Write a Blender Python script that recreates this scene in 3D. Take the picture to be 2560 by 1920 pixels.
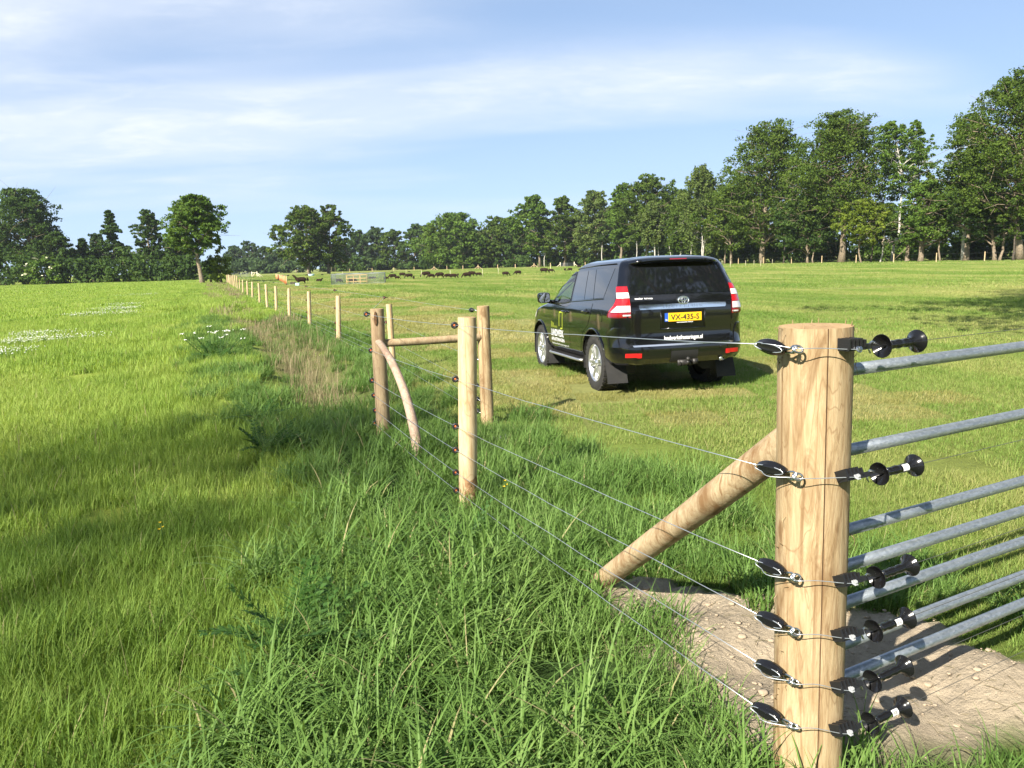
import bpy, bmesh, math, random
import numpy as np
from mathutils import Vector, Matrix, Euler

for _o in list(bpy.data.objects):
    bpy.data.objects.remove(_o)
scene = bpy.context.scene
COL = scene.collection
R = math.radians

# ------------------------------------------------------------------ camera, sky, sun, exposure
CAM_H, FOCAL, ROLL = 1.80, 1900.0, 0.03
PITCH = math.atan(303 / FOCAL)
cam_data = bpy.data.cameras.new('camera')
cam_data.sensor_width = 36.0
cam_data.lens = FOCAL / 2560 * 36.0
cam_data.clip_start = 0.05
cam_data.clip_end = 12000
cam = bpy.data.objects.new('camera', cam_data)
COL.objects.link(cam)
cam.matrix_world = Matrix.Translation((0, 0, CAM_H)) @ Matrix.Rotation(math.pi / 2 - PITCH, 4, 'X') @ Matrix.Rotation(-ROLL, 4, 'Z')
scene.camera = cam

SUN_AZ, SUN_EL = R(35), R(36)          # the light travels 35 degrees to the right of the view direction
LDIR = Vector((math.sin(SUN_AZ) * math.cos(SUN_EL), math.cos(SUN_AZ) * math.cos(SUN_EL), -math.sin(SUN_EL)))
sun_data = bpy.data.lights.new('sun', 'SUN')
sun_data.energy = 5.0
sun_data.angle = R(0.53)
sun_data.color = (1.0, 0.93, 0.80)
sun = bpy.data.objects.new('sun', sun_data)
sun.rotation_mode = 'QUATERNION'
sun.rotation_quaternion = LDIR.to_track_quat('-Z', 'Y')
sun.location = (-20, -30, 40)
COL.objects.link(sun)

world = bpy.data.worlds.new('World')
scene.world = world
world.use_nodes = True
world.cycles.sampling_method = 'NONE'
wn, wl = world.node_tree.nodes, world.node_tree.links
wn.clear()
w_out = wn.new('ShaderNodeOutputWorld')
w_bg = wn.new('ShaderNodeBackground')
w_bg.inputs['Strength'].default_value = 0.10
w_sky = wn.new('ShaderNodeTexSky')
w_sky.sky_type = 'NISHITA'
w_sky.sun_disc = False
w_sky.sun_elevation = SUN_EL
w_sky.sun_rotation = math.pi + SUN_AZ
w_sky.altitude = 0
w_sky.air_density = 0.5
w_sky.dust_density = 0.1
w_sky.ozone_density = 3.0

def wnode(t, **kw):
    n = wn.new(t)
    for k_, v_ in kw.items():
        setattr(n, k_, v_)
    return n

def wmath(op, a, b=None, clamp=False):
    n = wn.new('ShaderNodeMath'); n.operation = op; n.use_clamp = clamp
    for i_, v_ in enumerate((a, b)):
        if v_ is None: continue
        if isinstance(v_, (int, float)): n.inputs[i_].default_value = v_
        else: wl.new(v_, n.inputs[i_])
    return n.outputs[0]

w_tc = wn.new('ShaderNodeTexCoord')
w_sep = wn.new('ShaderNodeSeparateXYZ')
wl.new(w_tc.outputs['Generated'], w_sep.inputs[0])
w_den = wmath('ADD', wmath('MAXIMUM', w_sep.outputs['Z'], 0.0), 0.10)
w_comb = wn.new('ShaderNodeCombineXYZ')
wl.new(wmath('DIVIDE', w_sep.outputs['X'], w_den), w_comb.inputs[0])
wl.new(wmath('DIVIDE', w_sep.outputs['Y'], w_den), w_comb.inputs[1])

def wnoise(scale, detail, rough, loc, rot=0.0, sc=(1, 1, 1), dist=0.0):
    m = wn.new('ShaderNodeMapping')
    m.inputs['Location'].default_value = loc
    m.inputs['Rotation'].default_value = (0, 0, rot)
    m.inputs['Scale'].default_value = sc
    wl.new(w_comb.outputs[0], m.inputs[0])
    n = wn.new('ShaderNodeTexNoise')
    n.inputs['Scale'].default_value = scale
    n.inputs['Detail'].default_value = detail
    n.inputs['Roughness'].default_value = rough
    n.inputs['Distortion'].default_value = dist
    wl.new(m.outputs[0], n.inputs['Vector'])
    return n.outputs['Fac']

def wramp(val, a, b):
    n = wn.new('ShaderNodeMapRange'); n.interpolation_type = 'SMOOTHSTEP'
    n.inputs['From Min'].default_value = a; n.inputs['From Max'].default_value = b
    wl.new(val, n.inputs['Value'])
    return n.outputs[0]

# thin veil of high cloud with finer streaks in it
veil = wramp(wnoise(0.42, 3, 0.5, (3.8, 2.15, 0), R(-8), (0.55, 1.5, 1), 0.3), 0.42, 0.64)
streak = wramp(wnoise(1.3, 5, 0.58, (0.3, 5.2, 0), R(-14), (0.75, 1.3, 1), 0.5), 0.36, 0.70)
puff = wramp(wnoise(2.6, 5, 0.6, (7.3, 2.2, 0), R(-10), (0.85, 1.3, 1), 0.3), 0.45, 0.74)
w_mask = wmath('MULTIPLY', veil, wmath("ADD", 0.45, wmath('ADD', wmath('MULTIPLY', streak, 0.25), wmath('MULTIPLY', puff, 0.28))), True)
w_mask = wmath('ADD', wmath('MULTIPLY', w_mask, wramp(w_sep.outputs['Z'], 0.03, 0.16)), 0.05, True)
w_mix = wn.new('ShaderNodeMix'); w_mix.data_type = 'RGBA'
wl.new(w_mask, w_mix.inputs[0])
# the whole sky keeps its hue near the horizon instead of burning out
w_up = wn.new('ShaderNodeVectorMath'); w_up.operation = 'MULTIPLY'; wl.new(w_sky.outputs[0], w_up.inputs[0]); w_up.inputs[1].default_value = (2.25, 2.15, 1.95)
w_dn = wn.new('ShaderNodeVectorMath'); w_dn.operation = 'MULTIPLY_ADD'; wl.new(w_sky.outputs[0], w_dn.inputs[0]); w_dn.inputs[1].default_value = (0.66, 0.47, 0.30); w_dn.inputs[2].default_value = (1, 1, 1)
w_dv = wn.new('ShaderNodeVectorMath'); w_dv.operation = 'DIVIDE'; wl.new(w_up.outputs[0], w_dv.inputs[0]); wl.new(w_dn.outputs[0], w_dv.inputs[1])
wl.new(w_dv.outputs[0], w_mix.inputs[6])
w_mix.inputs[7].default_value = (3.9, 4.1, 4.5, 1)
wl.new(w_mix.outputs[2], w_bg.inputs[0])
wl.new(w_bg.outputs[0], w_out.inputs[0])

vs = scene.view_settings
vs.view_transform = 'Standard'; vs.look = 'None'; vs.gamma = 1.0; vs.use_curve_mapping = False
vs.exposure = 1.38
scene.cycles.use_denoising = True
scene.cycles.max_bounces = 4
scene.cycles.diffuse_bounces = 2
scene.cycles.glossy_bounces = 3
scene.cycles.transmission_bounces = 4
scene.cycles.transparent_max_bounces = 8
scene.cycles.caustics_reflective = False
scene.cycles.caustics_refractive = False
scene.cycles.use_adaptive_sampling = True
scene.cycles.adaptive_threshold = 0.015

# ------------------------------------------------------------------ helpers: photo pixel (2560 wide) to a point of the place
K = 2560 / 2212
_c, _s = math.cos(PITCH), math.sin(PITCH)
_cr, _sr = math.cos(ROLL), math.sin(ROLL)

def ray(px, py):
    u, v = px - 1280, py - 960
    a, b = u * _cr - v * _sr, u * _sr + v * _cr
    return (a, FOCAL * _c - b * _s, -FOCAL * _s - b * _c)

def ground(px, py, z=0.0):
    d = ray(px, py); t = (z - CAM_H) / d[2]
    return Vector((d[0] * t, d[1] * t, z))

def at(px, py, Y):
    d = ray(px, py); t = Y / d[1]
    return Vector((d[0] * t, Y, CAM_H + d[2] * t))

def horizon_y(px):
    return 657 - (px - 1280) * 0.03

def x_at(px, Y):
    return at(px, horizon_y(px), Y).x

# ------------------------------------------------------------------ helpers: meshes and tagging
class MB:
    def __init__(self):
        self.v, self.f, self.m = [], [], []
        self.mi = 0
    def add(self, vs_, fs_):
        o = len(self.v)
        self.v += [tuple(p) for p in vs_]
        for f_ in fs_:
            self.f.append(tuple(i + o for i in f_)); self.m.append(self.mi)
    def box(self, c, s, rot=None):
        c = Vector(c); vs_ = []
        for dx in (-.5, .5):
            for dy in (-.5, .5):
                for dz in (-.5, .5):
                    p = Vector((dx * s[0], dy * s[1], dz * s[2]))
                    if rot is not None: p = rot @ p
                    vs_.append(c + p)
        self.add(vs_, [(0, 1, 3, 2), (4, 6, 7, 5), (0, 4, 5, 1), (2, 3, 7, 6), (0, 2, 6, 4), (1, 5, 7, 3)])
    def tube(self, pts, rad, n=8, cap=True, jit=0.0, rnd=None, rfun=None):
        pts = [Vector(p) for p in pts]
        if not hasattr(rad, '__len__'): rad = [rad] * len(pts)
        vs_, fs_ = [], []
        t0 = (pts[1] - pts[0]).normalized()
        ref = Vector((0, 0, 1)) if abs(t0.z) < .9 else Vector((1, 0, 0))
        u = t0.cross(ref).normalized()
        for i, p in enumerate(pts):
            if i == 0: t = pts[1] - pts[0]
            elif i == len(pts) - 1: t = pts[-1] - pts[-2]
            else: t = pts[i + 1] - pts[i - 1]
            t.normalize()
            u = (u - t * u.dot(t)).normalized()
            w = t.cross(u)
            for j in range(n):
                a = 2 * math.pi * j / n
                r = rad[i]
                if rfun: r *= rfun(a, i / (len(pts) - 1))
                vs_.append(p + u * (math.cos(a) * r) + w * (math.sin(a) * r))
        for i in range(len(pts) - 1):
            for j in range(n):
                a, b = i * n + j, i * n + (j + 1) % n
                fs_.append((a, b, b + n, a + n))
        if cap:
            fs_.append(tuple(range(n - 1, -1, -1)))
            fs_.append(tuple(range((len(pts) - 1) * n, len(pts) * n)))
        self.add(vs_, fs_)
    def lathe(self, prof, org=(0, 0, 0), axis=(0, 0, 1), n=16, cap=True):
        org = Vector(org); ax = Vector(axis).normalized()
        ref = Vector((0, 0, 1)) if abs(ax.z) < .9 else Vector((1, 0, 0))
        u = ax.cross(ref).normalized(); w = ax.cross(u)
        vs_, fs_ = [], []
        for r, h in prof:
            for j in range(n):
                a = 2 * math.pi * j / n
                vs_.append(org + ax * h + u * (math.cos(a) * r) + w * (math.sin(a) * r))
        for i in range(len(prof) - 1):
            for j in range(n):
                a, b = i * n + j, i * n + (j + 1) % n
                fs_.append((a, b, b + n, a + n))
        if cap:
            fs_.append(tuple(range(n - 1, -1, -1)))
            fs_.append(tuple(range((len(prof) - 1) * n, len(prof) * n)))
        self.add(vs_, fs_)
    def build(self, name, mat, parent=None, smooth=True, loc=None, auto=None):
        me = bpy.data.meshes.new(name)
        me.from_pydata(self.v, [], self.f)
        for m_ in (mat if isinstance(mat, (list, tuple)) else [mat]):
            me.materials.append(m_)
        if any(self.m):
            me.polygons.foreach_set('material_index', self.m)
        if smooth:
            me.polygons.foreach_set('use_smooth', [True] * len(me.polygons))
            if auto is not None:
                try: me.set_sharp_from_angle(angle=R(auto))
                except Exception: pass
        me.update()
        o = bpy.data.objects.new(name, me)
        COL.objects.link(o)
        if parent is not None: o.parent = parent
        if loc is not None: o.location = loc
        return o

def np_mesh(name, verts, quads=None, tris=None, smooth=False, attrs=None):
    me = bpy.data.meshes.new(name)
    nv = len(verts)
    me.vertices.add(nv)
    me.vertices.foreach_set('co', np.asarray(verts, dtype=np.float32).ravel())
    k_ = 4 if quads is not None else 3
    fa = np.asarray(quads if quads is not None else tris, dtype=np.int32)
    nf = len(fa)
    me.loops.add(nf * k_)
    me.loops.foreach_set('vertex_index', fa.ravel())
    me.polygons.add(nf)
    me.polygons.foreach_set('loop_start', np.arange(0, nf * k_, k_, dtype=np.int32))
    try: me.polygons.foreach_set('loop_total', np.full(nf, k_, dtype=np.int32))
    except Exception: pass
    if smooth: me.polygons.foreach_set('use_smooth', np.ones(nf, dtype=bool))
    for an, (dom, typ, data) in (attrs or {}).items():
        a = me.attributes.new(an, typ, dom)
        if typ == 'FLOAT': a.data.foreach_set('value', np.asarray(data, dtype=np.float32))
        elif typ == 'INT': a.data.foreach_set('value', np.asarray(data, dtype=np.int32))
        elif typ == 'FLOAT_VECTOR': a.data.foreach_set('vector', np.asarray(data, dtype=np.float32).ravel())
        elif typ == 'FLOAT_COLOR': a.data.foreach_set('color', np.asarray(data, dtype=np.float32).ravel())
    me.update(calc_edges=True)
    me.validate()
    return me

def link(name, me, parent=None):
    o = bpy.data.objects.new(name, me); COL.objects.link(o)
    if parent is not None: o.parent = parent
    return o

def empty(name, loc=(0, 0, 0), rz=0.0):
    o = bpy.data.objects.new(name, None); COL.objects.link(o)
    o.location = loc; o.rotation_euler = (0, 0, rz); o.empty_display_size = 0.2
    return o

def tag(o, label=None, cat=None, group=None, kind=None):
    if label: o['label'] = label
    if cat: o['category'] = cat
    if group: o['group'] = group
    if kind: o['kind'] = kind
    return o

def copy_tree(o, parent=None):
    c = o.copy(); COL.objects.link(c); c.parent = parent
    for ch in list(o.children):
        copy_tree(ch, c)
    return c

ORD = ['first', 'second', 'third', 'fourth', 'fifth', 'sixth', 'seventh', 'eighth', 'ninth', 'tenth', 'eleventh', 'twelfth',
       'thirteenth', 'fourteenth', 'fifteenth', 'sixteenth', 'seventeenth', 'eighteenth', 'nineteenth', 'twentieth', 'twenty-first',
       'twenty-second', 'twenty-third', 'twenty-fourth', 'twenty-fifth', 'twenty-sixth']

# ------------------------------------------------------------------ materials
def new_mat(name):
    m = bpy.data.materials.new(name); m.use_nodes = True
    nt = m.node_tree; nt.nodes.clear()
    out = nt.nodes.new('ShaderNodeOutputMaterial')
    return m, nt.nodes, nt.links, out

def mat_simple(name, col, rough=0.5, metal=0.0, coat=0.0, spec=0.5, noise=None, bump=None, trans=0.0, ior=1.45):
    m, n, l, out = new_mat(name)
    b = n.new('ShaderNodeBsdfPrincipled')
    b.inputs['Base Color'].default_value = (*col, 1)
    b.inputs['Roughness'].default_value = rough
    b.inputs['Metallic'].default_value = metal
    b.inputs['Specular IOR Level'].default_value = spec
    b.inputs['Coat Weight'].default_value = coat
    b.inputs['Coat Roughness'].default_value = 0.03
    b.inputs['Transmission Weight'].default_value = trans
    b.inputs['IOR'].default_value = ior
    l.new(b.outputs[0], out.inputs[0])
    if noise or bump:
        tc = n.new('ShaderNodeTexCoord')
    if noise:      # (scale, second colour, lo, hi)
        t = n.new('ShaderNodeTexNoise'); t.inputs['Scale'].default_value = noise[0]; t.inputs['Detail'].default_value = 6
        t.inputs['Roughness'].default_value = 0.65
        l.new(tc.outputs['Object'], t.inputs['Vector'])
        r = n.new('ShaderNodeValToRGB')
        r.color_ramp.elements[0].position = noise[2]; r.color_ramp.elements[1].position = noise[3]
        r.color_ramp.elements[0].color = (*col, 1); r.color_ramp.elements[1].color = (*noise[1], 1)
        l.new(t.outputs['Fac'], r.inputs[0]); l.new(r.outputs[0], b.inputs['Base Color'])
    if bump:       # (scale, strength, distance)
        t2 = n.new('ShaderNodeTexNoise'); t2.inputs['Scale'].default_value = bump[0]; t2.inputs['Detail'].default_value = 5
        l.new(tc.outputs['Object'], t2.inputs['Vector'])
        bp = n.new('ShaderNodeBump'); bp.inputs['Strength'].default_value = bump[1]; bp.inputs['Distance'].default_value = bump[2]
        l.new(t2.outputs['Fac'], bp.inputs['Height']); l.new(bp.outputs[0], b.inputs['Normal'])
    return m

def mat_leaf(name, cols, attr='lv', inst=None, transl=0.38, rough=0.5, spec=0.3):
    """foliage: colour from a per-leaf random value (and the tint of the instance), part of the light passes through"""
    m, n, l, out = new_mat(name)
    a = n.new('ShaderNodeAttribute'); a.attribute_name = attr
    val = a.outputs['Fac']
    if inst:       # patches of lighter and darker growth across the ground
        ge = n.new('ShaderNodeNewGeometry')
        mp_ = n.new('ShaderNodeMapping'); mp_.vector_type = 'TEXTURE'; mp_.inputs['Rotation'].default_value = (0, 0, 0.378); mp_.inputs['Scale'].default_value = [1 / q_ for q_ in inst[0]]
        l.new(ge.outputs['Position'], mp_.inputs[0])
        nz_ = n.new('ShaderNodeTexNoise'); nz_.inputs['Scale'].default_value = 1.0; nz_.inputs['Detail'].default_value = 3; nz_.inputs['Roughness'].default_value = 0.6
        l.new(mp_.outputs[0], nz_.inputs['Vector'])
        mr_ = n.new('ShaderNodeMapRange'); mr_.inputs['From Min'].default_value = 0.28; mr_.inputs['From Max'].default_value = 0.72
        mr_.inputs['To Min'].default_value = inst[1]; mr_.inputs['To Max'].default_value = inst[2]
        l.new(nz_.outputs['Fac'], mr_.inputs['Value'])
        mm = n.new('ShaderNodeMath'); mm.operation = 'MULTIPLY_ADD'; mm.use_clamp = True
        l.new(a.outputs['Fac'], mm.inputs[0]); mm.inputs[1].default_value = inst[3]
        l.new(mr_.outputs[0], mm.inputs[2]); val = mm.outputs[0]
    r = n.new('ShaderNodeValToRGB')
    el = r.color_ramp.elements
    while len(el) < len(cols): el.new(0.5)
    for i_, c_ in enumerate(cols):
        el[i_].position = i_ / (len(cols) - 1); el[i_].color = (*c_, 1)
    l.new(val, r.inputs[0])
    colr = r.outputs[0]
    if inst:       # a few dead straw blades among the green
        gt = n.new('ShaderNodeMath'); gt.operation = 'GREATER_THAN'; l.new(a.outputs['Fac'], gt.inputs[0]); gt.inputs[1].default_value = 0.985
        sx_ = n.new('ShaderNodeMix'); sx_.data_type = 'RGBA'; l.new(gt.outputs[0], sx_.inputs[0]); l.new(r.outputs[0], sx_.inputs[6]); sx_.inputs[7].default_value = (0.34, 0.31, 0.15, 1); colr = sx_.outputs[2]
    b = n.new('ShaderNodeBsdfPrincipled')
    b.inputs['Roughness'].default_value = rough
    b.inputs['Specular IOR Level'].default_value = spec
    l.new(colr, b.inputs['Base Color'])
    t = n.new('ShaderNodeBsdfTranslucent')
    hs = n.new('ShaderNodeHueSaturation'); hs.inputs['Hue'].default_value = 0.485; hs.inputs['Saturation'].default_value = 1.1; hs.inputs['Value'].default_value = 1.25
    l.new(colr, hs.inputs['Color']); l.new(hs.outputs[0], t.inputs['Color'])
    mx = n.new('ShaderNodeMixShader'); mx.inputs[0].default_value = transl
    l.new(b.outputs[0], mx.inputs[1]); l.new(t.outputs[0], mx.inputs[2]); l.new(mx.outputs[0], out.inputs[0])
    return m

def mat_wood(name, pale, mid, dark, scale=1.0, streak=0.5, zlen=0.12):
    """peeled fence wood: long grain, brown patches of inner bark, knots, fine relief"""
    m, n, l, out = new_mat(name)
    tc = n.new('ShaderNodeTexCoord')
    b = n.new('ShaderNodeBsdfPrincipled'); b.inputs['Roughness'].default_value = 0.75; b.inputs['Specular IOR Level'].default_value = 0.25
    def mp(sc):
        q = n.new('ShaderNodeMapping'); q.inputs['Scale'].default_value = sc; l.new(tc.outputs['Object'], q.inputs[0]); return q.outputs[0]
    def nz(vec, s, d=6, rgh=0.6, dist=0.0):
        t = n.new('ShaderNodeTexNoise'); t.inputs['Scale'].default_value = s; t.inputs['Detail'].default_value = d
        t.inputs['Roughness'].default_value = rgh; t.inputs['Distortion'].default_value = dist; l.new(vec, t.inputs['Vector']); return t.outputs['Fac']
    def rmp(fac, a, c, ca, cb):
        r = n.new('ShaderNodeValToRGB'); r.color_ramp.elements[0].position = a; r.color_ramp.elements[1].position = c
        r.color_ramp.elements[0].color = (*ca, 1); r.color_ramp.elements[1].color = (*cb, 1); l.new(fac, r.inputs[0]); return r.outputs[0]
    def mixc(f, a, c, mode='MIX'):
        x = n.new('ShaderNodeMix'); x.data_type = 'RGBA'; x.blend_type = mode
        if isinstance(f, float): x.inputs[0].default_value = f
        else: l.new(f, x.inputs[0])
        l.new(a, x.inputs[6]); l.new(c, x.inputs[7]); return x.outputs[2]
    grain = nz(mp((1, 1, zlen)), 46 * scale, 8, 0.7, 0.5)
    base = rmp(grain, 0.38, 0.64, mid, pale)
    patch = nz(mp((1, 1, 0.28)), 9 * scale, 5, 0.62, 1.2)
    pm = n.new('ShaderNodeMapRange'); pm.inputs['From Min'].default_value = 0.52; pm.inputs['From Max'].default_value = 0.68; pm.inputs['To Max'].default_value = streak
    l.new(patch, pm.inputs['Value'])
    dk = n.new('ShaderNodeRGB'); dk.outputs[0].default_value = (*dark, 1)
    c1 = mixc(pm.outputs[0], base, dk.outputs[0])
    big = nz(mp((1, 1, 0.5)), 3.0 * scale, 3, 0.5)
    c2 = mixc(0.5, c1, rmp(big, 0.3, 0.75, (0.62, 0.58, 0.52), (1.1, 1.06, 1.0)), 'MULTIPLY')
    # growth lines laid open by the peeler, fine drying checks
    def mr(v_, a_, c_, hi=1.0):
        q = n.new('ShaderNodeMapRange'); q.inputs['From Min'].default_value = a_; q.inputs['From Max'].default_value = c_; q.inputs['To Max'].default_value = hi; l.new(v_, q.inputs['Value']); return q.outputs[0]
    cn = nz(mp((1, 1, 0.16)), 7.5 * scale, 3, 0.5, 0.8)
    fm = n.new('ShaderNodeMath'); fm.operation = 'MULTIPLY'; l.new(cn, fm.inputs[0]); fm.inputs[1].default_value = 11.0
    ff = n.new('ShaderNodeMath'); ff.operation = 'PINGPONG'; l.new(fm.outputs[0], ff.inputs[0]); ff.inputs[1].default_value = 0.5
    line = mr(ff.outputs[0], 0.10, 0.0, 0.55)
    chk = mr(nz(mp((1, 1, 0.018)), 34 * scale, 2, 0.4, 0.2), 0.66, 0.70, 0.75)
    knot_ = n.new('ShaderNodeTexVoronoi'); knot_.inputs['Scale'].default_value = 5.5 * scale; l.new(mp((1, 1, 0.5)), knot_.inputs['Vector'])
    kn = mr(knot_.outputs['Distance'], 0.13, 0.05, 0.7)
    c2 = mixc(line, c2, dk.outputs[0]); c2 = mixc(kn, c2, dk.outputs[0]); c2 = mixc(chk, c2, dk.outputs[0])
    l.new(c2, b.inputs['Base Color'])
    bp = n.new('ShaderNodeBump'); bp.inputs['Strength'].default_value = 0.6; bp.inputs['Distance'].default_value = 0.005
    l.new(grain, bp.inputs['Height'])
    bp2 = n.new('ShaderNodeBump'); bp2.inputs['Strength'].default_value = 0.5; bp2.inputs['Distance'].default_value = 0.006
    l.new(patch, bp2.inputs['Height']); l.new(bp.outputs[0], bp2.inputs['Normal'])
    l.new(bp2.outputs[0], b.inputs['Normal'])
    l.new(b.outputs[0], out.inputs[0])
    return m

M = {}
M['post'] = mat_wood('fresh_wood', (0.465, 0.365, 0.225), (0.315, 0.222, 0.12), (0.175, 0.10, 0.045), 1.1, 0.85)
M['post_brace'] = mat_wood('peeled_log', (0.48, 0.385, 0.25), (0.35, 0.255, 0.15), (0.21, 0.115, 0.05), 1.0, 0.9, 0.6)
M['post_end'] = mat_wood('sawn_end_grain', (0.50, 0.36, 0.20), (0.38, 0.25, 0.13), (0.25, 0.14, 0.06), 1.6, 0.4, 1.0)
M['post_old'] = mat_wood('weathered_wood', (0.42, 0.33, 0.21), (0.31, 0.23, 0.14), (0.15, 0.09, 0.05), 1.0, 0.6)
M['post_grey'] = mat_wood('grey_pink_wood', (0.46, 0.37, 0.29), (0.34, 0.24, 0.18), (0.24, 0.14, 0.10), 1.0, 0.5)
M['post_pale'] = mat_wood('pale_split_wood', (0.60, 0.49, 0.32), (0.49, 0.37, 0.21), (0.33, 0.19, 0.09), 0.8, 0.45)
M['crack'] = mat_simple('crack_shadow', (0.10, 0.05, 0.022), 0.9)
M['plastic'] = mat_simple('black_plastic', (0.008, 0.008, 0.009), 0.16, spec=0.5, bump=(60, 0.04, 0.002))
M['plastic_matt'] = mat_simple('matt_black_plastic', (0.012, 0.012, 0.013), 0.42)
M['orange'] = mat_simple('orange_plastic', (0.62, 0.13, 0.03), 0.4)
M['zinc'] = mat_simple('zinc_steel', (0.62, 0.64, 0.66), 0.28, metal=1.0, noise=(30, (0.45, 0.47, 0.5), 0.4, 0.7))
M['wire'] = mat_simple('galvanised_wire', (0.60, 0.63, 0.66), 0.38, metal=0.85)
M['wire_dark'] = mat_simple('dull_wire', (0.14, 0.14, 0.13), 0.5, metal=0.6)
M['clear'] = mat_simple('clear_plastic', (0.30, 0.31, 0.32), 0.5, spec=0.3)
M['paper'] = mat_simple('white_sticker', (0.80, 0.80, 0.80), 0.5)
M['ink'] = mat_simple('black_ink', (0.02, 0.02, 0.02), 0.6)

# ------------------------------------------------------------------ the lie of the land
_rng = np.random.default_rng(11)
_TAB = _rng.random((256, 256))

def vnoise(x, y, s):
    x = np.asarray(x, float) / s + 517.3; y = np.asarray(y, float) / s + 391.7
    xi = np.floor(x).astype(int); yi = np.floor(y).astype(int)
    fx = x - xi; fy = y - yi
    fx = fx * fx * (3 - 2 * fx); fy = fy * fy * (3 - 2 * fy)
    g = lambda i, j: _TAB[i % 256, j % 256]
    return (g(xi, yi) * (1 - fx) + g(xi + 1, yi) * fx) * (1 - fy) + (g(xi, yi + 1) * (1 - fx) + g(xi + 1, yi + 1) * fx) * fy

def fbm(x, y, s):
    return 0.55 * vnoise(x, y, s) + 0.28 * vnoise(x, y, s / 2.1) + 0.17 * vnoise(x, y, s / 4.3)

FY = [-60, 0, 2.36, 5.4, 7.95, 13.3, 18.57, 28.4, 42, 53.7, 70.3, 125, 400, 3000]
FX = [28, 2.0, 0.98, -0.35, -1.38, -2.50, -4.2, -8.1, -13.6, -18.2, -24.7, -46, -153, -1160]
def fence_x(y): return np.interp(y, FY, FX)
def lush_left(y): return np.interp(y, [0, 2.5, 3, 4.6, 7, 9.4, 12], [-1.1, -1.15, -1.15, -1.5, -2.2, -3.4, -4.3])
DY = [8, 9.8, 12.9, 16.7, 28.5, 78, 118, 124]
DD = [-0.45, -0.5, -0.85, -1.25, -1.75, -1.9, -2.2, -2.4]
def ditch_d(y): return np.interp(y, DY, DD)

SAND = np.array([(0.42, 3.70), (0.55, 4.00), (0.85, 4.02), (1.2, 3.82), (1.45, 3.80), (1.75, 3.62), (1.92, 3.40), (1.92, 3.16), (2.3, 3.10), (2.6, 2.95), (2.45, 2.72), (2.1, 2.60),
                 (1.75, 2.62), (1.35, 2.45), (0.95, 2.50), (0.72, 2.70), (0.70, 3.05), (0.52, 3.40)])
def poly_sd(x, y, P):
    """signed distance to a polygon, negative inside"""
    x = np.asarray(x, float); y = np.asarray(y, float)
    d = np.full(x.shape, 1e9); ins = np.zeros(x.shape, bool)
    n = len(P)
    for i in range(n):
        ax, ay = P[i]; bx, by = P[(i + 1) % n]
        ex, ey = bx - ax, by - ay
        t = np.clip(((x - ax) * ex + (y - ay) * ey) / (ex * ex + ey * ey), 0, 1)
        d = np.minimum(d, np.hypot(x - ax - t * ex, y - ay - t * ey))
        c = (ay > y) != (by > y)
        xin = ax + (y - ay) / np.where(ey == 0, 1e-9, ey) * ex
        ins ^= c & (x < xin)
    return np.where(ins, -d, d)

def sand_w(x, y):
    sd = poly_sd(x, y, SAND) + (fbm(x, y, 0.35) - 0.5) * 0.32
    return np.clip(0.5 - sd / 0.10, 0, 1)

def height(x, y):
    x = np.asarray(x, float); y = np.asarray(y, float)
    z = (fbm(x, y, 3.0) - 0.5) * 0.06 + (fbm(x, y, 0.8) - 0.5) * 0.03
    dd = x - fence_x(y)
    on = np.clip((y - 8.2) / 3, 0, 1) * np.clip((124 - y) / 6, 0, 1)
    z = z - 0.30 * on * np.exp(-((dd - ditch_d(y)) / 0.55) ** 2)
    z = z + 0.10 * on * np.exp(-((dd - ditch_d(y) + 1.5) / 0.8) ** 2)
    z = z + 0.07 * np.clip(1 - poly_sd(x, y, SAND) / -0.5, -0, 1) * (poly_sd(x, y, SAND) < 0) * 0
    z = z + sand_w(x, y) * ((fbm(x, y, 0.30) - 0.45) * 0.20 + 0.03)
    far = np.clip((np.hypot(x, y) - 150) / 400, 0, 1)
    return z * (1 - far)

def swath(x, y):
    """light and dark strips that the mower left, running along the fence"""
    u = x * 0.93 + y * 0.37; v = -x * 0.37 + y * 0.93
    return np.clip(0.62 * fbm(u, v * 0.10, 3.2) + 0.55 * fbm(x, y, 9.0) - 0.10, 0, 1)

def axis_pts(c, far0, far1):
    p = [0.0]; s = 0.055
    while p[-1] < max(far0, far1):
        p.append(p[-1] + s); s *= 1.052
    p = np.array(p)
    return np.concatenate([c - p[p < far0][::-1], (c + p[p < far1])[1:]])

gx = axis_pts(1.2, 3500, 3500); gy = axis_pts(3.2, 600, 6000)
GX, GY = np.meshgrid(gx, gy)
vx, vy = GX.ravel(), GY.ravel()
vz = height(vx, vy)
nxg, nyg = len(gx), len(gy)
ii = (np.arange(nyg - 1)[:, None] * nxg + np.arange(nxg - 1)[None, :]).ravel()
gq = np.stack([ii, ii + 1, ii + 1 + nxg, ii + nxg], 1)

def zones(x, y):
    d = x - fence_x(y)
    sand = sand_w(x, y)
    dry = np.clip((y - 8.5) / 2, 0, 1) * np.clip((124 - y) / 6, 0, 1) * np.exp(-(((d - ditch_d(y)) / (0.55 + 0.0 * y)) ** 2) ** 1.5)
    past = np.clip((d - 0.2) / 0.8, 0, 1)
    return sand, dry, past

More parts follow.
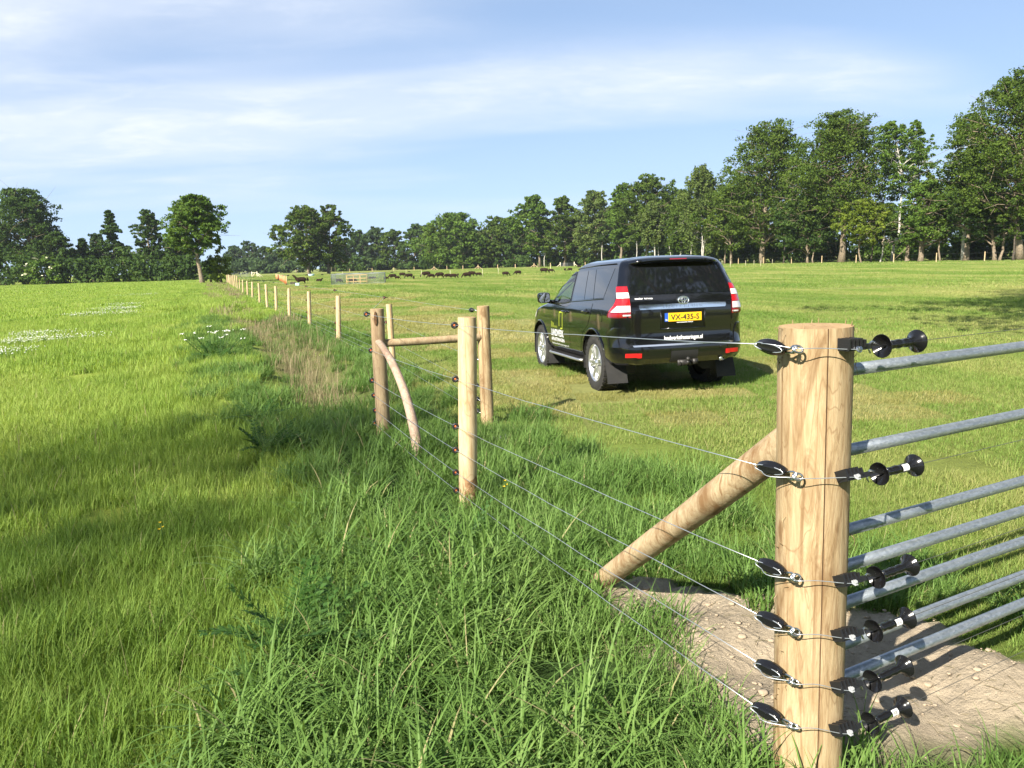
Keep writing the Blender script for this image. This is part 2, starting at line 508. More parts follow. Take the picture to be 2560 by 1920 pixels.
zs, zd, zp = zones(vx, vy)
sw = swath(vx, vy)
n1 = fbm(vx, vy, 6.0)[:, None]; n2 = fbm(vx, vy, 30.0)[:, None]
c_mead = np.array([0.190, 0.240, 0.040]) * (0.75 + 0.5 * n1) * (0.85 + 0.3 * n2)
c_past = (np.array([0.120, 0.180, 0.030])[None] * (1 - sw[:, None]) + np.array([0.270, 0.260, 0.085])[None] * sw[:, None]) * (0.8 + 0.4 * n1)
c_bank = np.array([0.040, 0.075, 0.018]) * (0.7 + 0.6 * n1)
c_dry = np.array([0.135, 0.140, 0.055]) * (0.8 + 0.4 * n1)
c_sand = np.array([0.400, 0.330, 0.240]) * (0.75 + 0.5 * fbm(vx, vy, 0.4)[:, None])
left = c_mead.copy()
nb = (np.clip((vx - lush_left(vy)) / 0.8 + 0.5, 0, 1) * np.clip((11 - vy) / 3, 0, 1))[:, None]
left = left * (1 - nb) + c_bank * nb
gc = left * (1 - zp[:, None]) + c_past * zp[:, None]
mw = (np.exp(-(np.abs(vx - fence_x(vy) - 4.2) / 2.9) ** 3) * np.clip((vy - 7.6), 0, 1) * np.clip((95 - vy) / 30, 0, 1) * 0.6)[:, None]
gc = gc * (1 - mw) + np.array([0.26, 0.25, 0.10]) * mw
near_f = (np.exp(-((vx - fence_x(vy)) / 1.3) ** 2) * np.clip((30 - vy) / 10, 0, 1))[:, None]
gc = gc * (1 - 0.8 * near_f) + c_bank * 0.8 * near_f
gc = gc * (1 - zd[:, None]) + c_dry * zd[:, None]
gc = gc * (1 - zs[:, None]) + c_sand * zs[:, None]
gcol = np.concatenate([gc, np.ones((len(gc), 1))], 1)
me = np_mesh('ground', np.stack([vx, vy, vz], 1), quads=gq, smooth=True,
             attrs={'gcol': ('POINT', 'FLOAT_COLOR', gcol), 'sandw': ('POINT', 'FLOAT', zs)})
m, n, l, out = new_mat('field_soil_and_turf')
a1 = n.new('ShaderNodeAttribute'); a1.attribute_name = 'gcol'
a2 = n.new('ShaderNodeAttribute'); a2.attribute_name = 'sandw'
tc = n.new('ShaderNodeTexCoord')
t1 = n.new('ShaderNodeTexNoise'); t1.inputs['Scale'].default_value = 14; t1.inputs['Detail'].default_value = 9; t1.inputs['Roughness'].default_value = 0.75
l.new(tc.outputs['Object'], t1.inputs['Vector'])
t1b = n.new('ShaderNodeTexNoise'); t1b.inputs['Scale'].default_value = 1.7; t1b.inputs['Detail'].default_value = 6; t1b.inputs['Roughness'].default_value = 0.7
l.new(tc.outputs['Object'], t1b.inputs['Vector'])
ad = n.new('ShaderNodeMath'); ad.operation = 'ADD'; l.new(t1.outputs['Fac'], ad.inputs[0]); l.new(t1b.outputs['Fac'], ad.inputs[1])
r1 = n.new('ShaderNodeMapRange'); r1.inputs['From Min'].default_value = 0.6; r1.inputs['From Max'].default_value = 1.4
r1.inputs['To Min'].default_value = 0.62; r1.inputs['To Max'].default_value = 1.38
l.new(ad.outputs[0], r1.inputs['Value'])
mc = n.new('ShaderNodeVectorMath'); mc.operation = 'SCALE'; l.new(a1.outputs['Color'], mc.inputs[0]); l.new(r1.outputs[0], mc.inputs['Scale'])
b = n.new('ShaderNodeBsdfPrincipled'); b.inputs['Roughness'].default_value = 0.95; b.inputs['Specular IOR Level'].default_value = 0.1
l.new(mc.outputs[0], b.inputs['Base Color'])
t2 = n.new('ShaderNodeTexNoise'); t2.inputs['Scale'].default_value = 22; t2.inputs['Detail'].default_value = 10; t2.inputs['Roughness'].default_value = 0.72
l.new(tc.outputs['Object'], t2.inputs['Vector'])
bp = n.new('ShaderNodeBump'); bp.inputs['Strength'].default_value = 0.85; bp.inputs['Distance'].default_value = 0.045
l.new(t2.outputs['Fac'], bp.inputs['Height']); l.new(bp.outputs[0], b.inputs['Normal'])
l.new(b.outputs[0], out.inputs[0])
me.materials.append(m)
ground_ob = link('ground', me)
tag(ground_ob, 'flat grass fields with a shallow ditch and a bare sandy patch', 'ground', kind='structure')

# ------------------------------------------------------------------ grass: instances of small tufts
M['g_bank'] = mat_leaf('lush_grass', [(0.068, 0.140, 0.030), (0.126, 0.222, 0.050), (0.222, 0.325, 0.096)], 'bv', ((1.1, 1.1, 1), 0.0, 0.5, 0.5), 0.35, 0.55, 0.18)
M['g_mead'] = mat_leaf('meadow_grass', [(0.115, 0.205, 0.036), (0.240, 0.345, 0.064), (0.390, 0.450, 0.125)], 'bv', ((0.5, 0.25, 1), 0.0, 0.55, 0.5), 0.40, 0.6, 0.15)
M['g_mead_near'] = mat_leaf('near_meadow_grass', [(0.085, 0.165, 0.030), (0.165, 0.262, 0.046), (0.280, 0.360, 0.085)], 'bv', ((0.8, 0.8, 1), 0.0, 0.5, 0.5), 0.38, 0.6, 0.15)
M['g_mown'] = mat_leaf('bleached_mown_grass', [(0.150, 0.190, 0.045), (0.280, 0.270, 0.085), (0.430, 0.380, 0.190)], 'bv', ((0.8, 0.3, 1), -0.1, 0.6, 0.6), 0.35, 0.6, 0.15)
M['g_past'] = mat_leaf('pasture_grass', [(0.092, 0.180, 0.032), (0.172, 0.258, 0.055), (0.370, 0.360, 0.135)], 'bv', ((0.30, 0.07, 1), -0.15, 0.80, 0.5), 0.35, 0.6, 0.15)
M['g_dry'] = mat_leaf('dry_grass', [(0.150, 0.140, 0.065), (0.260, 0.215, 0.120), (0.380, 0.315, 0.190)], 'bv', ((0.8, 0.8, 1), 0.0, 0.4, 0.6), 0.30, 0.6, 0.2)

def tuft(rnd, dens, T, lmin, lmax, wid, bend, seg=4, head=0.0, splay=0.25, tall=0.0):
    """one square turf of T metres: dens blades per square metre that arch over; head = share of blades with a seed head"""
    nb = int(dens * T * T)
    V, Q, B = [], [], []
    cl = [(rnd.uniform(-.5, .5) * T, rnd.uniform(-.5, .5) * T, rnd.uniform(.7, 1.25), rnd.random()) for _ in range(max(3, nb // 40))]
    for i in range(nb):
        if rnd.random() < 0.55:                       # most blades stand in little clumps
            c_ = rnd.choice(cl); sp = T * 0.5 / math.sqrt(len(cl))
            px_, py_ = c_[0] + rnd.gauss(0, sp), c_[1] + rnd.gauss(0, sp); lf, cv = c_[2], c_[3]
            px_ = (px_ + T / 2) % T - T / 2; py_ = (py_ + T / 2) % T - T / 2
        else:
            px_, py_ = rnd.uniform(-.5, .5) * T, rnd.uniform(-.5, .5) * T; lf, cv = rnd.uniform(.75, 1.1), rnd.random()
        p = np.array([px_, py_, -0.015])
        L = rnd.uniform(lmin, lmax) * lf; az = rnd.random() * 2 * math.pi
        th = abs(rnd.gauss(0, splay)); bd = bend * rnd.uniform(0.3, 1.6)
        w = wid * rnd.uniform(0.7, 1.25); tw = rnd.uniform(-.8, .8)
        hd = rnd.random() < head
        if not hd and tall and rnd.random() < tall: L *= 1.5
        bv = min(.97, max(0, 0.65 * rnd.random() + 0.35 * cv))
        if rnd.random() < 0.016: bv = 1.0
        o = len(V)
        for s in range(seg + 1):
            f = s / seg
            ww = w * (1 - f ** 2.2) * (0.75 + 0.5 * f) * 0.5 if not hd else w * 0.28
            if hd and f > 0.70: ww = w * 0.9 * (1 - f) / 0.3 + w * 0.15
            sx, sy = -math.sin(az + tw * f) * ww, math.cos(az + tw * f) * ww
            V.append((p[0] - sx, p[1] - sy, p[2])); V.append((p[0] + sx, p[1] + sy, p[2])); B += [bv, bv]
            ang = th + bd * f * (0.35 if hd else 1.0)
            sn = math.sin(ang) * L / seg
            p = np.array([p[0] + sn * math.cos(az), p[1] + sn * math.sin(az), p[2] + math.cos(ang) * L / seg])
        for s in range(seg):
            k_ = o + 2 * s
            Q.append((k_, k_ + 1, k_ + 3, k_ + 2))
    return np.array(V), np.array(Q), np.array(B)

_pc = [0]
def proto_set(mat, count, seed, **kw):
    c = bpy.data.collections.new('tufts_%02d' % _pc[0]); _pc[0] += 1
    rnd = random.Random(seed)
    for i in range(count):
        V, Q, B = tuft(rnd, **kw)
        me_ = np_mesh('tuft', V, quads=Q, smooth=True, attrs={'bv': ('POINT', 'FLOAT', B)})
        me_.materials.append(mat)
        o = bpy.data.objects.new('tuft_%02d_%02d' % (_pc[0], i), me_)
        c.objects.link(o)
    return c, count

def scatter(name, sets, label, cat, kind='stuff'):
    """sets: list of (collection, count, points, scale, tint); one object, a node group places the tufts"""
    P, ROT, SC, ID, TI, WH = [], [], [], [], [], []
    for si, (c, cnt, pts, sc, ti) in enumerate(sets):
        k_ = len(pts)
        if k_ == 0: continue
        P.append(pts); SC.append(sc); TI.append(ti); ID.append(_rng.integers(0, cnt, k_)); WH.append(np.full(k_, si))
        rr = np.zeros((k_, 3)); rr[:, 2] = _rng.integers(0, 4, k_) * (math.pi / 2)
        ROT.append(rr)
    P = np.concatenate(P); ROT = np.concatenate(ROT); SC = np.concatenate(SC); ID = np.concatenate(ID); TI = np.concatenate(TI); WH = np.concatenate(WH)
    me_ = bpy.data.meshes.new(name)
    me_.vertices.add(len(P)); me_.vertices.foreach_set('co', P.astype(np.float32).ravel())
    for an, typ, data in (('rot', 'FLOAT_VECTOR', ROT), ('scl', 'FLOAT', SC), ('idx', 'INT', ID), ('tint', 'FLOAT', TI), ('whi', 'INT', WH)):
        a_ = me_.attributes.new(an, typ, 'POINT')
        if typ == 'FLOAT_VECTOR': a_.data.foreach_set('vector', data.astype(np.float32).ravel())
        elif typ == 'FLOAT': a_.data.foreach_set('value', data.astype(np.float32))
        else: a_.data.foreach_set('value', data.astype(np.int32))
    o = link(name, me_)
    ng = bpy.data.node_groups.new(name + '_nodes', 'GeometryNodeTree')
    ng.interface.new_socket('Geometry', in_out='INPUT', socket_type='NodeSocketGeometry')
    ng.interface.new_socket('Geometry', in_out='OUTPUT', socket_type='NodeSocketGeometry')
    N_, L_ = ng.nodes, ng.links
    gi, go = N_.new('NodeGroupInput'), N_.new('NodeGroupOutput')
    def attr(nm, typ):
        q = N_.new('GeometryNodeInputNamedAttribute'); q.data_type = typ; q.inputs['Name'].default_value = nm
        return q.outputs['Attribute']
    jn = N_.new('GeometryNodeJoinGeometry')
    a_rot, a_scl, a_idx, a_whi = attr('rot', 'FLOAT_VECTOR'), attr('scl', 'FLOAT'), attr('idx', 'INT'), attr('whi', 'INT')
    for si, (c, cnt, pts, sc, ti) in enumerate(sets):
        ci = N_.new('GeometryNodeCollectionInfo'); ci.inputs['Collection'].default_value = c
        ci.inputs['Separate Children'].default_value = True; ci.inputs['Reset Children'].default_value = True
        cmp_ = N_.new('FunctionNodeCompare'); cmp_.data_type = 'INT'; cmp_.operation = 'EQUAL'
        L_.new(a_whi, cmp_.inputs[2]); cmp_.inputs[3].default_value = si
        ip = N_.new('GeometryNodeInstanceOnPoints')
        L_.new(gi.outputs[0], ip.inputs['Points']); L_.new(cmp_.outputs[0], ip.inputs['Selection'])
        L_.new(ci.outputs[0], ip.inputs['Instance']); ip.inputs['Pick Instance'].default_value = True
        L_.new(a_idx, ip.inputs['Instance Index']); L_.new(a_rot, ip.inputs['Rotation']); L_.new(a_scl, ip.inputs['Scale'])
        L_.new(ip.outputs[0], jn.inputs[0])
    L_.new(jn.outputs[0], go.inputs[0])
    md = o.modifiers.new('tufts', 'NODES'); md.node_group = ng
    tag(o, label, cat, kind=kind)
    return o

HALF = math.tan(R(40))
def band(r0, r1, T, prob, proto, smin=0.85, smax=1.2):
    """lay turfs of T metres edge to edge between the distances r0 and r1 where the chance prob allows"""
    n_ = int(r1 / T) + 2
    ix, iy = np.meshgrid(np.arange(-n_, n_ + 1), np.arange(0, n_ + 1))
    x = (ix.ravel() + 0.5) * T; y = (iy.ravel() + 0.5) * T
    r = np.hypot(x, y)
    k_ = (r >= r0) & (r < r1) & (np.abs(x) < y * HALF + 1.5 + T)
    x, y = x[k_], y[k_]
    keep = _rng.random(len(x)) < prob(x, y)
    x, y = x[keep], y[keep]
    sc = np.ones(len(x)) * _rng.uniform(smin, smax, len(x))
    return (proto[0], proto[1], np.stack([x, y, height(x, y)], 1), sc, np.zeros(len(x)))

def nosand(x, y): return 1 - np.clip(sand_w(x, y) * 1.15, 0, 1) * 0.93
CARX, CARY, CARYAW = 2.076, 10.862, 0.228
def nowheel(x, y):
    k_ = np.ones(len(x))
    for cx_, cy_ in ((0, .80), (0, -.80), (2.79, .80), (2.79, -.80)):
        wx = CARX - math.sin(CARYAW) * cx_ - math.cos(CARYAW) * cy_; wy = CARY + math.cos(CARYAW) * cx_ - math.sin(CARYAW) * cy_
        k_ = k_ * (np.hypot(x - wx, y - wy) > 0.2)
    return k_
def p_bank(x, y):
    d = x - fence_x(y)
    q = np.clip((x - lush_left(y)) / 0.5 + 0.6, 0, 1) * np.clip((0.45 - 0.72 * (y < 3.9) - d) / 0.35, 0, 1) * np.clip((10.2 - y) / 1.8, 0, 1)
    return q * nosand(x, y)
def p_mead(x, y):
    d = x - fence_x(y)
    q = np.where(y < 9.5, np.clip((lush_left(y) - x) / 0.5 + 1.15, 0, 1), np.clip((-1.9 - d + ditch_d(y) + 0.9) / 0.8, 0, 1))
    clear = np.clip((np.hypot(x, y) - 1.2) / 0.4, 0, 1)
    return q * clear
def mown(x, y):
    """the strip beside the fence that was mown last and has bleached"""
    d = x - fence_x(y)
    return np.exp(-(np.abs(d - 4.2) / 2.9) ** 3) * np.clip((y - 7.6) / 1.0, 0, 1) * np.clip((95 - y) / 30, 0, 1) * (0.45 + 0.55 * np.clip(fbm(x, y, 2.2) * 2.4 - .6, 0, 1))
def p_past_all(x, y):
    d = x - fence_x(y)
    return np.clip((d - 0.1) / 0.5, 0, 1) * nosand(x, y) * nowheel(x, y)
def _hash(x, y): return np.mod(np.abs(np.sin(x * 12.9898 + y * 78.233) * 43758.5453), 1.0)
def p_past(x, y): return p_past_all(x, y) * (_hash(x, y) >= 0.9 * mown(x, y))
def p_mown(x, y): return p_past_all(x, y) * (_hash(x, y) < 0.9 * mown(x, y))
def p_verge(x, y):
    """taller green grass on both sides of the ditch"""
    d = x - fence_x(y); e = d - ditch_d(y)
    q = np.exp(-((e - 1.0) / 0.65) ** 2) + 0.9 * np.exp(-((e + 1.4) / 0.8) ** 2) + 0.35 * np.exp(-(e / 0.5) ** 2)
    return np.clip(q, 0, 1) * np.clip((y - 7.5) / 1.5, 0, 1) * (y < 122)
def p_dry(x, y):
    d = x - fence_x(y); e = d - ditch_d(y)
    wd = 0.50 + 0.35 * fbm(x, y, 1.6)
    return np.exp(-(e / wd) ** 2) * np.clip((y - 8.6) / 3.5, 0, 1) * (y < 122) * (0.45 + 0.55 * np.clip(fbm(x, y, 1.1) * 2 - .35, 0, 1))
def p_behind(x, y):
    """longer grass left standing on the field side of the near fence"""
    d = x - fence_x(y)
    return np.clip((d + 0.1) / 0.3, 0, 1) * np.clip((2.6 - d + (fbm(x, y, 1.2) - .5) * 2.2) / 1.2, 0, 1) * np.clip((9.2 - y) / 1.4, 0, 1) * nosand(x, y) * (y > 3.2)
def p_front(x, y):
    d = x - fence_x(y)
    edge_ = np.clip((d + 0.45) / 0.2, 0, 1) * np.clip((0.02 - d) / 0.2, 0, 1) * (y < 3.9)
    return (edge_ * 0.85 + np.clip((2.75 - y - 0.05 * x) / 0.25, 0, 1) * (x > 0.55) + 0) * nosand(x, y)

bank_a = proto_set(M['g_bank'], 6, 1, dens=2700, T=0.4, lmin=0.14, lmax=0.48, wid=0.0105, bend=1.9, seg=6, splay=0.40)
bank_b = proto_set(M['g_bank'], 6, 2, dens=1900, T=0.5, lmin=0.18, lmax=0.44, wid=0.0105, bend=1.6, seg=5, splay=0.36)
bank_s = proto_set(M['g_bank'], 6, 22, dens=3600, T=0.4, lmin=0.10, lmax=0.28, wid=0.0068, bend=1.4, seg=4, splay=0.35)
mead_a = proto_set(M['g_mead_near'], 7, 3, dens=7500, T=0.4, lmin=0.06, lmax=0.20, wid=0.0042, bend=0.9, seg=4, splay=0.32, tall=.06)
mead_b = proto_set(M['g_mead'], 6, 4, dens=2800, T=0.8, lmin=0.07, lmax=0.20, wid=0.0068, bend=0.8, seg=3, splay=0.30, tall=.06)
mead_c = proto_set(M['g_mead'], 6, 5, dens=650, T=2.0, lmin=0.08, lmax=0.20, wid=0.014, bend=0.7, seg=2, splay=0.28, tall=.06)
mead_d = proto_set(M['g_mead'], 5, 6, dens=130, T=5.0, lmin=0.10, lmax=0.22, wid=0.032, bend=0.6, seg=2, splay=0.25)
mead_e = proto_set(M['g_mead'], 4, 7, dens=26, T=12.0, lmin=0.12, lmax=0.26, wid=0.07, bend=0.5, seg=2, splay=0.25)
past_a = proto_set(M['g_past'], 7, 8, dens=9000, T=0.4, lmin=0.03, lmax=0.10, wid=0.0032, bend=1.0, seg=3, splay=0.5, tall=.05)
past_b = proto_set(M['g_past'], 6, 9, dens=4200, T=0.8, lmin=0.03, lmax=0.09, wid=0.0052, bend=0.9, seg=3, splay=0.5, tall=.05)
past_c = proto_set(M['g_past'], 6, 10, dens=800, T=2.0, lmin=0.035, lmax=0.09, wid=0.012, bend=0.8, seg=2, splay=0.5, tall=.05)
past_d = proto_set(M['g_past'], 5, 11, dens=130, T=5.0, lmin=0.05, lmax=0.13, wid=0.030, bend=0.6, seg=2, splay=0.4)
past_e = proto_set(M['g_past'], 4, 12, dens=24, T=12.0, lmin=0.08, lmax=0.18, wid=0.07, bend=0.5, seg=2, splay=0.35)
mown_b = proto_set(M['g_mown'], 6, 39, dens=4000, T=0.8, lmin=0.025, lmax=0.08, wid=0.0052, bend=1.0, seg=3, splay=0.65, tall=.04)
mown_c = proto_set(M['g_mown'], 5, 40, dens=800, T=2.0, lmin=0.03, lmax=0.085, wid=0.012, bend=0.8, seg=2, splay=0.6)
mown_d = proto_set(M['g_mown'], 4, 41, dens=130, T=5.0, lmin=0.05, lmax=0.12, wid=0.030, bend=0.6, seg=2, splay=0.5)
seed_a = proto_set(M['g_mead'], 5, 42, dens=40, T=0.5, lmin=0.26, lmax=0.46, wid=0.0040, bend=0.7, seg=6, head=1.0, splay=0.2)
dry_a = proto_set(M['g_dry'], 6, 13, dens=280, T=0.4, lmin=0.22, lmax=0.60, wid=0.0055, bend=0.8, seg=5, head=0.45, splay=0.24)
dry_b = proto_set(M['g_dry'], 6, 14, dens=210, T=0.8, lmin=0.20, lmax=0.50, wid=0.012, bend=0.7, seg=4, head=0.45, splay=0.2)

scatter('bank_grass', [
    band(1.2, 4.6, 0.4, p_bank, bank_a, 0.75, 1.1),
    band(4.6, 10.5, 0.5, p_bank, bank_b, 0.7, 1.05),
    band(7.5, 30, 0.5, p_verge, bank_b, 0.5, 0.85),
    band(30, 122, 2.0, p_verge, mead_c, 1.0, 1.5),
    band(1.2, 5.0, 0.4, p_front, bank_s, 0.8, 1.25),
    band(3.6, 11, 0.5, lambda x, y: np.clip(p_bank(x, y) * .4 + p_mead(x, y) * .25, 0, 1) * (fbm(x, y, 1.4) > .5), seed_a, 0.7, 1.0),
    band(2.5, 9.5, 0.4, p_behind, bank_s, 0.8, 1.3),
], 'long lush green grass on the ditch bank along the wire fence', 'grass')
scatter('meadow_grass', [
    band(1.2, 6, 0.4, p_mead, mead_a, 0.85, 1.25),
    band(6, 15, 0.8, p_mead, mead_b),
    band(15, 38, 2.0, p_mead, mead_c),
    band(38, 95, 5.0, p_mead, mead_d),
    band(95, 215, 12.0, p_mead, mead_e),
], 'yellow-green meadow grass filling the field left of the fence', 'grass')
scatter('pasture_grass', [
    band(2.4, 7, 0.4, p_past, past_a),
    band(7, 17, 0.8, p_past, past_b),
    band(7, 17, 0.8, p_mown, mown_b), band(17, 42, 2.0, p_mown, mown_c), band(42, 100, 5.0, p_mown, mown_d),
    band(17, 42, 2.0, p_past, past_c),
    band(42, 105, 5.0, p_past, past_d),
    band(105, 260, 12.0, p_past, past_e),
], 'short grazed pasture grass with paler mown strips around the car', 'grass')
scatter('dry_grass', [
    band(8.5, 26, 0.4, p_dry, dry_a, 0.75, 1.15),
    band(26, 122, 0.8, p_dry, dry_b, 0.75, 1.1),
], 'tall dry brown grass with seed heads filling the ditch', 'grass')

# ------------------------------------------------------------------ trees
def leafmat(nm, a, b_, c, tr=0.36):
    k_ = (1.42, 1.38, 1.05)
    return mat_leaf(nm, [[q * w for q, w in zip(v_, k_)] for v_ in (a, b_, c)], 'lv', None, tr, 0.7, 0.1)
M['l_dark'] = leafmat('dark_green_leaves', (0.020, 0.042, 0.014), (0.036, 0.068, 0.020), (0.060, 0.098, 0.028))
M['l_oak'] = leafmat('oak_leaves', (0.026, 0.052, 0.012), (0.050, 0.084, 0.018), (0.084, 0.122, 0.028))
M['l_mid'] = leafmat('fresh_green_leaves', (0.036, 0.072, 0.016), (0.062, 0.112, 0.024), (0.098, 0.150, 0.036))
M['l_birch'] = leafmat('birch_leaves', (0.042, 0.070, 0.022), (0.070, 0.104, 0.034), (0.110, 0.145, 0.055))
M['l_yellow'] = leafmat('yellow_green_leaves', (0.050, 0.080, 0.014), (0.086, 0.125, 0.020), (0.135, 0.165, 0.032))
M['l_blue'] = leafmat('far_blue_green_leaves', (0.024, 0.046, 0.022), (0.040, 0.070, 0.032), (0.060, 0.094, 0.046))
M['bark'] = mat_simple('grey_brown_bark', (0.16, 0.125, 0.09), 0.95, noise=(5, (0.30, 0.25, 0.18), 0.4, 0.7), bump=(9, 0.8, 0.05), spec=0.1)
M['bark_birch'] = mat_simple('white_birch_bark', (0.42, 0.40, 0.36), 0.8, noise=(3.5, (0.14, 0.12, 0.10), 0.55, 0.72), spec=0.2)
M['bark_dark'] = mat_simple('dark_bark', (0.06, 0.05, 0.04), 0.95, noise=(4, (0.12, 0.10, 0.08), 0.4, 0.7), spec=0.1)

def leaf_quads(rng, centers, rc, nl, ls, flat=0.6, up=0.5, drop=0.0):
    """nl leaves round each clump centre (N,3); rc is the clump radius (N,)"""
    n = len(centers)
    d = rng.normal(size=(n, nl, 3)); d /= np.linalg.norm(d, axis=2, keepdims=True)
    rad = rng.random((n, nl, 1)) ** 0.5
    p = centers[:, None, :] + d * rad * rc[:, None, None] * np.array([1, 1, flat])
    if drop: p[:, :, 2] -= np.abs(rng.normal(0, drop, (n, nl)))
    p = p.reshape(-1, 3)
    nn = d.reshape(-1, 3) * 0.7 + rng.normal(size=(n * nl, 3)) * 0.75 + np.array([0, 0, up])
    nn /= np.linalg.norm(nn, axis=1, keepdims=True)
    ref = rng.normal(size=nn.shape)
    u = np.cross(nn, ref); u /= np.linalg.norm(u, axis=1, keepdims=True)
    w = np.cross(nn, u)
    s = ls * rng.uniform(0.6, 1.3, (len(p), 1))
    a = p - u * s * 0.62; b_ = p + w * s * 0.36; c = p + u * s * 0.62; d2 = p - w * s * 0.36
    V = np.stack([a, b_, c, d2], 1).reshape(-1, 3)
    Q = np.arange(len(p) * 4).reshape(-1, 4)
    clump = np.repeat(rng.random(n), nl)
    lv = np.clip(0.45 * clump + 0.55 * rng.random(len(p)), 0, 1)
    return V, Q, np.repeat(lv, 4)

def crown_r(style, t):
    t = np.asarray(t, float)
    if style == 'oak': return np.clip(np.sin(np.pi * np.clip(0.12 + 0.84 * t, 0, 1)), 0, 1) ** 0.55
    if style == 'round': return np.clip(np.sin(np.pi * np.clip(0.16 + 0.80 * t, 0, 1)), 0, 1) ** 0.7
    if style == 'tall': return np.clip(np.sin(np.pi * np.clip(0.10 + 0.86 * t, 0, 1)), 0, 1) ** 0.8 * (1.1 - 0.35 * t)
    if style == 'cone': return np.clip(1.02 - t, 0, 1) ** 0.8
    if style == 'tier': return np.clip(1.05 - 0.72 * t, 0, 1) * (0.62 + 0.38 * np.cos(t * 2 * np.pi * 3.1 + 0.4)) * np.clip((1.04 - t) * 5, 0, 1)
    return np.clip(np.sin(np.pi * np.clip(0.1 + 0.85 * t, 0, 1)), 0, 1) ** 0.6

def make_tree(name, label, X, Y, h, hw, cb, style='oak', leaf='l_oak', bark='bark', tr=0.35, seed=1, boughs=20, clumps=14, nl=34,
              ls=None, group=None, lean=(0.0, 0.0), gap=0.0, cat='tree', rz=0.0, dens=1.0, wide=1.20):
    rng = np.random.default_rng(seed)
    if ls is None: ls = max(0.24, Y * 0.0027)
    nl = int(nl * 1.25)
    hw = hw * wide
    cb = max(.4, cb - .10 * (h - cb))
    boughs = int(boughs * 1.25)
    root = empty(name, (X, Y, 0))
    lean = np.array([lean[0], lean[1]])
    # trunk
    th = cb + (h - cb) * (0.86 if style in ('cone', 'tier', 'tall', 'birch') else 0.62)
    k_ = 9
    path = []; wob = np.cumsum(rng.normal(0, 0.012 * h, (k_, 2)), 0); wob -= wob[0]
    for i in range(k_):
        f = i / (k_ - 1)
        path.append(np.array([wob[i, 0] + lean[0] * f * h, wob[i, 1] + lean[1] * f * h, -0.25 + f * (th + 0.25)]))
    rads = [tr * (1.35 if i == 0 else (1.0 - 0.75 * i / (k_ - 1))) for i in range(k_)]
    mb = MB(); mb.tube(path, rads, 9)
    path = np.array(path)
    def on_trunk(z):
        return np.array([np.interp(z, path[:, 2], path[:, 0]), np.interp(z, path[:, 2], path[:, 1]), z])
    C, RC = [], []
    ph = rng.random(3) * 6.28
    H = h - cb
    for i in range(boughs):
        t = (i + rng.uniform(0.1, 0.9)) / boughs
        t = t ** 0.9
        a = i * 2.399963 + rng.normal(0, .35)
        asym = 1 + 0.20 * math.sin(a + ph[0]) + 0.13 * math.sin(2 * a + ph[1] + 3 * t)
        rr = float(crown_r(style, t)) * hw * asym
        top_in = 1 - 0.75 * max(0, (t - 0.75) / 0.25)
        fr = rng.uniform(0.35, 0.84) * top_in
        axis = on_trunk(min(cb + t * H, th))
        cen = np.array([axis[0] + math.cos(a) * rr * fr, axis[1] + math.sin(a) * rr * fr, cb + (0.04 + 0.90 * t) * H])
        br = hw * rng.uniform(0.34, 0.48) * (0.75 + 0.45 * float(crown_r(style, t)))
        if style == 'tier': br = max(rr * 0.42, hw * 0.13)
        # limb
        z0 = max(cb * 0.75, min(th * 0.97, cen[2] - 0.45 * np.hypot(cen[0] - axis[0], cen[1] - axis[1]) - 0.03 * H))
        s0 = on_trunk(z0)
        mid = (s0 + cen) / 2 + np.array([0, 0, 0.06 * H * rng.uniform(-.2, 1)])
        r0 = tr * (0.42 - 0.25 * t)
        mb.tube([s0, mid, cen, cen + (cen - mid) * 0.45], [r0, r0 * .7, r0 * .42, r0 * .15], 5, cap=False)
        for q in range(3):
            e = cen + rng.normal(0, 1, 3) * br * np.array([.7, .7, .45])
            mb.tube([mid * .4 + cen * .6, (mid * .3 + cen * .7 + e) / 2 + rng.normal(0, .1 * br, 3), e], [r0 * .32, r0 * .22, r0 * .08], 4, cap=False)
        nc = max(3, int(clumps * rng.uniform(0.7, 1.3) * dens))
        d = rng.normal(size=(nc, 3)); d /= np.linalg.norm(d, axis=1, keepdims=True)
        d *= (rng.random((nc, 1)) ** 0.4) * br
        flat = 0.38 if style == 'tier' else (0.95 if style == 'birch' else 0.66)
        c = cen + d * np.array([1, 1, flat])
        if gap: c = c[rng.random(nc) > gap]
        C.append(c); RC.append(np.full(len(c), br * (0.27 if style != 'tier' else 0.36)) * rng.uniform(0.7, 1.35, len(c)))
    C = np.concatenate(C); RC = np.concatenate(RC)
    C[:, 2] = np.minimum(C[:, 2], h - 0.25)
    V, Q, lv = leaf_quads(rng, C, RC, nl, ls, 0.55 if style != 'birch' else 1.0, 0.45, drop=(hw * 0.16 if style == 'birch' else 0))
    me_ = np_mesh('crown', V, quads=Q, attrs={'lv': ('POINT', 'FLOAT', lv)})
    me_.materials.append(M[leaf])
    mb.build('trunk', M[bark], root)
    link('crown', me_, root)
    root.rotation_euler = (0, 0, rz)
    tag(root, label, cat, group)
    return root

def tree_px(name, label, px, Y, top, hw, cb, **kw):
    X = x_at(px * K, Y)
    h = at(px * K, top * K, Y).z
    zb = max(0.4, at(px * K, cb * K, Y).z)
    return make_tree(name, label, X, Y, h, hw * K / FOCAL * Y, zb, **kw)

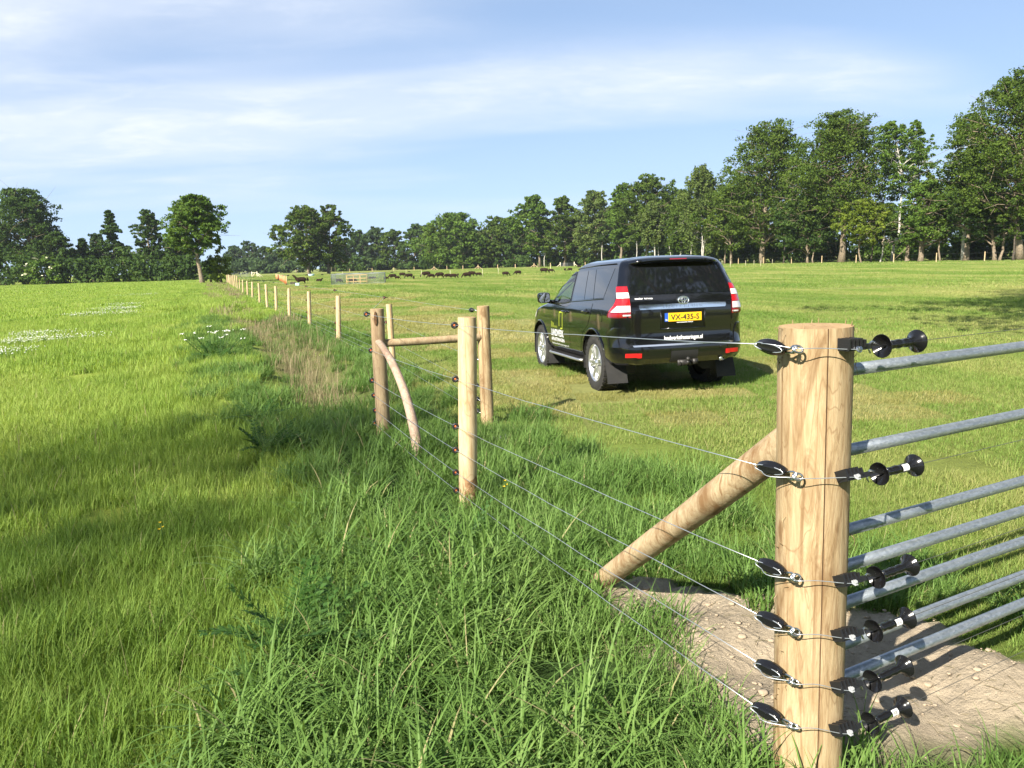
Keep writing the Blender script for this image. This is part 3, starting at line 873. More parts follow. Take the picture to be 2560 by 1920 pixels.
def make_bush(name, label, X, Y, w, h, leaf='l_dark', seed=1, n=26, nl=40, ls=None, group=None, dep=None, cat='bush', flower=None):
    rng = np.random.default_rng(seed)
    root = empty(name, (X, Y, 0))
    if ls is None: ls = max(0.16, Y * 0.0040)
    w *= 1.35; h *= 1.12; n = int(n * 1.3)
    a = rng.random(n) * 6.283; el = np.arcsin(rng.random(n) ** 0.8); r = rng.uniform(.55, .95, n)
    dep = dep or w
    C = np.stack([np.cos(a) * np.cos(el) * r * w, np.sin(a) * np.cos(el) * r * dep, np.sin(el) * r * h * 0.92 + 0.06 * h], 1)
    C *= (1 + 0.18 * rng.normal(size=(n, 1)))
    C[:, 2] = np.clip(C[:, 2], 0.12 * h, 1.1 * h)
    RC = np.full(n, min(w, h) * 0.30) * rng.uniform(.7, 1.3, n)
    V, Q, lv = leaf_quads(rng, C, RC, nl, ls, 0.75, 0.4)
    me_ = np_mesh('foliage', V, quads=Q, attrs={'lv': ('POINT', 'FLOAT', lv)}); me_.materials.append(M[leaf])
    mb = MB()
    for i in range(5):
        e = C[i]; mb.tube([(e[0] * .15, e[1] * .15, -.1), (e[0] * .5, e[1] * .5, e[2] * .5), tuple(e)], [h * .02, h * .014, h * .005], 5)
    mb.build('stem', M['bark_dark'], root)
    link('foliage', me_, root)
    if flower:
        pick = C[C[:, 1] < 0]; V, Q, lv = leaf_quads(rng, pick + np.array([0, -0.1, 0.12 * h]) , np.full(len(pick), min(w, h) * .26), 3, ls * .9, 0.6, 1.2)
        mf = np_mesh('blossom', V, quads=Q, attrs={'lv': ('POINT', 'FLOAT', lv)}); mf.materials.append(M[flower]); link('blossom', mf, root)
    tag(root, label, cat, group)
    return root

def bush_px(name, label, px, Y, hw, top, **kw):
    X = x_at(px * K, Y); h = at(px * K, top * K, Y).z
    return make_bush(name, label, X, Y, hw * K / FOCAL * Y, h, **kw)

M['blossom'] = mat_simple('cream_blossom', (0.62, 0.60, 0.42), 0.7)

GL, GF, GRW = 'trees along the far edge of the left meadow', 'trees of the far woods', 'trees along the right edge of the pasture'
# left edge of the meadow
tree_px('oak_tree', 'tall broad dark oak at the far left, tallest of the left trees', 76, 190, 408, 76, 545, style='oak', leaf='l_dark', tr=.6, seed=3, wide=1.06, boughs=34, clumps=15, nl=30, group=GL)
tree_px('oak_tree', 'dark tree cut off by the left edge of the photo', -26, 195, 448, 52, 560, style='round', leaf='l_dark', tr=.5, seed=4, boughs=20, nl=28, group=GL)
tree_px('oak_tree', 'low dark tree directly right of the tallest left oak', 130, 184, 500, 34, 575, style='round', leaf='l_dark', tr=.3, seed=5, boughs=16, nl=28, group=GL)
tree_px('spruce_tree', 'small narrow dark conifer between the two tallest left trees', 183, 188, 512, 20, 590, style='cone', leaf='l_dark', tr=.25, seed=6, boughs=18, nl=24, group=GL)
tree_px('alder_tree', 'tiered open tree with tufts in layers, left of the lone tree', 254, 186, 449, 46, 560, style='tier', leaf='l_dark', tr=.35, seed=7, wide=1.06, boughs=30, clumps=11, nl=28, group=GL)
tree_px('alder_tree', 'lower bluish tree leaning against the tiered tree', 216, 192, 502, 26, 580, style='tall', leaf='l_blue', tr=.25, seed=8, boughs=16, nl=26, group=GL)
tree_px('alder_tree', 'upright open tree just left of the lone meadow tree', 330, 184, 451, 34, 550, style='tall', leaf='l_dark', tr=.35, seed=9, wide=1.06, boughs=24, clumps=11, nl=26, group=GL, gap=.12)
tree_px('alder_tree', 'low dense tree behind the trunk of the lone meadow tree', 385, 180, 505, 34, 575, style='round', leaf='l_dark', tr=.3, seed=10, boughs=16, nl=28, group=GL)
tree_px('lone_tree', 'lone round light green tree standing at the end of the ditch', 436, 120, 419, 58, 528, style='round', leaf='l_mid', tr=.36, seed=21, wide=1.06, boughs=34, clumps=14, nl=30, ls=.34, lean=(-.012, 0))
for i_, (bx, bw, bt) in enumerate([(-5, 45, 545), (60, 40, 552), (150, 40, 556), (205, 34, 560), (262, 40, 553), (318, 36, 560), (372, 38, 552), (420, 30, 560)]):
    bush_px('hedge_bush', 'dark hedge bush under the left trees, %s from the left edge' % ORD[i_], bx, 178 - i_ * .5, bw, bt, leaf='l_dark', seed=40 + i_, n=30, nl=42, group='dark hedge bushes under the left trees')
bush_px('elder_bush', 'elder bush with cream blossom under the tallest left oak', 97, 172, 24, 555, leaf='l_mid', seed=60, n=28, nl=36, flower='blossom')
bush_px('yellow_bush', 'yellowish bush at the foot of the lone meadow tree', 478, 124, 17, 545, leaf='l_yellow', seed=61, n=22, nl=34)
bush_px('hedge_bush', 'dark bush between the lone tree and the ditch', 455, 126, 16, 558, leaf='l_dark', seed=62, n=20, nl=36)

# far woods, from the left
far = [(505, 430, 532, 26, 'l_blue'), (542, 425, 519, 24, 'l_blue'), (575, 420, 533, 24, 'l_blue'), (606, 415, 538, 26, 'l_blue'), (640, 410, 535, 28, 'l_blue'), (735, 400, 528, 26, 'l_blue')]
wood_words = ['leftmost tree', 'pointed second tree', 'third tree', 'fourth tree', 'fifth tree', 'tree right of the twin trees']
for i_, (fx, fY, ft, fw, fl) in enumerate(far):
    tree_px('far_tree', '%s of the bluish far wood behind the twin trees' % wood_words[i_], fx, fY, ft, fw, 578, style='round', leaf=fl, tr=.4, seed=70 + i_, boughs=14, clumps=10, nl=26, group=GF)
tree_px('twin_tree', 'left and denser of the two tall twin trees in the far pasture', 668, 240, 444, 58, 560, style='oak', leaf='l_oak', tr=.55, seed=80, boughs=30, clumps=13, nl=28, wide=1.0)
tree_px('twin_tree', 'right of the two tall twin trees, with the looser crown', 710, 246, 441, 44, 562, style='oak', leaf='l_oak', tr=.5, seed=81, boughs=24, clumps=12, nl=28, gap=.12, wide=1.0)
far2 = [(775, 385, 498, 34), (815, 380, 489, 34), (858, 375, 496, 34), (895, 372, 483, 34), (925, 368, 487, 30)]
for i_, (fx, fY, ft, fw) in enumerate(far2):
    tree_px('far_tree', 'dark rounded tree of the wood behind the sheep pen, %s from the left' % ORD[i_], fx, fY, ft, fw, 582, style='round', leaf=('l_dark', 'l_blue', 'l_oak')[i_ % 3], tr=.45, seed=90 + i_, boughs=18, clumps=11, nl=26, group=GF)
for i_, fx in enumerate([716, 724, 733, 742, 751, 758]):
    o = MB(); Yf = 378 + i_; xx = x_at(fx * K, Yf)
    o.tube([(0, 0, -.2), (.15, 0, 5), (-.3 - .25 * i_ % 1, 0, 10)], [.22, .19, .14], 6)
    r_ = empty('slender_tree', (xx, Yf, 0)); o.build('trunk', M['bark'], r_)
    rg = np.random.default_rng(700 + i_); cc = rg.normal(0, 1.4, (16, 3)) + np.array([0, 0, 11.5])
    V, Q, lv = leaf_quads(rg, cc, np.full(16, 1.5), 16, .9); mm_ = np_mesh('crown', V, quads=Q, attrs={'lv': ('POINT', 'FLOAT', lv)}); mm_.materials.append(M['l_dark']); link('crown', mm_, r_)
    tag(r_, 'slender pale trunk right of the twin trees, %s from the left' % ORD[i_], 'tree', GF)
for i_, (fx, bw, bt) in enumerate([(520, 30, 560), (570, 30, 562), (620, 30, 562), (700, 34, 556), (750, 26, 560), (800, 34, 560), (850, 34, 560), (900, 34, 562)]):
    bush_px('wood_edge_bush', 'dark undergrowth bush at the edge of the far woods, %s from the left' % ORD[i_], fx, 366 + 4 * (8 - i_), bw, bt, leaf='l_blue' if i_ < 3 else 'l_dark', seed=110 + i_, n=22, nl=34, group='undergrowth bushes along the far woods')

# middle group
tree_px('maple_tree', 'dense dark maple with rounded top in the middle of the tree line', 985, 320, 462, 62, 572, style='round', leaf='l_mid', tr=.5, seed=121, boughs=40, clumps=16, nl=28, group=GRW)
tree_px('maple_tree', 'light green edge tree on the left flank of the dense maple', 938, 322, 486, 22, 570, style='tall', leaf='l_yellow', tr=.3, seed=122, boughs=14, nl=26, group=GRW)
tree_px('ash_tree', 'grey green tree between the dense maple and the tall pair', 1070, 318, 468, 40, 560, style='round', leaf='l_oak', tr=.4, seed=123, boughs=22, nl=26, group=GRW, gap=.1)
tree_px('ash_tree', 'dark tree filling the gap left of the tall pair', 1112, 312, 474, 34, 572, style='round', leaf='l_dark', tr=.35, seed=124, boughs=18, nl=28, group=GRW)
tree_px('ash_tree', 'left of the tall pair of trees in the middle distance', 1166, 290, 420, 42, 535, style='tall', leaf='l_mid', bark='bark', tr=.42, seed=125, boughs=28, clumps=13, nl=28, group=GRW)
tree_px('ash_tree', 'right of the tall pair of trees in the middle distance', 1218, 284, 424, 38, 545, style='tall', leaf='l_oak', tr=.4, seed=126, boughs=26, clumps=13, nl=28, group=GRW)
tree_px('ash_tree', 'pale green broad tree right of the tall pair', 1288, 270, 408, 42, 545, style='oak', leaf='l_birch', tr=.42, seed=127, boughs=28, clumps=13, nl=28, group=GRW)
tree_px('oak_tree', 'high rounded oak above the car mirror', 1398, 240, 375, 56, 520, style='oak', leaf='l_oak', tr=.45, seed=128, boughs=34, clumps=14, nl=28, group=GRW)
tree_px('oak_tree', 'tree at the left shoulder of the rounded oak above the mirror', 1342, 252, 394, 34, 530, style='round', leaf='l_mid', tr=.4, seed=129, boughs=22, nl=28, group=GRW)
tree_px('birch_tree', 'pale weeping birch in front of the rounded oak above the car', 1416, 222, 432, 26, 515, style='birch', leaf='l_birch', bark='bark_birch', tr=.22, seed=130, boughs=18, clumps=12, nl=26, group=GRW)
tree_px('birch_tree', 'birch just right of the weeping birch above the car roof', 1470, 212, 408, 34, 530, style='birch', leaf='l_oak', bark='bark_birch', tr=.25, seed=131, boughs=22, clumps=12, nl=26, group=GRW)
tree_px('birch_tree', 'feathery light birch left of the big right oaks', 1522, 192, 356, 42, 520, style='birch', leaf='l_birch', bark='bark_birch', tr=.26, seed=132, boughs=30, clumps=13, nl=28, group=GRW)
# big trees at the right
tree_px('oak_tree', 'left of the two big oaks, tall with an open top', 1648, 166, 262, 84, 505, style='oak', leaf='l_oak', tr=.62, seed=133, boughs=46, clumps=15, nl=30, group=GRW)
tree_px('oak_tree', 'right and broadest of the two big oaks, thick straight trunk', 1818, 146, 243, 96, 470, style='oak', leaf='l_oak', tr=.62, seed=134, boughs=56, clumps=15, nl=30, group=GRW)
tree_px('poplar_tree', 'loose light green poplar with a pale thin trunk right of the oaks', 1928, 136, 256, 50, 405, style='tall', leaf='l_mid', bark='bark_birch', tr=.24, seed=135, boughs=28, clumps=11, nl=24, group=GRW, gap=.2)
tree_px('poplar_tree', 'second loose poplar close behind the pale thin trunk', 1978, 140, 252, 34, 420, style='tall', leaf='l_mid', bark='bark', tr=.25, seed=136, boughs=20, clumps=11, nl=24, group=GRW, gap=.15)
tree_px('birch_tree', 'tall birch with a white trunk left of the highest tree', 2082, 122, 246, 66, 470, style='tall', leaf='l_oak', bark='bark_birch', tr=.30, seed=137, boughs=38, clumps=14, nl=28, group=GRW, lean=(.012, 0))
tree_px('oak_tree', 'highest tree of all, cut off by the right edge of the photo', 2205, 110, 148, 96, 440, style='oak', leaf='l_oak', tr=.5, seed=138, boughs=58, clumps=16, nl=32, group=GRW)
tree_px('oak_tree', 'grey trunked oak between the poplars and the white birch trunk', 2088, 119, 330, 44, 485, style='oak', leaf='l_dark', tr=.42, seed=139, boughs=22, clumps=12, nl=28, group=GRW)
tree_px('young_tree', 'low yellow green young tree in front of the poplars', 1862, 130, 428, 46, 515, style='round', leaf='l_yellow', tr=.16, seed=140, boughs=20, clumps=11, nl=26, group=GRW)
tree_px('young_tree', 'low green young tree left of the brick house gap', 1990, 126, 390, 58, 512, style='round', leaf='l_mid', tr=.45, seed=141, boughs=28, clumps=12, nl=28, group=GRW)
tree_px('young_tree', 'small tree under the crown of the left big oak', 1745, 150, 415, 56, 535, style='round', leaf='l_dark', tr=.25, seed=142, boughs=26, clumps=12, nl=28, group=GRW)
tree_px('young_tree', 'small tree right of the white birch trunk', 2150, 114, 400, 52, 515, style='round', leaf='l_dark', tr=.3, seed=143, boughs=26, clumps=12, nl=28, group=GRW)
tree_px('young_tree', 'low tree filling the space above the car roof', 1580, 176, 400, 56, 520, style='round', leaf='l_oak', tr=.3, seed=144, boughs=26, clumps=12, nl=28, group=GRW)
# bare trunks of birches under the crowns
for i_, (fx, Yt, tp_, mt, rr_) in enumerate([(1176, 288, 500, 'bark_birch', .2), (1300, 262, 505, 'bark_birch', .2), (1338, 255, 500, 'bark', .2), (1376, 240, 495, 'bark_birch', .18), (1424, 224, 480, 'bark_birch', .18),
        (1447, 220, 490, 'bark_birch', .16), (1490, 205, 500, 'bark_birch', .16), (1516, 190, 440, 'bark_birch', .17), (1566, 180, 470, 'bark', .2), (1692, 160, 490, 'bark_dark', .12), (1757, 148, 490, 'bark', .14),
        (1882, 132, 500, 'bark_dark', .16), (1902, 131, 490, 'bark_birch', .14), (1960, 130, 515, 'bark', .42), (2032, 124, 500, 'bark', .16), (2160, 112, 470, 'bark', .2), (2192, 109, 480, 'bark_dark', .18)]):
    Xt = x_at(fx * K, Yt); ht = at(fx * K, tp_ * K, Yt).z
    make_tree('thin_tree', '%s thin trunked tree of the right tree line counted from the left' % ORD[i_], Xt, Yt, ht + 2.2, 1.9, ht * .72, style='round', leaf=('l_oak', 'l_dark')[i_ % 2], bark=mt, tr=rr_, seed=160 + i_,
              boughs=7, clumps=9, nl=22, group=GRW, lean=(random.Random(i_).uniform(-.03, .05), 0))
# undergrowth and the dim wood behind the right tree line
for i_, (fx, Yb, bw, bt) in enumerate([(960, 326, 34, 556), (1030, 322, 34, 556), (1085, 318, 30, 556), (1140, 305, 30, 552), (1200, 296, 30, 548), (1255, 285, 32, 545), (1310, 272, 34, 540), (1370, 258, 34, 535), (1430, 240, 36, 528),
        (1490, 222, 36, 524), (1550, 205, 38, 518), (1610, 188, 40, 512), (1672, 176, 40, 505), (1735, 168, 44, 498), (1790, 160, 36, 500), (2130, 126, 46, 480), (2195, 120, 52, 470), (2090, 128, 30, 505)]):
    bush_px('undergrowth_bush', '%s dark undergrowth bush under the right tree line from the left' % ORD[i_], fx, Yb, bw, bt, leaf='l_dark', seed=200 + i_, n=34, nl=40, group='undergrowth bushes of the right tree line')
for i_, (fx, Yb, bw, bt) in enumerate([(1860, 150, 40, 530), (1925, 146, 34, 528), (1985, 138, 40, 526), (2050, 134, 34, 530)]):
    bush_px('low_bush', '%s low bush in front of the brick house from the left' % ORD[i_], fx, Yb, bw, bt, leaf='l_mid', seed=230 + i_, n=24, nl=36, group='low bushes in front of the brick house')
for i_, (fx, Yb, tp_, bw) in enumerate([(1010, 360, 500, 60), (1120, 345, 490, 55), (1230, 325, 470, 55), (1330, 305, 450, 55), (1430, 282, 430, 60), (1520, 255, 410, 60), (1610, 225, 370, 66), (1710, 205, 340, 70), (1770, 195, 360, 60), (2140, 150, 330, 80), (2230, 145, 300, 80), (20, 222, 535, 60), (110, 220, 545, 60), (200, 222, 548, 55), (290, 220, 552, 55), (370, 215, 548, 50), (1900, 190, 440, 60), (2020, 185, 430, 60)]):
    tree_px('back_tree', ('%s dim tree in the second row behind the right tree line from the left' % ORD[i_]) if fx > 900 and i_ < 11 else ('dim back tree left of the brick house', 'dim back tree right of the brick house')[i_ - 16] if i_ >= 16 else '%s low dim tree behind the left hedge bushes from the left' % ORD[i_ - 11], fx, Yb, tp_, bw, 545, style='round', leaf='l_dark', tr=.4, seed=240 + i_, boughs=22, clumps=12, nl=26, group='second row of trees behind the right tree line')

# two trees beside and behind the viewer whose shade lies on the grass
make_tree('shade_tree', 'open tree behind the viewer shading the foreground grass', -15.1, -10.4, 18.6, 3.3, 10.0, style='oak', leaf='l_oak', tr=.16, seed=301, boughs=34, clumps=8, nl=26, ls=.095)
make_tree('shade_tree', 'large tree right of the view shading the right of the pasture', 10.2, 5.6, 20.5, 7.6, 9.0, style='oak', leaf='l_oak', tr=.4, seed=302, boughs=34, clumps=12, nl=30, ls=.26)

# ------------------------------------------------------------------ wooden posts, wires and the gate
def log_mesh(p0, p1, r0, r1=None, seed=1, n=20, rings=14, bow=0.0, rough=0.035, crack=None, twist=0.0, mid=None):
    """a peeled log from p0 (bottom) to p1 (top): uneven girth, slight bow, flat sawn ends; crack = (angle, depth)"""
    rnd = random.Random(seed)
    p0, p1 = Vector(p0), Vector(p1); r1 = r1 or r0
    ax = (p1 - p0).normalized()
    ref = Vector((0, -1, 0)) if abs(ax.y) < .9 else Vector((1, 0, 0))
    u = (ref - ax * ref.dot(ax)).normalized(); w = ax.cross(u)
    bd = u * rnd.uniform(-1, 1) + w * rnd.uniform(-1, 1)
    ph = [rnd.random() * 6.28 for _ in range(10)]
    angs = [2 * math.pi * j / n for j in range(n)]
    if crack:
        a0 = crack[0] % (2 * math.pi)
        angs = sorted([a for a in angs if abs(a - a0) > 0.09] + [a0 - .05, a0 - .016, a0, a0 + .016, a0 + .05])
    vs_, fs_ = [], []
    pos = [i / rings for i in range(rings + 1)]
    for f in pos:
        c = p0.lerp(p1, f) + bd * bow * math.sin(math.pi * f)
        if mid is not None: c = p0 * (1 - f) ** 2 + Vector(mid) * 2 * f * (1 - f) + p1 * f * f
        r = r0 + (r1 - r0) * f
        for a in angs:
            k_ = 1 + rough * (math.sin(2 * a + ph[0] + 2 * f) + .7 * math.sin(3 * a + ph[1] - 4 * f) + .6 * math.sin(7 * f + ph[2] + a) + .4 * math.sin(5 * a + 13 * f + ph[3]) + .3 * math.sin(19 * f + 2 * a + ph[4])) * .6
            if f > 0.985: k_ *= 0.975
            if crack and abs(a - (crack[0] % (2 * math.pi))) < 0.008:
                k_ *= 1 - crack[1] * (0.6 + 0.4 * math.sin(9 * f + 1)) / r
            vs_.append(c + u * (math.cos(a) * r * k_) + w * (math.sin(a) * r * k_))
    m_ = len(angs); k_ = len(pos)
    for i in range(k_ - 1):
        for j in range(m_):
            a, b_ = i * m_ + j, i * m_ + (j + 1) % m_
            fs_.append((a, b_, b_ + m_, a + m_))
    mb = MB(); mb.add(vs_, fs_)
    if crack:
        jc = min(range(m_), key=lambda j: abs(angs[j] - a0))
        for i in range(k_ - 1):
            for j in (jc - 1, jc): mb.m[i * m_ + j] = 2
    mb.mi = 1
    cb_, ct = p0, (Vector(mid) * 0 + p1 if mid is not None else p1)
    mb.add([v for v in vs_[-m_:]] + [ct + ax * 0.003], [(j, (j + 1) % m_, m_) for j in range(m_)])
    mb.add([v for v in vs_[:m_]] + [cb_], [((j + 1) % m_, j, m_) for j in range(m_)])
    return mb

def log_obj(name, parent, mat='post', **kw):
    return log_mesh(**kw).build(name, [M[mat], M['post_end']], parent, auto=50)

def ring_insulator(parent, pos, toward, r=0.0175, core=True, simple=False):
    """black ring with an orange core on a screw; toward = direction to the post"""
    pos, tw = Vector(pos), Vector(toward)
    L = tw.length; tw = tw.normalized()
    mb = MB()
    n1, n2 = (12, 6) if not simple else (8, 4)
    u = tw; w = Vector((0, 0, 1))
    vs_, fs_ = [], []
    for i in range(n1):
        a = 2 * math.pi * i / n1; d = u * math.cos(a) + w * math.sin(a)
        for j in range(n2):
            b_ = 2 * math.pi * j / n2
            vs_.append(pos + d * (r + math.cos(b_) * r * .55) + u.cross(w) * (math.sin(b_) * r * .6))
    for i in range(n1):
        for j in range(n2):
            fs_.append((i * n2 + j, i * n2 + (j + 1) % n2, ((i + 1) % n1) * n2 + (j + 1) % n2, ((i + 1) % n1) * n2 + j))
    mb.add(vs_, fs_)
    mb.lathe([(r * .55, 0), (r * .62, .010), (r * .40, .012), (r * .40, max(.013, L - r))], pos + u * r * 1.15, u, 8)
    if not simple:
        for q in range(3):
            mb.lathe([(r * .35, 0), (r * .72, .001), (r * .72, .003), (r * .35, .004)], pos + u * (r * 1.3 + q * .006), u, 8)
    o = mb.build('ring_insulator', M['plastic_matt'], parent)
    if core:
        mc_ = MB(); s_ = u.cross(w); mc_.lathe([(0.0005, -r * .4), (r * .40, -r * .4), (r * .44, 0), (r * .40, r * .4), (.0005, r * .4)], pos, s_, 10)
        mc_.build('insulator_core', M['orange'], o)
    return o

def arc(p, q, sag, n=8):
    p, q = Vector(p), Vector(q)
    return [p.lerp(q, i / n) - Vector((0, 0, sag * 4 * (i / n) * (1 - i / n))) for i in range(n + 1)]

# --- the big corner post ------------------------------------------------------------------
CY = 2.36
c_top = at(1762.5 * K, 704 * K, CY); c_low = at(1743 * K, 1600 * K, CY)
sl = (c_top - c_low) / (c_top.z - c_low.z)
c_base = c_low + sl * (-0.35 - c_low.z)
cpost = empty('corner_post', (0, 0, 0))
tag(cpost, 'thick pale round corner post in the right foreground with six insulators', 'post')
log_mesh(c_base, c_top, 0.108, 0.112, seed=5, n=44, rings=30, rough=0.012, crack=(-0.06, 0.012)).build('log', [M['post'], M['post_end'], M['crack']], cpost, auto=60)
mb = MB()     # a hairline check that runs beside the main crack, and frayed fibres at the edges
rnd = random.Random(9)
for i in range(46):
    side = rnd.choice((-1, -1, 1)); z = rnd.choice((rnd.uniform(.3, 1.0), rnd.uniform(.55, .8), c_top.z - rnd.uniform(0, .12)))
    c = c_low + sl * (z - c_low.z)
    a0 = rnd.gauss(0, .25)
    s_ = c + Vector((side * .110 * math.cos(a0), -.110 * abs(math.sin(a0)), 0))
    L = rnd.uniform(.02, .07)
    e = s_ + Vector((side * L * rnd.uniform(.1, .45), -rnd.uniform(0, .01), -L * rnd.uniform(-.4, 1)))
    m1 = s_.lerp(e, .5) + Vector((side * .008, 0, .01))
    mb.tube([s_, m1, e], [.0012, .001, .0004], 4)
for i in range(7):
    a0 = rnd.uniform(0, 6.28); s_ = c_top + Vector((math.cos(a0) * .1, math.sin(a0) * .1, 0))
    mb.tube([s_ - Vector((0, 0, .01)), s_ + Vector((math.cos(a0) * .004, 0, .012 + .01 * rnd.random()))], [.003, .0005], 4)
fib = mb.build('frayed_fibres', M['post'], cpost); tag(fib, kind='stuff')

S_R = [(1962, 875), (1964, 1179.7), (1960, 1430.8), (1960, 1563.5), (1956.5, 1684.9), (1951, 1797)]
S_L = [(1897, 860), (1898, 1163.6), (1899.7, 1404.6), (1896.7, 1537.3), (1894.8, 1656.9), (1885.5, 1763.4)]
EYE = [(1994.5, 873), (1994.5, 1192), (1990, 1444), (1988, 1580), (1986.4, 1704.7), (1984.5, 1815.7)]
CON = [(2127.7, 866.7), (2124.5, 1192.5), (2118.3, 1454), (2112.7, 1589.6), (2110.5, 1717.8), (2107, 1825)]
H_L = [(2205, 865), (2199, 1184.5), (2190.8, 1442.7), (2184.5, 1577), (2181.5, 1702.5), (2176, 1807.5)]
H_R = [(2291, 853), (2284, 1163.6), (2273.4, 1413), (2266, 1545.5), (2260, 1665), (2256.6, 1768)]
LEVEL = ['top', 'second', 'third', 'fourth', 'fifth', 'lowest']
wire_start = []
hook_pts = []
for i in range(6):
    yr, yl = 2.272, 2.352
    pr, pl = at(*S_R[i], yr), at(*S_L[i], yl)
    wire_start.append(pl)
    ax = (pl - pr); L = ax.length; axn = ax.normalized()
    # egg insulator with lengthwise grooves
    mb = MB()
    k_ = 9; pts, rr = [], []
    for j in range(k_ + 1):
        f = j / k_; pts.append(pr + ax * f); rr.append(max(0.006, 0.0245 * math.sin(math.pi * (0.10 + 0.80 * f)) ** 0.55))
    mb.tube(pts, rr, 24, rfun=lambda a, t: 1 - 0.20 * (0.5 + 0.5 * math.cos(6 * a)) ** 3)
    mb.build('strain_insulator', M['plastic'], cpost)
    # wire loop that runs round the insulator
    side = axn.cross(Vector((0, 0, 1))).normalized()
    if side.y > 0: side = -side
    mb = MB()
    lp = []
    for j in range(15):
        a = math.pi * 2 * j / 14
        lp.append((pr + pl) / 2 + axn * (math.cos(a) * (L * .5 + .004)) + side * .018 + Vector((0, 0, math.sin(a) * .012)) )
    mb.tube(lp, .0016, 6)
    mb.build('wire_loop', M['wire'], cpost)
    # eye screw with its hook
    pe = at(*EYE[i], 2.242)
    mb = MB()
    ey = []
    tiltv = Vector((0.35, -0.25, 0.9)).normalized() if i >= 4 else Vector((0.25, -0.8, 0.55)).normalized()
    eu = tiltv.cross(Vector((1, 0, 0))).normalized(); ew = Vector((1, 0, 0)) - tiltv * tiltv.x; ew.normalize()
    for j in range(13):
        a = 2 * math.pi * j / 12
        ey.append(pe + ew * math.cos(a) * .017 + eu * math.sin(a) * .012)
    mb.tube(ey, .0036, 7)
    mb.tube([pe + ew * .0 + eu * .010, pe + Vector((-.012, .010, -.012)), pe + Vector((-.018, .05, -.014))], .0042, 7)
    hk = [pr - axn * .002, pr + Vector((.010, -.012, .004)), pr.lerp(pe, .55) + Vector((0, -.010, .012)), pr.lerp(pe, .8) + Vector((0, -.010, .010)), pe + ew * -.012 + Vector((0, -.004, -.004)), pe + ew * -.010 + Vector((0, .004, -.014))]
    mb.tube(hk, .0034, 7)
    mb.build('eye_screw', M['zinc'], cpost)
    # ribbed terminal with its bolt
    pc = at(CON[i][0] + 3, CON[i][1], 2.240)
    gdir = Vector((0.90, 0.43, -0.06)).normalized(); yaw_m = Matrix(((gdir.x, -gdir.y, 0), (gdir.y, gdir.x, 0), (0, 0, 1)))
    tilt = 0 if i == 0 else -0.45
    rot = yaw_m @ Matrix.Rotation(tilt, 3, 'X')
    mb = MB()
    mb.box(pc, (.076, .036, .020), rot)
    for q in range(5):
        mb.box(pc + rot @ Vector((-.034 + q * .016, .0, .010)), (.007, .044, .032 if q < 4 else .022), rot)
    mb.box(pc + rot @ Vector((.050, .0, -.002)), (.030, .026, .016), rot)
    tmn = mb.build('terminal', M['plastic_matt'], cpost, smooth=False)
    mb = MB(); bo = pc + rot @ Vector((-.004, -.026, -.006)); up = (rot @ Vector((0, -.85, .53))).normalized()
    mb.lathe([(.0005, 0), (.0115, 0), (.0115, .002), (.010, .003), (.007, .003), (.007, .008), (.006, .010), (.0005, .010)], bo, up, 6 if i else 8)
    mb.build('bolt', M['clear'] if i else M['zinc'], tmn, smooth=False)
    # jumper wire across the face of the post
    mb = MB()
    mid = at((S_R[i][0] + CON[i][0]) / 2, (S_R[i][1] + CON[i][1]) / 2 + (10 if i else 0), 2.215)
    js = [pl, (pr + pl) / 2 + side * .027 + Vector((0, 0, .012 if i == 0 else -.018)), pr + Vector((.015, -.022, .008 if i == 0 else -.012)), mid + Vector((-.05, .004, 0)), mid + Vector((.01, 0, 0)), bo + Vector((-.03, -.004, .002)), bo + Vector((.004, -.004, .001))]
    sm = []
    for j in range(len(js) - 1):
        a = js[max(0, j - 1)]; b_ = js[j]; c = js[j + 1]; d = js[min(len(js) - 1, j + 2)]
        for q in range(6):
            t = q / 6
            sm.append(.5 * ((2 * b_) + (c - a) * t + (2 * a - 5 * b_ + 4 * c - d) * t * t + (3 * b_ - a - 3 * c + d) * t ** 3))
    sm.append(js[-1])
    mb.tube(sm, .0014, 6); mb.build('jumper_wire', M['wire'], cpost)
    hook_pts.append(pc + rot @ Vector((.066, 0, 0)))

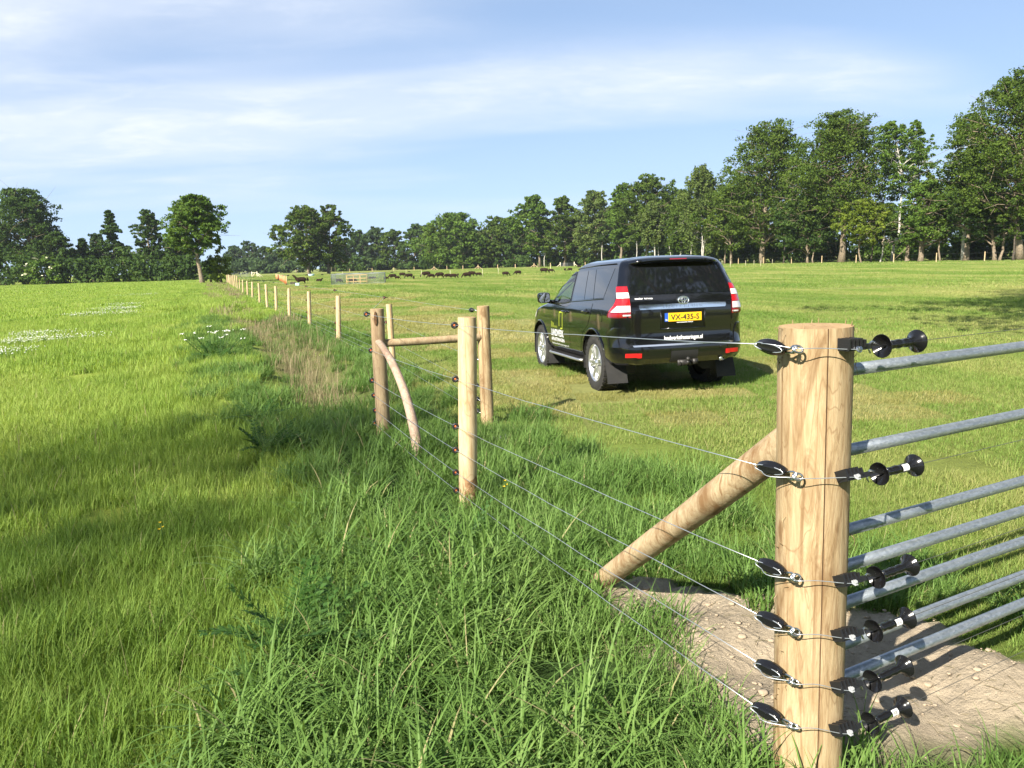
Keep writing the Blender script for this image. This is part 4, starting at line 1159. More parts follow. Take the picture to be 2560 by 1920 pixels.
# --- six gate handles hooked on the corner post ------------------------------------------------
GDIR = Vector((0.884, 0.468, 0)).normalized()
for i in range(6):
    a, b_ = at(*H_L[i], 2.41), at(*H_R[i], 2.483)
    g = empty('spring_gate_hook', tuple(a)); ax = (b_ - a).normalized(); L = (b_ - a).length
    tag(g, '%s black gate handle hooked to the corner post%s' % (LEVEL[i], ', white barcode sticker' if i in (1, 3, 5) else ''), 'gate handle', 'gate handles on the corner post')
    o0 = Vector((0, 0, 0))
    bell = [(.0135, .040), (.0150, .028), (.0200, .016), (.0290, .006), (.0365, .0005), (.0385, -.002), (.0375, -.004), (.0350, -.0015), (.0270, .006), (.0180, .014), (.0100, .020), (.0005, .021)]
    mb = MB(); mb.lathe(bell, o0, ax, 32, cap=False); mb.build('front_flange', M['plastic'], g)
    mb = MB(); mb.lathe(bell, ax * L, -ax, 32, cap=False); mb.build('rear_flange', M['plastic'], g)
    mb = MB(); gp = []
    for j in range(18):
        f = j / 17; gp.append((.0145 + .0010 * math.sin(f * 18) * (1 if .15 < f < .85 else 0), .028 + f * (L - .056)))
    mb.lathe(gp, o0, ax, 20); mb.build('grip', M['plastic'], g)
    mb = MB(); hp = hook_pts[i] - a
    pull = -ax
    mb.tube([ax * .02, pull * .006 + Vector((0, 0, .004)), pull * .022 + Vector((0, 0, .010)), hp * .75 + Vector((0, 0, .012)), hp + Vector((.002, -.004, .004)), hp + Vector((.0, -.006, -.012)), hp + Vector((.006, -.006, -.024))], .0028, 7)
    mb.build('hook', M['zinc'], g)
    if i in (1, 3, 5):
        # sticker wrapped on the grip, with its bars
        st, bars = MB(), MB()
        ref = Vector((-0.30, -1.0, 0.35)); u = (ref - ax * ref.dot(ax)).normalized(); w = ax.cross(u)
        r_ = .0160; h0, h1 = L * .58, L * .76
        vs_, fs_ = [], []
        for j in range(7):
            an = -0.75 + 1.5 * j / 6
            for h_ in (h0, h1): vs_.append(ax * h_ + u * math.cos(an) * r_ + w * math.sin(an) * r_)
        st.add(vs_, [(2 * j, 2 * j + 1, 2 * j + 3, 2 * j + 2) for j in range(6)])
        so = st.build('sticker', M['paper'], g)
        rb = random.Random(i)
        for j in range(9):
            h_ = h0 + (h1 - h0) * (.15 + .08 * j); wd = (h1 - h0) * rb.choice((.02, .035, .05)); r2 = r_ + .0003
            vs_ = []
            for an in (-.35, 0, .30):
                for hh in (h_, h_ + wd): vs_.append(ax * hh + u * math.cos(an) * r2 + w * math.sin(an) * r2)
            bars.add(vs_, [(0, 1, 3, 2), (2, 3, 5, 4)])
        bars.build('barcode', M['ink'], so)
    mb = MB(); mb.tube([ax * (L - .01), ax * (L + .03), ax * (L + .06) + GDIR * .5, ax * (L + .06) + GDIR * 3.6], .0011, 5); mb.build('gate_wire', M['wire_dark'], g)

# --- galvanised tube gate -----------------------------------------------------------------------
m, n, l, out = new_mat('galvanised_tube')
tc = n.new('ShaderNodeTexCoord'); b = n.new('ShaderNodeBsdfPrincipled'); b.inputs['Metallic'].default_value = 0.75
v = n.new('ShaderNodeTexVoronoi'); v.inputs['Scale'].default_value = 130
mp_ = n.new('ShaderNodeMapping'); mp_.inputs['Scale'].default_value = (.5, .5, 1.4); l.new(tc.outputs['Object'], mp_.inputs[0]); l.new(mp_.outputs[0], v.inputs['Vector'])
r = n.new('ShaderNodeValToRGB'); r.color_ramp.elements[0].color = (0.25, 0.285, 0.32, 1); r.color_ramp.elements[1].color = (0.42, 0.46, 0.50, 1)
l.new(v.outputs['Color'], r.inputs[0])
t = n.new('ShaderNodeTexNoise'); t.inputs['Scale'].default_value = 75; t.inputs['Detail'].default_value = 6; t.inputs['Roughness'].default_value = .7; l.new(mp_.outputs[0], t.inputs['Vector'])
rs = n.new('ShaderNodeMapRange'); rs.inputs['From Min'].default_value = .60; rs.inputs['From Max'].default_value = .72; l.new(t.outputs['Fac'], rs.inputs['Value'])
mx = n.new('ShaderNodeMix'); mx.data_type = 'RGBA'; l.new(rs.outputs[0], mx.inputs[0]); l.new(r.outputs[0], mx.inputs[6]); mx.inputs[7].default_value = (.60, .63, .66, 1)
l.new(mx.outputs[2], b.inputs['Base Color'])
rr_ = n.new('ShaderNodeMapRange'); rr_.inputs['To Min'].default_value = .32; rr_.inputs['To Max'].default_value = .55; l.new(t.outputs['Fac'], rr_.inputs['Value']); l.new(rr_.outputs[0], b.inputs['Roughness'])
bp = n.new('ShaderNodeBump'); bp.inputs['Strength'].default_value = .25; bp.inputs['Distance'].default_value = .002; l.new(t.outputs['Fac'], bp.inputs['Height']); l.new(bp.outputs[0], b.inputs['Normal'])
l.new(b.outputs[0], out.inputs[0])
M['galv'] = m
gate = empty('tube_gate', (0, 0, 0)); tag(gate, 'galvanised tube gate with seven horizontal bars right of the corner post', 'gate')
BAR = [924, 1125, 1326, 1416, 1509, 1612, 1696]
GY0 = 2.52
g0 = at(2129, 924, GY0)
zs_bar = []
for i, y_ in enumerate(BAR):
    p = at(2129 - 0.009 * (y_ - 924) * 2, y_, GY0)
    zs_bar.append(p.z)
    st = Vector((g0.x, g0.y, p.z)) - GDIR * .16
    mb = MB(); mb.tube([st + GDIR * (4.1 * j / 6) for j in range(7)], .0210, 20)
    mb.build('bar', M['galv'], gate)
for d in (-.16, 3.94):
    mb = MB(); q = Vector((g0.x, g0.y, 0)) + GDIR * d
    mb.tube([(q.x, q.y, zs_bar[-1] - .06), (q.x, q.y, zs_bar[0] + .06)], .0225, 16); mb.build('end_stile', M['galv'], gate)
for z_ in (zs_bar[0] - .12, zs_bar[-1] + .12):
    mb = MB(); q = Vector((g0.x, g0.y, z_)) - GDIR * .16
    mb.tube([q, q.lerp(Vector((c_top.x, CY, z_)), .7)], .012, 10); mb.build('hinge', M['zinc'], gate)
q = Vector((g0.x, g0.y, 0)) + GDIR * 4.12
gp2 = empty('gate_post', (0, 0, 0)); log_obj('log', gp2, p0=(q.x, q.y, -.3), p1=(q.x, q.y, 1.5), r0=.1, seed=77)
tag(gp2, 'round wooden post at the far end of the tube gate, right of the photo', 'post')

# --- the leaning brace of the corner post --------------------------------------------------------
bf = ground(1290 * K, 1262 * K); bt = at(1694 * K, 962 * K, 2.47)
br_ = empty('corner_brace', (0, 0, 0)); tag(br_, 'slanting log propping the corner post, its foot in the grass', 'brace')
axb = (bt - bf)
log_obj('log', br_, 'post_brace', p0=bf - axb * .04, p1=bt + axb * .03, r0=.055, r1=.058, seed=14, n=28, rings=34, rough=.05)
rnd = random.Random(3)
mb = MB()
for q in range(4):
    f = .035 + q * .017; c = bf + axb * f
    u = axb.normalized(); v1 = u.cross(Vector((0, 0, 1))).normalized(); v2 = u.cross(v1)
    mb.tube([c + (v1 * math.cos(a) + v2 * math.sin(a)) * .0560 for a in [math.pi * (.55 + .1 * j) + q * .1 for j in range(9)]], .0022, 5)
mb.build('groove_line', M['crack'], br_)  # dark beads laid on the log, drawing the shade of its grooves

# --- middle post, H-frame and crooked prop ------------------------------------------------------
def post_px(name, label, pt, pb, Y, r, mat='post', seed=1, mid=None, group=None, bow=0.0, crack=None, under=.35):
    top, low = at(pt[0] * K, pt[1] * K, Y), at(pb[0] * K, pb[1] * K, Y)
    d = (top - low) / (top.z - low.z)
    base = low + d * (-under - low.z)
    o = empty(name, (0, 0, 0)); tag(o, label, 'post', group)
    log_obj('log', o, mat, p0=base, p1=top, r0=r * 1.03, r1=r, seed=seed, bow=bow, crack=crack, rings=18, rough=.04)
    return o, top, base

mid_p, mt, mb0 = post_px('middle_post', 'round pale post in the middle of the near fence with a brown band low down', (1009, 685), (1011, 1080), 5.38, .066, 'post_pale', 31)
MIDR = [(1136, 813.2), (1138.4, 947.5), (1138.7, 1065.6), (1138.7, 1125), (1139.4, 1181), (1140.7, 1225.9)]
mid_w = []
for p in MIDR:
    q = at(*p, 5.36); ring_insulator(mid_p, q, (.055, .0, 0), r=.0165); mid_w.append(q)
mb = MB(); bz0, bz1 = at(1011 * K, 1030 * K, 5.38), at(1011 * K, 1065 * K, 5.38)      # strip of brown bark left on the post
vs_, fs_ = [], []
for i in range(5):
    c = bz1.lerp(bz0, i / 4)
    for j in range(9):
        a = -2.6 + 2.5 * j / 8 + .25 * math.sin(i * 2.1 + j)
        vs_.append(c + Vector((math.cos(a) * .0705, math.sin(a) * .0705, .018 * math.sin(j * 1.7 + i))))
for i in range(4):
    for j in range(8): fs_.append((i * 9 + j, i * 9 + j + 1, i * 9 + j + 10, i * 9 + j + 9))
M['bark_strip'] = mat_simple('brown_bark', (0.22, 0.12, 0.055), 0.9, noise=(40, (0.34, 0.20, 0.10), .4, .6), bump=(60, .5, .004))
mb.add(vs_, fs_); mb.build('bark_strip', M['bark_strip'], mid_p)

knot, kt, kb = post_px('knotted_post', 'weathered post with a dark split knot at its top', (814, 667), (829, 935), 7.95, .073, 'post_old', 33)
KNR = [(915.7, 785.5), (927.5, 875.6), (930.2, 950.9), (934.9, 988.3), (938.3, 1025.8), (936.6, 1058.2)]
knot_w = []
for p in KNR:
    q = at(*p, 7.93); ring_insulator(knot, q, (.06, .0, 0), r=.019); knot_w.append(q)
kc = at(811 * K, 689 * K, 7.87)                    # shade of the knot's split, painted as a flat dark disc proud of the wood
mb = MB(); vs_ = []
for j in range(10):
    a = 2 * math.pi * j / 10; vs_.append(kc + Vector((math.cos(a) * .016, -.006, math.sin(a) * .068 * (1 if j not in (2, 3) else 1.15))))
vs_.append(kc + Vector((0, -.007, .01))); mb.add(vs_, [(j, (j + 1) % 10, 10) for j in range(10)])
mb.add([v + Vector((0, .03, 0)) for v in vs_[:10]] + vs_[:10], [(j, 10 + j, 10 + (j + 1) % 10, (j + 1) % 10) for j in range(10)])
mb.build('knot_disc', M['crack'], knot, smooth=False)
rear, rt, rb0 = post_px('strainer_post', 'rough barked post behind the middle post holding the crossbar', (1043, 661), (1053, 912), 8.40, .072, 'post', 36)
rail = empty('crossbar', (0, 0, 0)); tag(rail, 'weathered horizontal rail between the knotted post and the post behind', 'rail')
ra, rb_ = at(824 * K, 742 * K, 7.97), at(1045 * K, 728 * K, 8.38)
log_obj('log', rail, 'post_old', p0=ra, p1=rb_, r0=.042, r1=.044, seed=41, rough=.06, rings=20)
prop = empty('crooked_prop', (0, 0, 0)); tag(prop, 'crooked greyish pole leaning from the ground against the knotted post', 'brace')
pb_, pt_ = at(910 * K, 1018 * K, 6.62), at(818 * K, 738 * K, 7.86)
log_obj('log', prop, 'post_grey', p0=pb_ - Vector((0.02, -.1, .15)), p1=pt_, r0=.054, r1=.036, seed=43, rough=.05, rings=22, mid=at(893 * K, 830 * K, 7.2))
thin, tt, tb = post_px('slim_post', 'slim clean pale post directly behind the knotted post', (840, 657), (850, 800), 13.3, .054, 'post_pale', 45)
thin_w = []
for z_ in (1.27, .84, .48, .30, .20, .12):
    d = (tt - tb) / (tt.z - tb.z); q = tb + d * (z_ - tb.z) + Vector((-.075, 0, 0)); ring_insulator(thin, q, (.06, 0, 0), r=.017, simple=True); thin_w.append(q)

# --- the long row of posts along the ditch -------------------------------------------------------
z5 = lambda x, y: (500 + x / 4.424, 640 + y / 4.424)
ROWT = [(1527, 440), (1203, 392), (983, 358), (835, 332), (728, 312), (648, 300), (577, 286), (520, 275), (472, 262), (437, 255)]
ROWB = [(1540, 955), (1215, 790), (995, 690), (843, 612), (748, 570), (658, 525), (582, 482), (527, 450), (478, 418), (437, 385)]
LEV = (1.27, .84, .48, .30, .20, .12)
row_w = [[] for _ in range(6)]
row_spec = []
for i in range(10):
    b_ = ground(*z5(*ROWB[i])); tp_ = at(*z5(*ROWT[i]), b_.y); row_spec.append((b_, tp_))
yy = row_spec[-1][0].y
rnd = random.Random(5)
while yy < 118:
    yy += 5.3 + rnd.uniform(-.4, .4); x_ = float(fence_x(yy)); row_spec.append((Vector((x_, yy, 0)), Vector((x_ + rnd.uniform(-.04, .04), yy, 1.32 + rnd.uniform(-.05, .05)))))
for i, (b_, tp_) in enumerate(row_spec):
    o = empty('row_post', (0, 0, 0))
    tag(o, '%s pale post of the long row beyond the slim post' % ORD[min(i, 25)], 'post', 'pale posts in a long row along the ditch')
    d = (tp_ - b_) / (tp_.z - b_.z)
    sm_ = i > 9
    log_obj('log', o, 'post_pale', p0=b_ - d * .3, p1=tp_, r0=.062, r1=.057, seed=50 + i, n=16 if not sm_ else 9, rings=12 if not sm_ else 4, bow=.012, rough=.05)
    for k_, z_ in enumerate(LEV):
        q = b_ + d * z_ + Vector((-.078, -.02, 0)); row_w[k_].append(q)
        if i < 10 and k_ != 4: ring_insulator(o, q, (.06, .015, 0), r=.018, core=i < 3, simple=True)

for i in range(6):
    pts = arc(wire_start[i], mid_w[i], .012, 10)
    for nx_ in (knot_w[i], thin_w[i]): pts += arc(pts[-1], nx_, .012, 6)[1:]
    pts += row_w[i]
    jr = random.Random(80 + i)
    pts = [p + Vector((0, 0, jr.uniform(-.003, .003))) if 0 < j < 10 else p for j, p in enumerate(pts)]
    o = MB(); o.tube(pts, [.0016 if j < 12 else .0019 for j in range(len(pts))], 5)
    ob = o.build('fence_wire', M['wire'])
    tag(ob, '%s of the six galvanised wires running from the corner post along the fence' % LEVEL[i], 'wire', 'wires of the long fence')
z4 = lambda x, y: (860 + x / 2.9636, 740 + y / 2.9636)
for i, (zx, zy, hz) in enumerate([(915, 110, 1.27), (1000, 470, .84), (998, 668, .48), (996, 770, .30), (996, 862, .12)]):
    p = at(*z4(zx, zy), 8.45)
    d = (rt - rb0) / (rt.z - rb0.z); on = rb0 + d * (p.z - rb0.z) + Vector((-.07, 0, 0))
    e = tb + (tt - tb) / (tt.z - tb.z) * (hz - tb.z) + Vector((.06, -.02, 0))
    dirw = (e - on).normalized(); c = on + dirw * (.16 if i == 0 else .09)
    mb = MB(); mb.tube([on + Vector((.03, 0, 0)), on, on + Vector((-.02, 0, .012)), c - dirw * .02], .005, 6); mb.build('eye_screw', M['zinc'], rear)
    mb = MB(); mb.tube([c + dirw * (.11 * j / 6 - .01) for j in range(7)], [.008, .022, .026, .027, .026, .022, .008], 10); mb.build('strain_insulator', M['plastic_matt'], rear)
    mb = MB(); mb.tube(arc(c + dirw * .1, e, .01, 6), .0016, 5)
    tag(mb.build('fence_wire', M['wire']), '%s wire between the slim post and the post behind the middle post' % LEVEL[i if i < 4 else 5], 'wire', 'wires behind the crossbar')

# --- far fences ---------------------------------------------------------------------------------
FARR = [(1789, 195), (1846, 170), (1909, 158), (1979, 150), (2055, 140), (2141, 130), (2235, 123), (2342, 116), (2463, 108)]
for i, (px, Y) in enumerate(FARR):
    x_ = x_at(px, Y); o = empty('pasture_post', (x_, Y, 0)); tag(o, 'pale fence post in front of the right trees, %s from the car' % ORD[i], 'post', 'pale posts along the right tree line')
    log_obj('log', o, 'post_pale', p0=(0, 0, -.3), p1=(.02, 0, 1.38), r0=.075, seed=90 + i, n=9, rings=4)
prev = None
for k_, z_ in enumerate((.5, 1.2)):
    mb = MB(); mb.tube([(x_at(px, Y), Y - .08, z_) for px, Y in FARR] + [(x_at(2600, 101), 101, z_)], .006, 4)
    tag(mb.build('pasture_wire', M['wire_dark']), '%s dark wire on the pale posts before the right trees' % ('lower', 'upper')[k_], 'wire', 'wires along the right tree line')
FARM = [(874, 325), (930, 318), (984, 308), (1035, 298), (1117, 282), (1157, 275), (1244, 262), (1288, 255), (1376, 245), (1463, 236), (1530, 228)]
for i, (px, Y) in enumerate(FARM):
    x_ = x_at(px, Y); o = empty('far_post', (x_, Y, 0)); tag(o, 'tiny cream post behind the sheep flock, %s from the left' % ORD[i], 'post', 'cream posts at the far pasture edge')
    log_obj('log', o, 'post_pale', p0=(0, 0, -.3), p1=(0, 0, 1.35), r0=.13, seed=120 + i, n=7, rings=2)
for i, (px, Y) in enumerate([(1085, 290), (1195, 270), (1335, 250)]):
    x_ = x_at(px, Y); o = empty('braced_post', (x_, Y, 0)); tag(o, 'cream post with two slanting braces behind the flock, %s from the left' % ORD[i], 'post', 'braced posts at the far pasture edge')
    log_obj('log', o, 'post_pale', p0=(0, 0, -.3), p1=(0, 0, 1.45), r0=.13, seed=140 + i, n=7, rings=2)
    for s_ in (-1, 1): log_obj('brace', o, 'post_pale', p0=(s_ * 1.3, 0, 0), p1=(s_ * .1, 0, .95), r0=.09, seed=150 + i, n=6, rings=2)

# ------------------------------------------------------------------ the black off-road car
M['paint'] = mat_simple('black_car_paint', (0.0035, 0.0035, 0.0045), 0.12, coat=1.0, spec=0.5)
M['gloss_black'] = mat_simple('gloss_black_trim', (0.004, 0.004, 0.004), 0.12, spec=0.5)
M['trim'] = mat_simple('matt_black_trim', (0.014, 0.014, 0.014), 0.6)
M['rubber'] = mat_simple('tyre_rubber', (0.022, 0.021, 0.020), 0.8, noise=(12, (0.05, 0.045, 0.038), .5, .8))
M['flap'] = mat_simple('mud_flap_rubber', (0.018, 0.018, 0.018), 0.65, noise=(6, (0.034, 0.031, 0.028), .45, .8))
M['alloy'] = mat_simple('silver_alloy', (0.66, 0.66, 0.67), 0.30, metal=0.9)
M['alu'] = mat_simple('satin_aluminium', (0.55, 0.55, 0.56), 0.38, metal=0.9)
M['chrome'] = mat_simple('chrome', (0.82, 0.82, 0.83), 0.08, metal=1.0)
M['red_lens'] = mat_simple('red_lens', (0.45, 0.008, 0.012), 0.12, coat=1.0)
M['red_dark'] = mat_simple('dark_red_lens', (0.22, 0.004, 0.008), 0.12, coat=1.0)
M['white_lens'] = mat_simple('clear_lens', (0.62, 0.60, 0.60), 0.12, coat=1.0)
M['plate'] = mat_simple('yellow_plate', (0.80, 0.46, 0.015), 0.4)
M['plate_blue'] = mat_simple('blue_plate_strip', (0.02, 0.09, 0.45), 0.4)
M['white_print'] = mat_simple('white_print', (0.78, 0.78, 0.78), 0.5)
M['lime_print'] = mat_simple('lime_print', (0.36, 0.42, 0.03), 0.5)
M['privacy'] = mat_simple('dark_privacy_glass', (0.006, 0.007, 0.009), 0.04, spec=0.7, coat=1.0)
m, n, l, out = new_mat('light_car_glass')          # nearly clear glass, thin: part reflects, the rest passes
gl = n.new('ShaderNodeBsdfGlossy'); gl.inputs['Roughness'].default_value = 0.02
tr_ = n.new('ShaderNodeBsdfTransparent'); tr_.inputs[0].default_value = (0.62, 0.72, 0.68, 1)
lw = n.new('ShaderNodeLayerWeight'); lw.inputs[0].default_value = 0.5
pw = n.new('ShaderNodeMath'); pw.operation = 'POWER'; l.new(lw.outputs['Facing'], pw.inputs[0]); pw.inputs[1].default_value = 4.0
fr = n.new('ShaderNodeMath'); fr.operation = 'MULTIPLY_ADD'; l.new(pw.outputs[0], fr.inputs[0]); fr.inputs[1].default_value = 0.8; fr.inputs[2].default_value = 0.05
mx = n.new('ShaderNodeMixShader'); l.new(fr.outputs[0], mx.inputs[0]); l.new(tr_.outputs[0], mx.inputs[1]); l.new(gl.outputs[0], mx.inputs[2]); l.new(mx.outputs[0], out.inputs[0])
M['glass'] = m
M['seat'] = mat_simple('dark_seat_cloth', (0.03, 0.03, 0.032), 0.8)
M['mirror'] = mat_simple('mirror_glass', (0.9, 0.9, 0.9), 0.02, metal=1.0)

car = empty('offroad_car', (CARX, CARY, -0.025))
car.rotation_euler = (0, R(1.3), CARYAW + math.pi / 2)     # local x = forward, y = left; nose slightly down
tag(car, 'black off-road estate car with a yellow number plate parked on the pasture', 'car')

# body sections by height: half width, rear x, front x, rear corner radius, front corner radius
SZ = np.array([.42, .47, .53, .60, .66, .72, .80, .90, 1.00, 1.08, 1.14, 1.18, 1.22, 1.27, 1.33, 1.42, 1.52, 1.62, 1.70, 1.75, 1.79])
SW = np.array([.840, .895, .925, .935, .940, .943, .945, .944, .940, .935, .926, .916, .904, .892, .880, .855, .825, .794, .768, .745, .705])
SR = np.array([-.79, -.89, -.93, -.935, -.93, -.91, -.895, -.895, -.90, -.90, -.90, -.898, -.894, -.885, -.870, -.825, -.775, -.725, -.685, -.66, -.62])
SF = np.array([3.45, 3.55, 3.62, 3.66, 3.68, 3.68, 3.67, 3.63, 3.56, 3.42, 3.05, 2.72, 2.48, 2.36, 2.22, 2.02, 1.80, 1.58, 1.38, 1.24, 1.08])
SRR = np.array([.20, .23, .25, .26, .26, .26, .25, .24, .22, .20, .19, .18, .17, .16, .15, .14, .13, .13, .12, .12, .12])
SFR = np.array([.45, .5, .55, .55, .55, .55, .55, .55, .55, .55, .52, .46, .40, .36, .33, .30, .28, .26, .25, .24, .22])
_zf = np.linspace(.42, 1.79, 138)
def _sm(a):
    v_ = np.interp(_zf, SZ, a); k_ = np.array([1, 2, 3, 2, 1]) / 9
    w_ = np.convolve(np.pad(v_, 2, mode='edge'), k_, 'valid'); w_[0], w_[-1] = v_[0], v_[-1]; return w_
TW, TR, TF, TRR, TFR = [_sm(a) for a in (SW, SR, SF, SRR, SFR)]
def sec(z): return tuple(float(np.interp(z, _zf, a)) for a in (TW, TR, TF, TRR, TFR))
def wtap(x, z):                               # plan taper of the flanks
    up = min(1, max(0, (z - 1.1) / .5))
    return 1 - (.010 + .030 * up) * max(0, (0.6 - x) / 1.5) ** 2 - .018 * max(0, (x - 1.6) / 2) ** 2
def side_y(x, z):
    w, xr, xf, rr, rf = sec(z); y = w * wtap(x, z)
    dx = x - xr
    if dx < rr: y -= rr - math.sqrt(max(0, rr * rr - (rr - dx) ** 2))
    dx = xf - x
    if dx < rf: y -= rf - math.sqrt(max(0, rf * rf - (rf - dx) ** 2))
    return max(y, 0)
def rear_x(y, z):
    w, xr, xf, rr, rf = sec(z); w *= wtap(xr, z); a = abs(y); x = xr + .035 * (a / w) ** 2
    if a > w - rr: x += rr - math.sqrt(max(0, rr * rr - min(rr, a - (w - rr)) ** 2))
    return x
def P_side(x, z, off=0.0, sgn=1):
    e = .004; y = side_y(x, z)
    dyx = (side_y(x + e, z) - side_y(x - e, z)) / (2 * e); dyz = (side_y(x, min(1.785, z + e)) - side_y(x, max(.425, z - e))) / (2 * e)
    n_ = Vector((-dyx, 1, -dyz)).normalized()
    p = Vector((x, y, z)) + n_ * off
    return Vector((p.x, p.y * sgn, p.z))
def P_rear(y, z, off=0.0):
    e = .004; x = rear_x(y, z)
    dy_ = (rear_x(y + e, z) - rear_x(y - e, z)) / (2 * e); dz_ = (rear_x(y, z + e) - rear_x(y, z - e)) / (2 * e)
    n_ = Vector((-1, dy_, dz_)).normalized()
    return Vector((x, y, z)) + n_ * off
def P_round(s, z, off=0.0, sgn=1):
    """s = distance along the plan outline from the rear centre, round the corner and on along the flank"""
    w, xr, xf, rr, rf = sec(z); w *= wtap(xr + rr, z); flat = w - rr; arc_ = rr * math.pi / 2
    if s <= flat: p = P_rear(s, z, off)
    elif s <= flat + arc_:
        a = (s - flat) / rr
        c = Vector((xr + rr + .035, flat, z)); n_ = Vector((-math.cos(a), math.sin(a), 0))
        p = c + n_ * (rr + off)
        p.x -= .0
    else: p = P_side(xr + rr + .035 + (s - flat - arc_), z, off)
    return Vector((p.x, p.y * sgn, p.z))

def patch(name, parent, mat, fn, rows, ncol=8, off=.004, skirt=.006, smooth=True, flip=False):
    """rows: (a, b, z) from bottom to top; a skin between a and b laid on the body by fn(param, z, off), with turned edges"""
    rr_ = []
    for i in range(len(rows) - 1):
        a0, b0, z0 = rows[i]; a1, b1, z1 = rows[i + 1]
        k_ = max(1, int(abs(z1 - z0) / .04))
        for j in range(k_):
            t = j / k_; rr_.append((a0 + (a1 - a0) * t, b0 + (b1 - b0) * t, z0 + (z1 - z0) * t))
    rr_.append(rows[-1])
    G_ = []
    for (a, b_, z) in rr_:
        G_.append([fn(a + (b_ - a) * j / ncol, z, off) for j in range(ncol + 1)])
    mb = MB(); nr, nc = len(G_), ncol + 1
    vs_ = [p for row in G_ for p in row]
    fs_ = [(i * nc + j, i * nc + j + 1, (i + 1) * nc + j + 1, (i + 1) * nc + j) for i in range(nr - 1) for j in range(nc - 1)]
    if skirt:
        loop = [(0, j) for j in range(nc)] + [(i, nc - 1) for i in range(1, nr)] + [(nr - 1, j) for j in range(nc - 2, -1, -1)] + [(i, 0) for i in range(nr - 2, 0, -1)]
        o0 = len(vs_)
        for (i, j) in loop:
            a, b_, z = rr_[i]; vs_.append(fn(a + (b_ - a) * j / ncol, z, off - skirt))
        k_ = len(loop)
        for q in range(k_):
            i0, j0 = loop[q]; i1, j1 = loop[(q + 1) % k_]
            fs_.append((i1 * nc + j1, i0 * nc + j0, o0 + q, o0 + (q + 1) % k_))
    mb.add(vs_, fs_)
    return mb.build(name, mat, parent, smooth=smooth, auto=35)

sideL = lambda x, z, o: P_side(x, z, o, 1)
sideR = lambda x, z, o: P_side(x, z, o, -1)

# --- shell -------------------------------------------------------------------------------------
zl = np.concatenate([np.linspace(.42, .66, 9), np.linspace(.69, 1.06, 13), np.linspace(1.08, 1.36, 15), np.linspace(1.39, 1.79, 17)])
NS = 70
def outline(z):
    w, xr, xf, rr, rf = sec(z); pts = []
    for j in range(9): y = (w * wtap(xr, z) - rr) * j / 8; pts.append((rear_x(y, z), y))
    for j in range(1, 9):
        a = math.pi / 2 * j / 8; y = w * wtap(xr, z) - rr + rr * math.sin(a); pts.append((rear_x(y, z) if j < 6 else xr + .035 + rr - rr * math.cos(a), y if j < 6 else side_y(max(xr + .035 + rr - rr * math.cos(a), xr + .001), z)))
    x0, x1 = xr + rr + .035, xf - rf
    for j in range(1, NS + 1): x = x0 + (x1 - x0) * j / NS; pts.append((x, side_y(x, z)))
    wf = side_y(x1, z)
    for j in range(1, 9): a = math.pi / 2 * j / 8; pts.append((x1 + rf * math.sin(a), wf - rf + rf * math.cos(a)))
    for j in range(1, 7): pts.append((xf + .04 * (1 - (1 - j / 6) ** 2) * min(1, rf * 2), (wf - rf) * (1 - j / 6)))
    return pts
rings_ = [[(x, y, z) for x, y in outline(z)] for z in zl]
base = rings_[-1]; cxr = .25
for f_, dz in ((.90, .022), (.75, .045), (.5, .062), (.25, .070), (.06, .072)):
    rings_.append([(cxr + (x - cxr) * (f_ * .5 + .5 if f_ > .5 else f_ + .25), y * f_, 1.79 + dz) for x, y, z in base])
NP = len(rings_[0])
sv = [p for rg in rings_ for p in rg]
WHEELS = [(0.0, .39), (2.79, .39)]; ARCH_R = .475
WIN_F = [(2.03, 1.205), (1.10, 1.245), (1.12, 1.665), (1.60, 1.615)]
def inpoly(x, z, P):
    c = False
    for i in range(len(P)):
        x1, z1 = P[i]; x2, z2 = P[(i + 1) % len(P)]
        if (z1 > z) != (z2 > z) and x < x1 + (z - z1) / (z2 - z1) * (x2 - x1): c = not c
    return c
sf = []
for i in range(len(rings_) - 1):
    for j in range(NP - 1):
        q = (i * NP + j, i * NP + j + 1, (i + 1) * NP + j + 1, (i + 1) * NP + j)
        cx_ = sum(sv[k_][0] for k_ in q) / 4; cy_ = sum(sv[k_][1] for k_ in q) / 4; cz_ = sum(sv[k_][2] for k_ in q) / 4
        if cy_ > .6 and any(math.hypot(cx_ - wx, cz_ - wz) < ARCH_R for wx, wz in WHEELS): continue
        if cy_ > .6 and inpoly(cx_, cz_, WIN_F): continue
        if 17 + NS - 4 <= j and 1.24 < cz_ < 1.72 and abs(cy_) < 2: continue          # windscreen opening
        sf.append(q)
used_ = sorted({k_ for q in sf for k_ in q})
for k_ in used_:                                     # draw the edge of each wheel arch onto its circle
    x, y, z = sv[k_]
    for wx, wz in WHEELS:
        d = math.hypot(x - wx, z - wz)
        if y > .6 and d < ARCH_R + .035 and d > .2:
            s_ = ARCH_R / d if d < ARCH_R else 1
            sv[k_] = (wx + (x - wx) * s_, y, wz + (z - wz) * s_)
mb = MB()
mb.add(sv, sf)
mb.add([(x, -y, z) for x, y, z in sv], [q[::-1] for q in sf])
body = mb.build('body', M['paint'], car, auto=40)
body.data.materials[0] = M['paint']
bm = bmesh.new(); bm.from_mesh(body.data); bmesh.ops.remove_doubles(bm, verts=bm.verts, dist=.0008); bmesh.ops.recalc_face_normals(bm, faces=bm.faces); bm.to_mesh(body.data); bm.free()

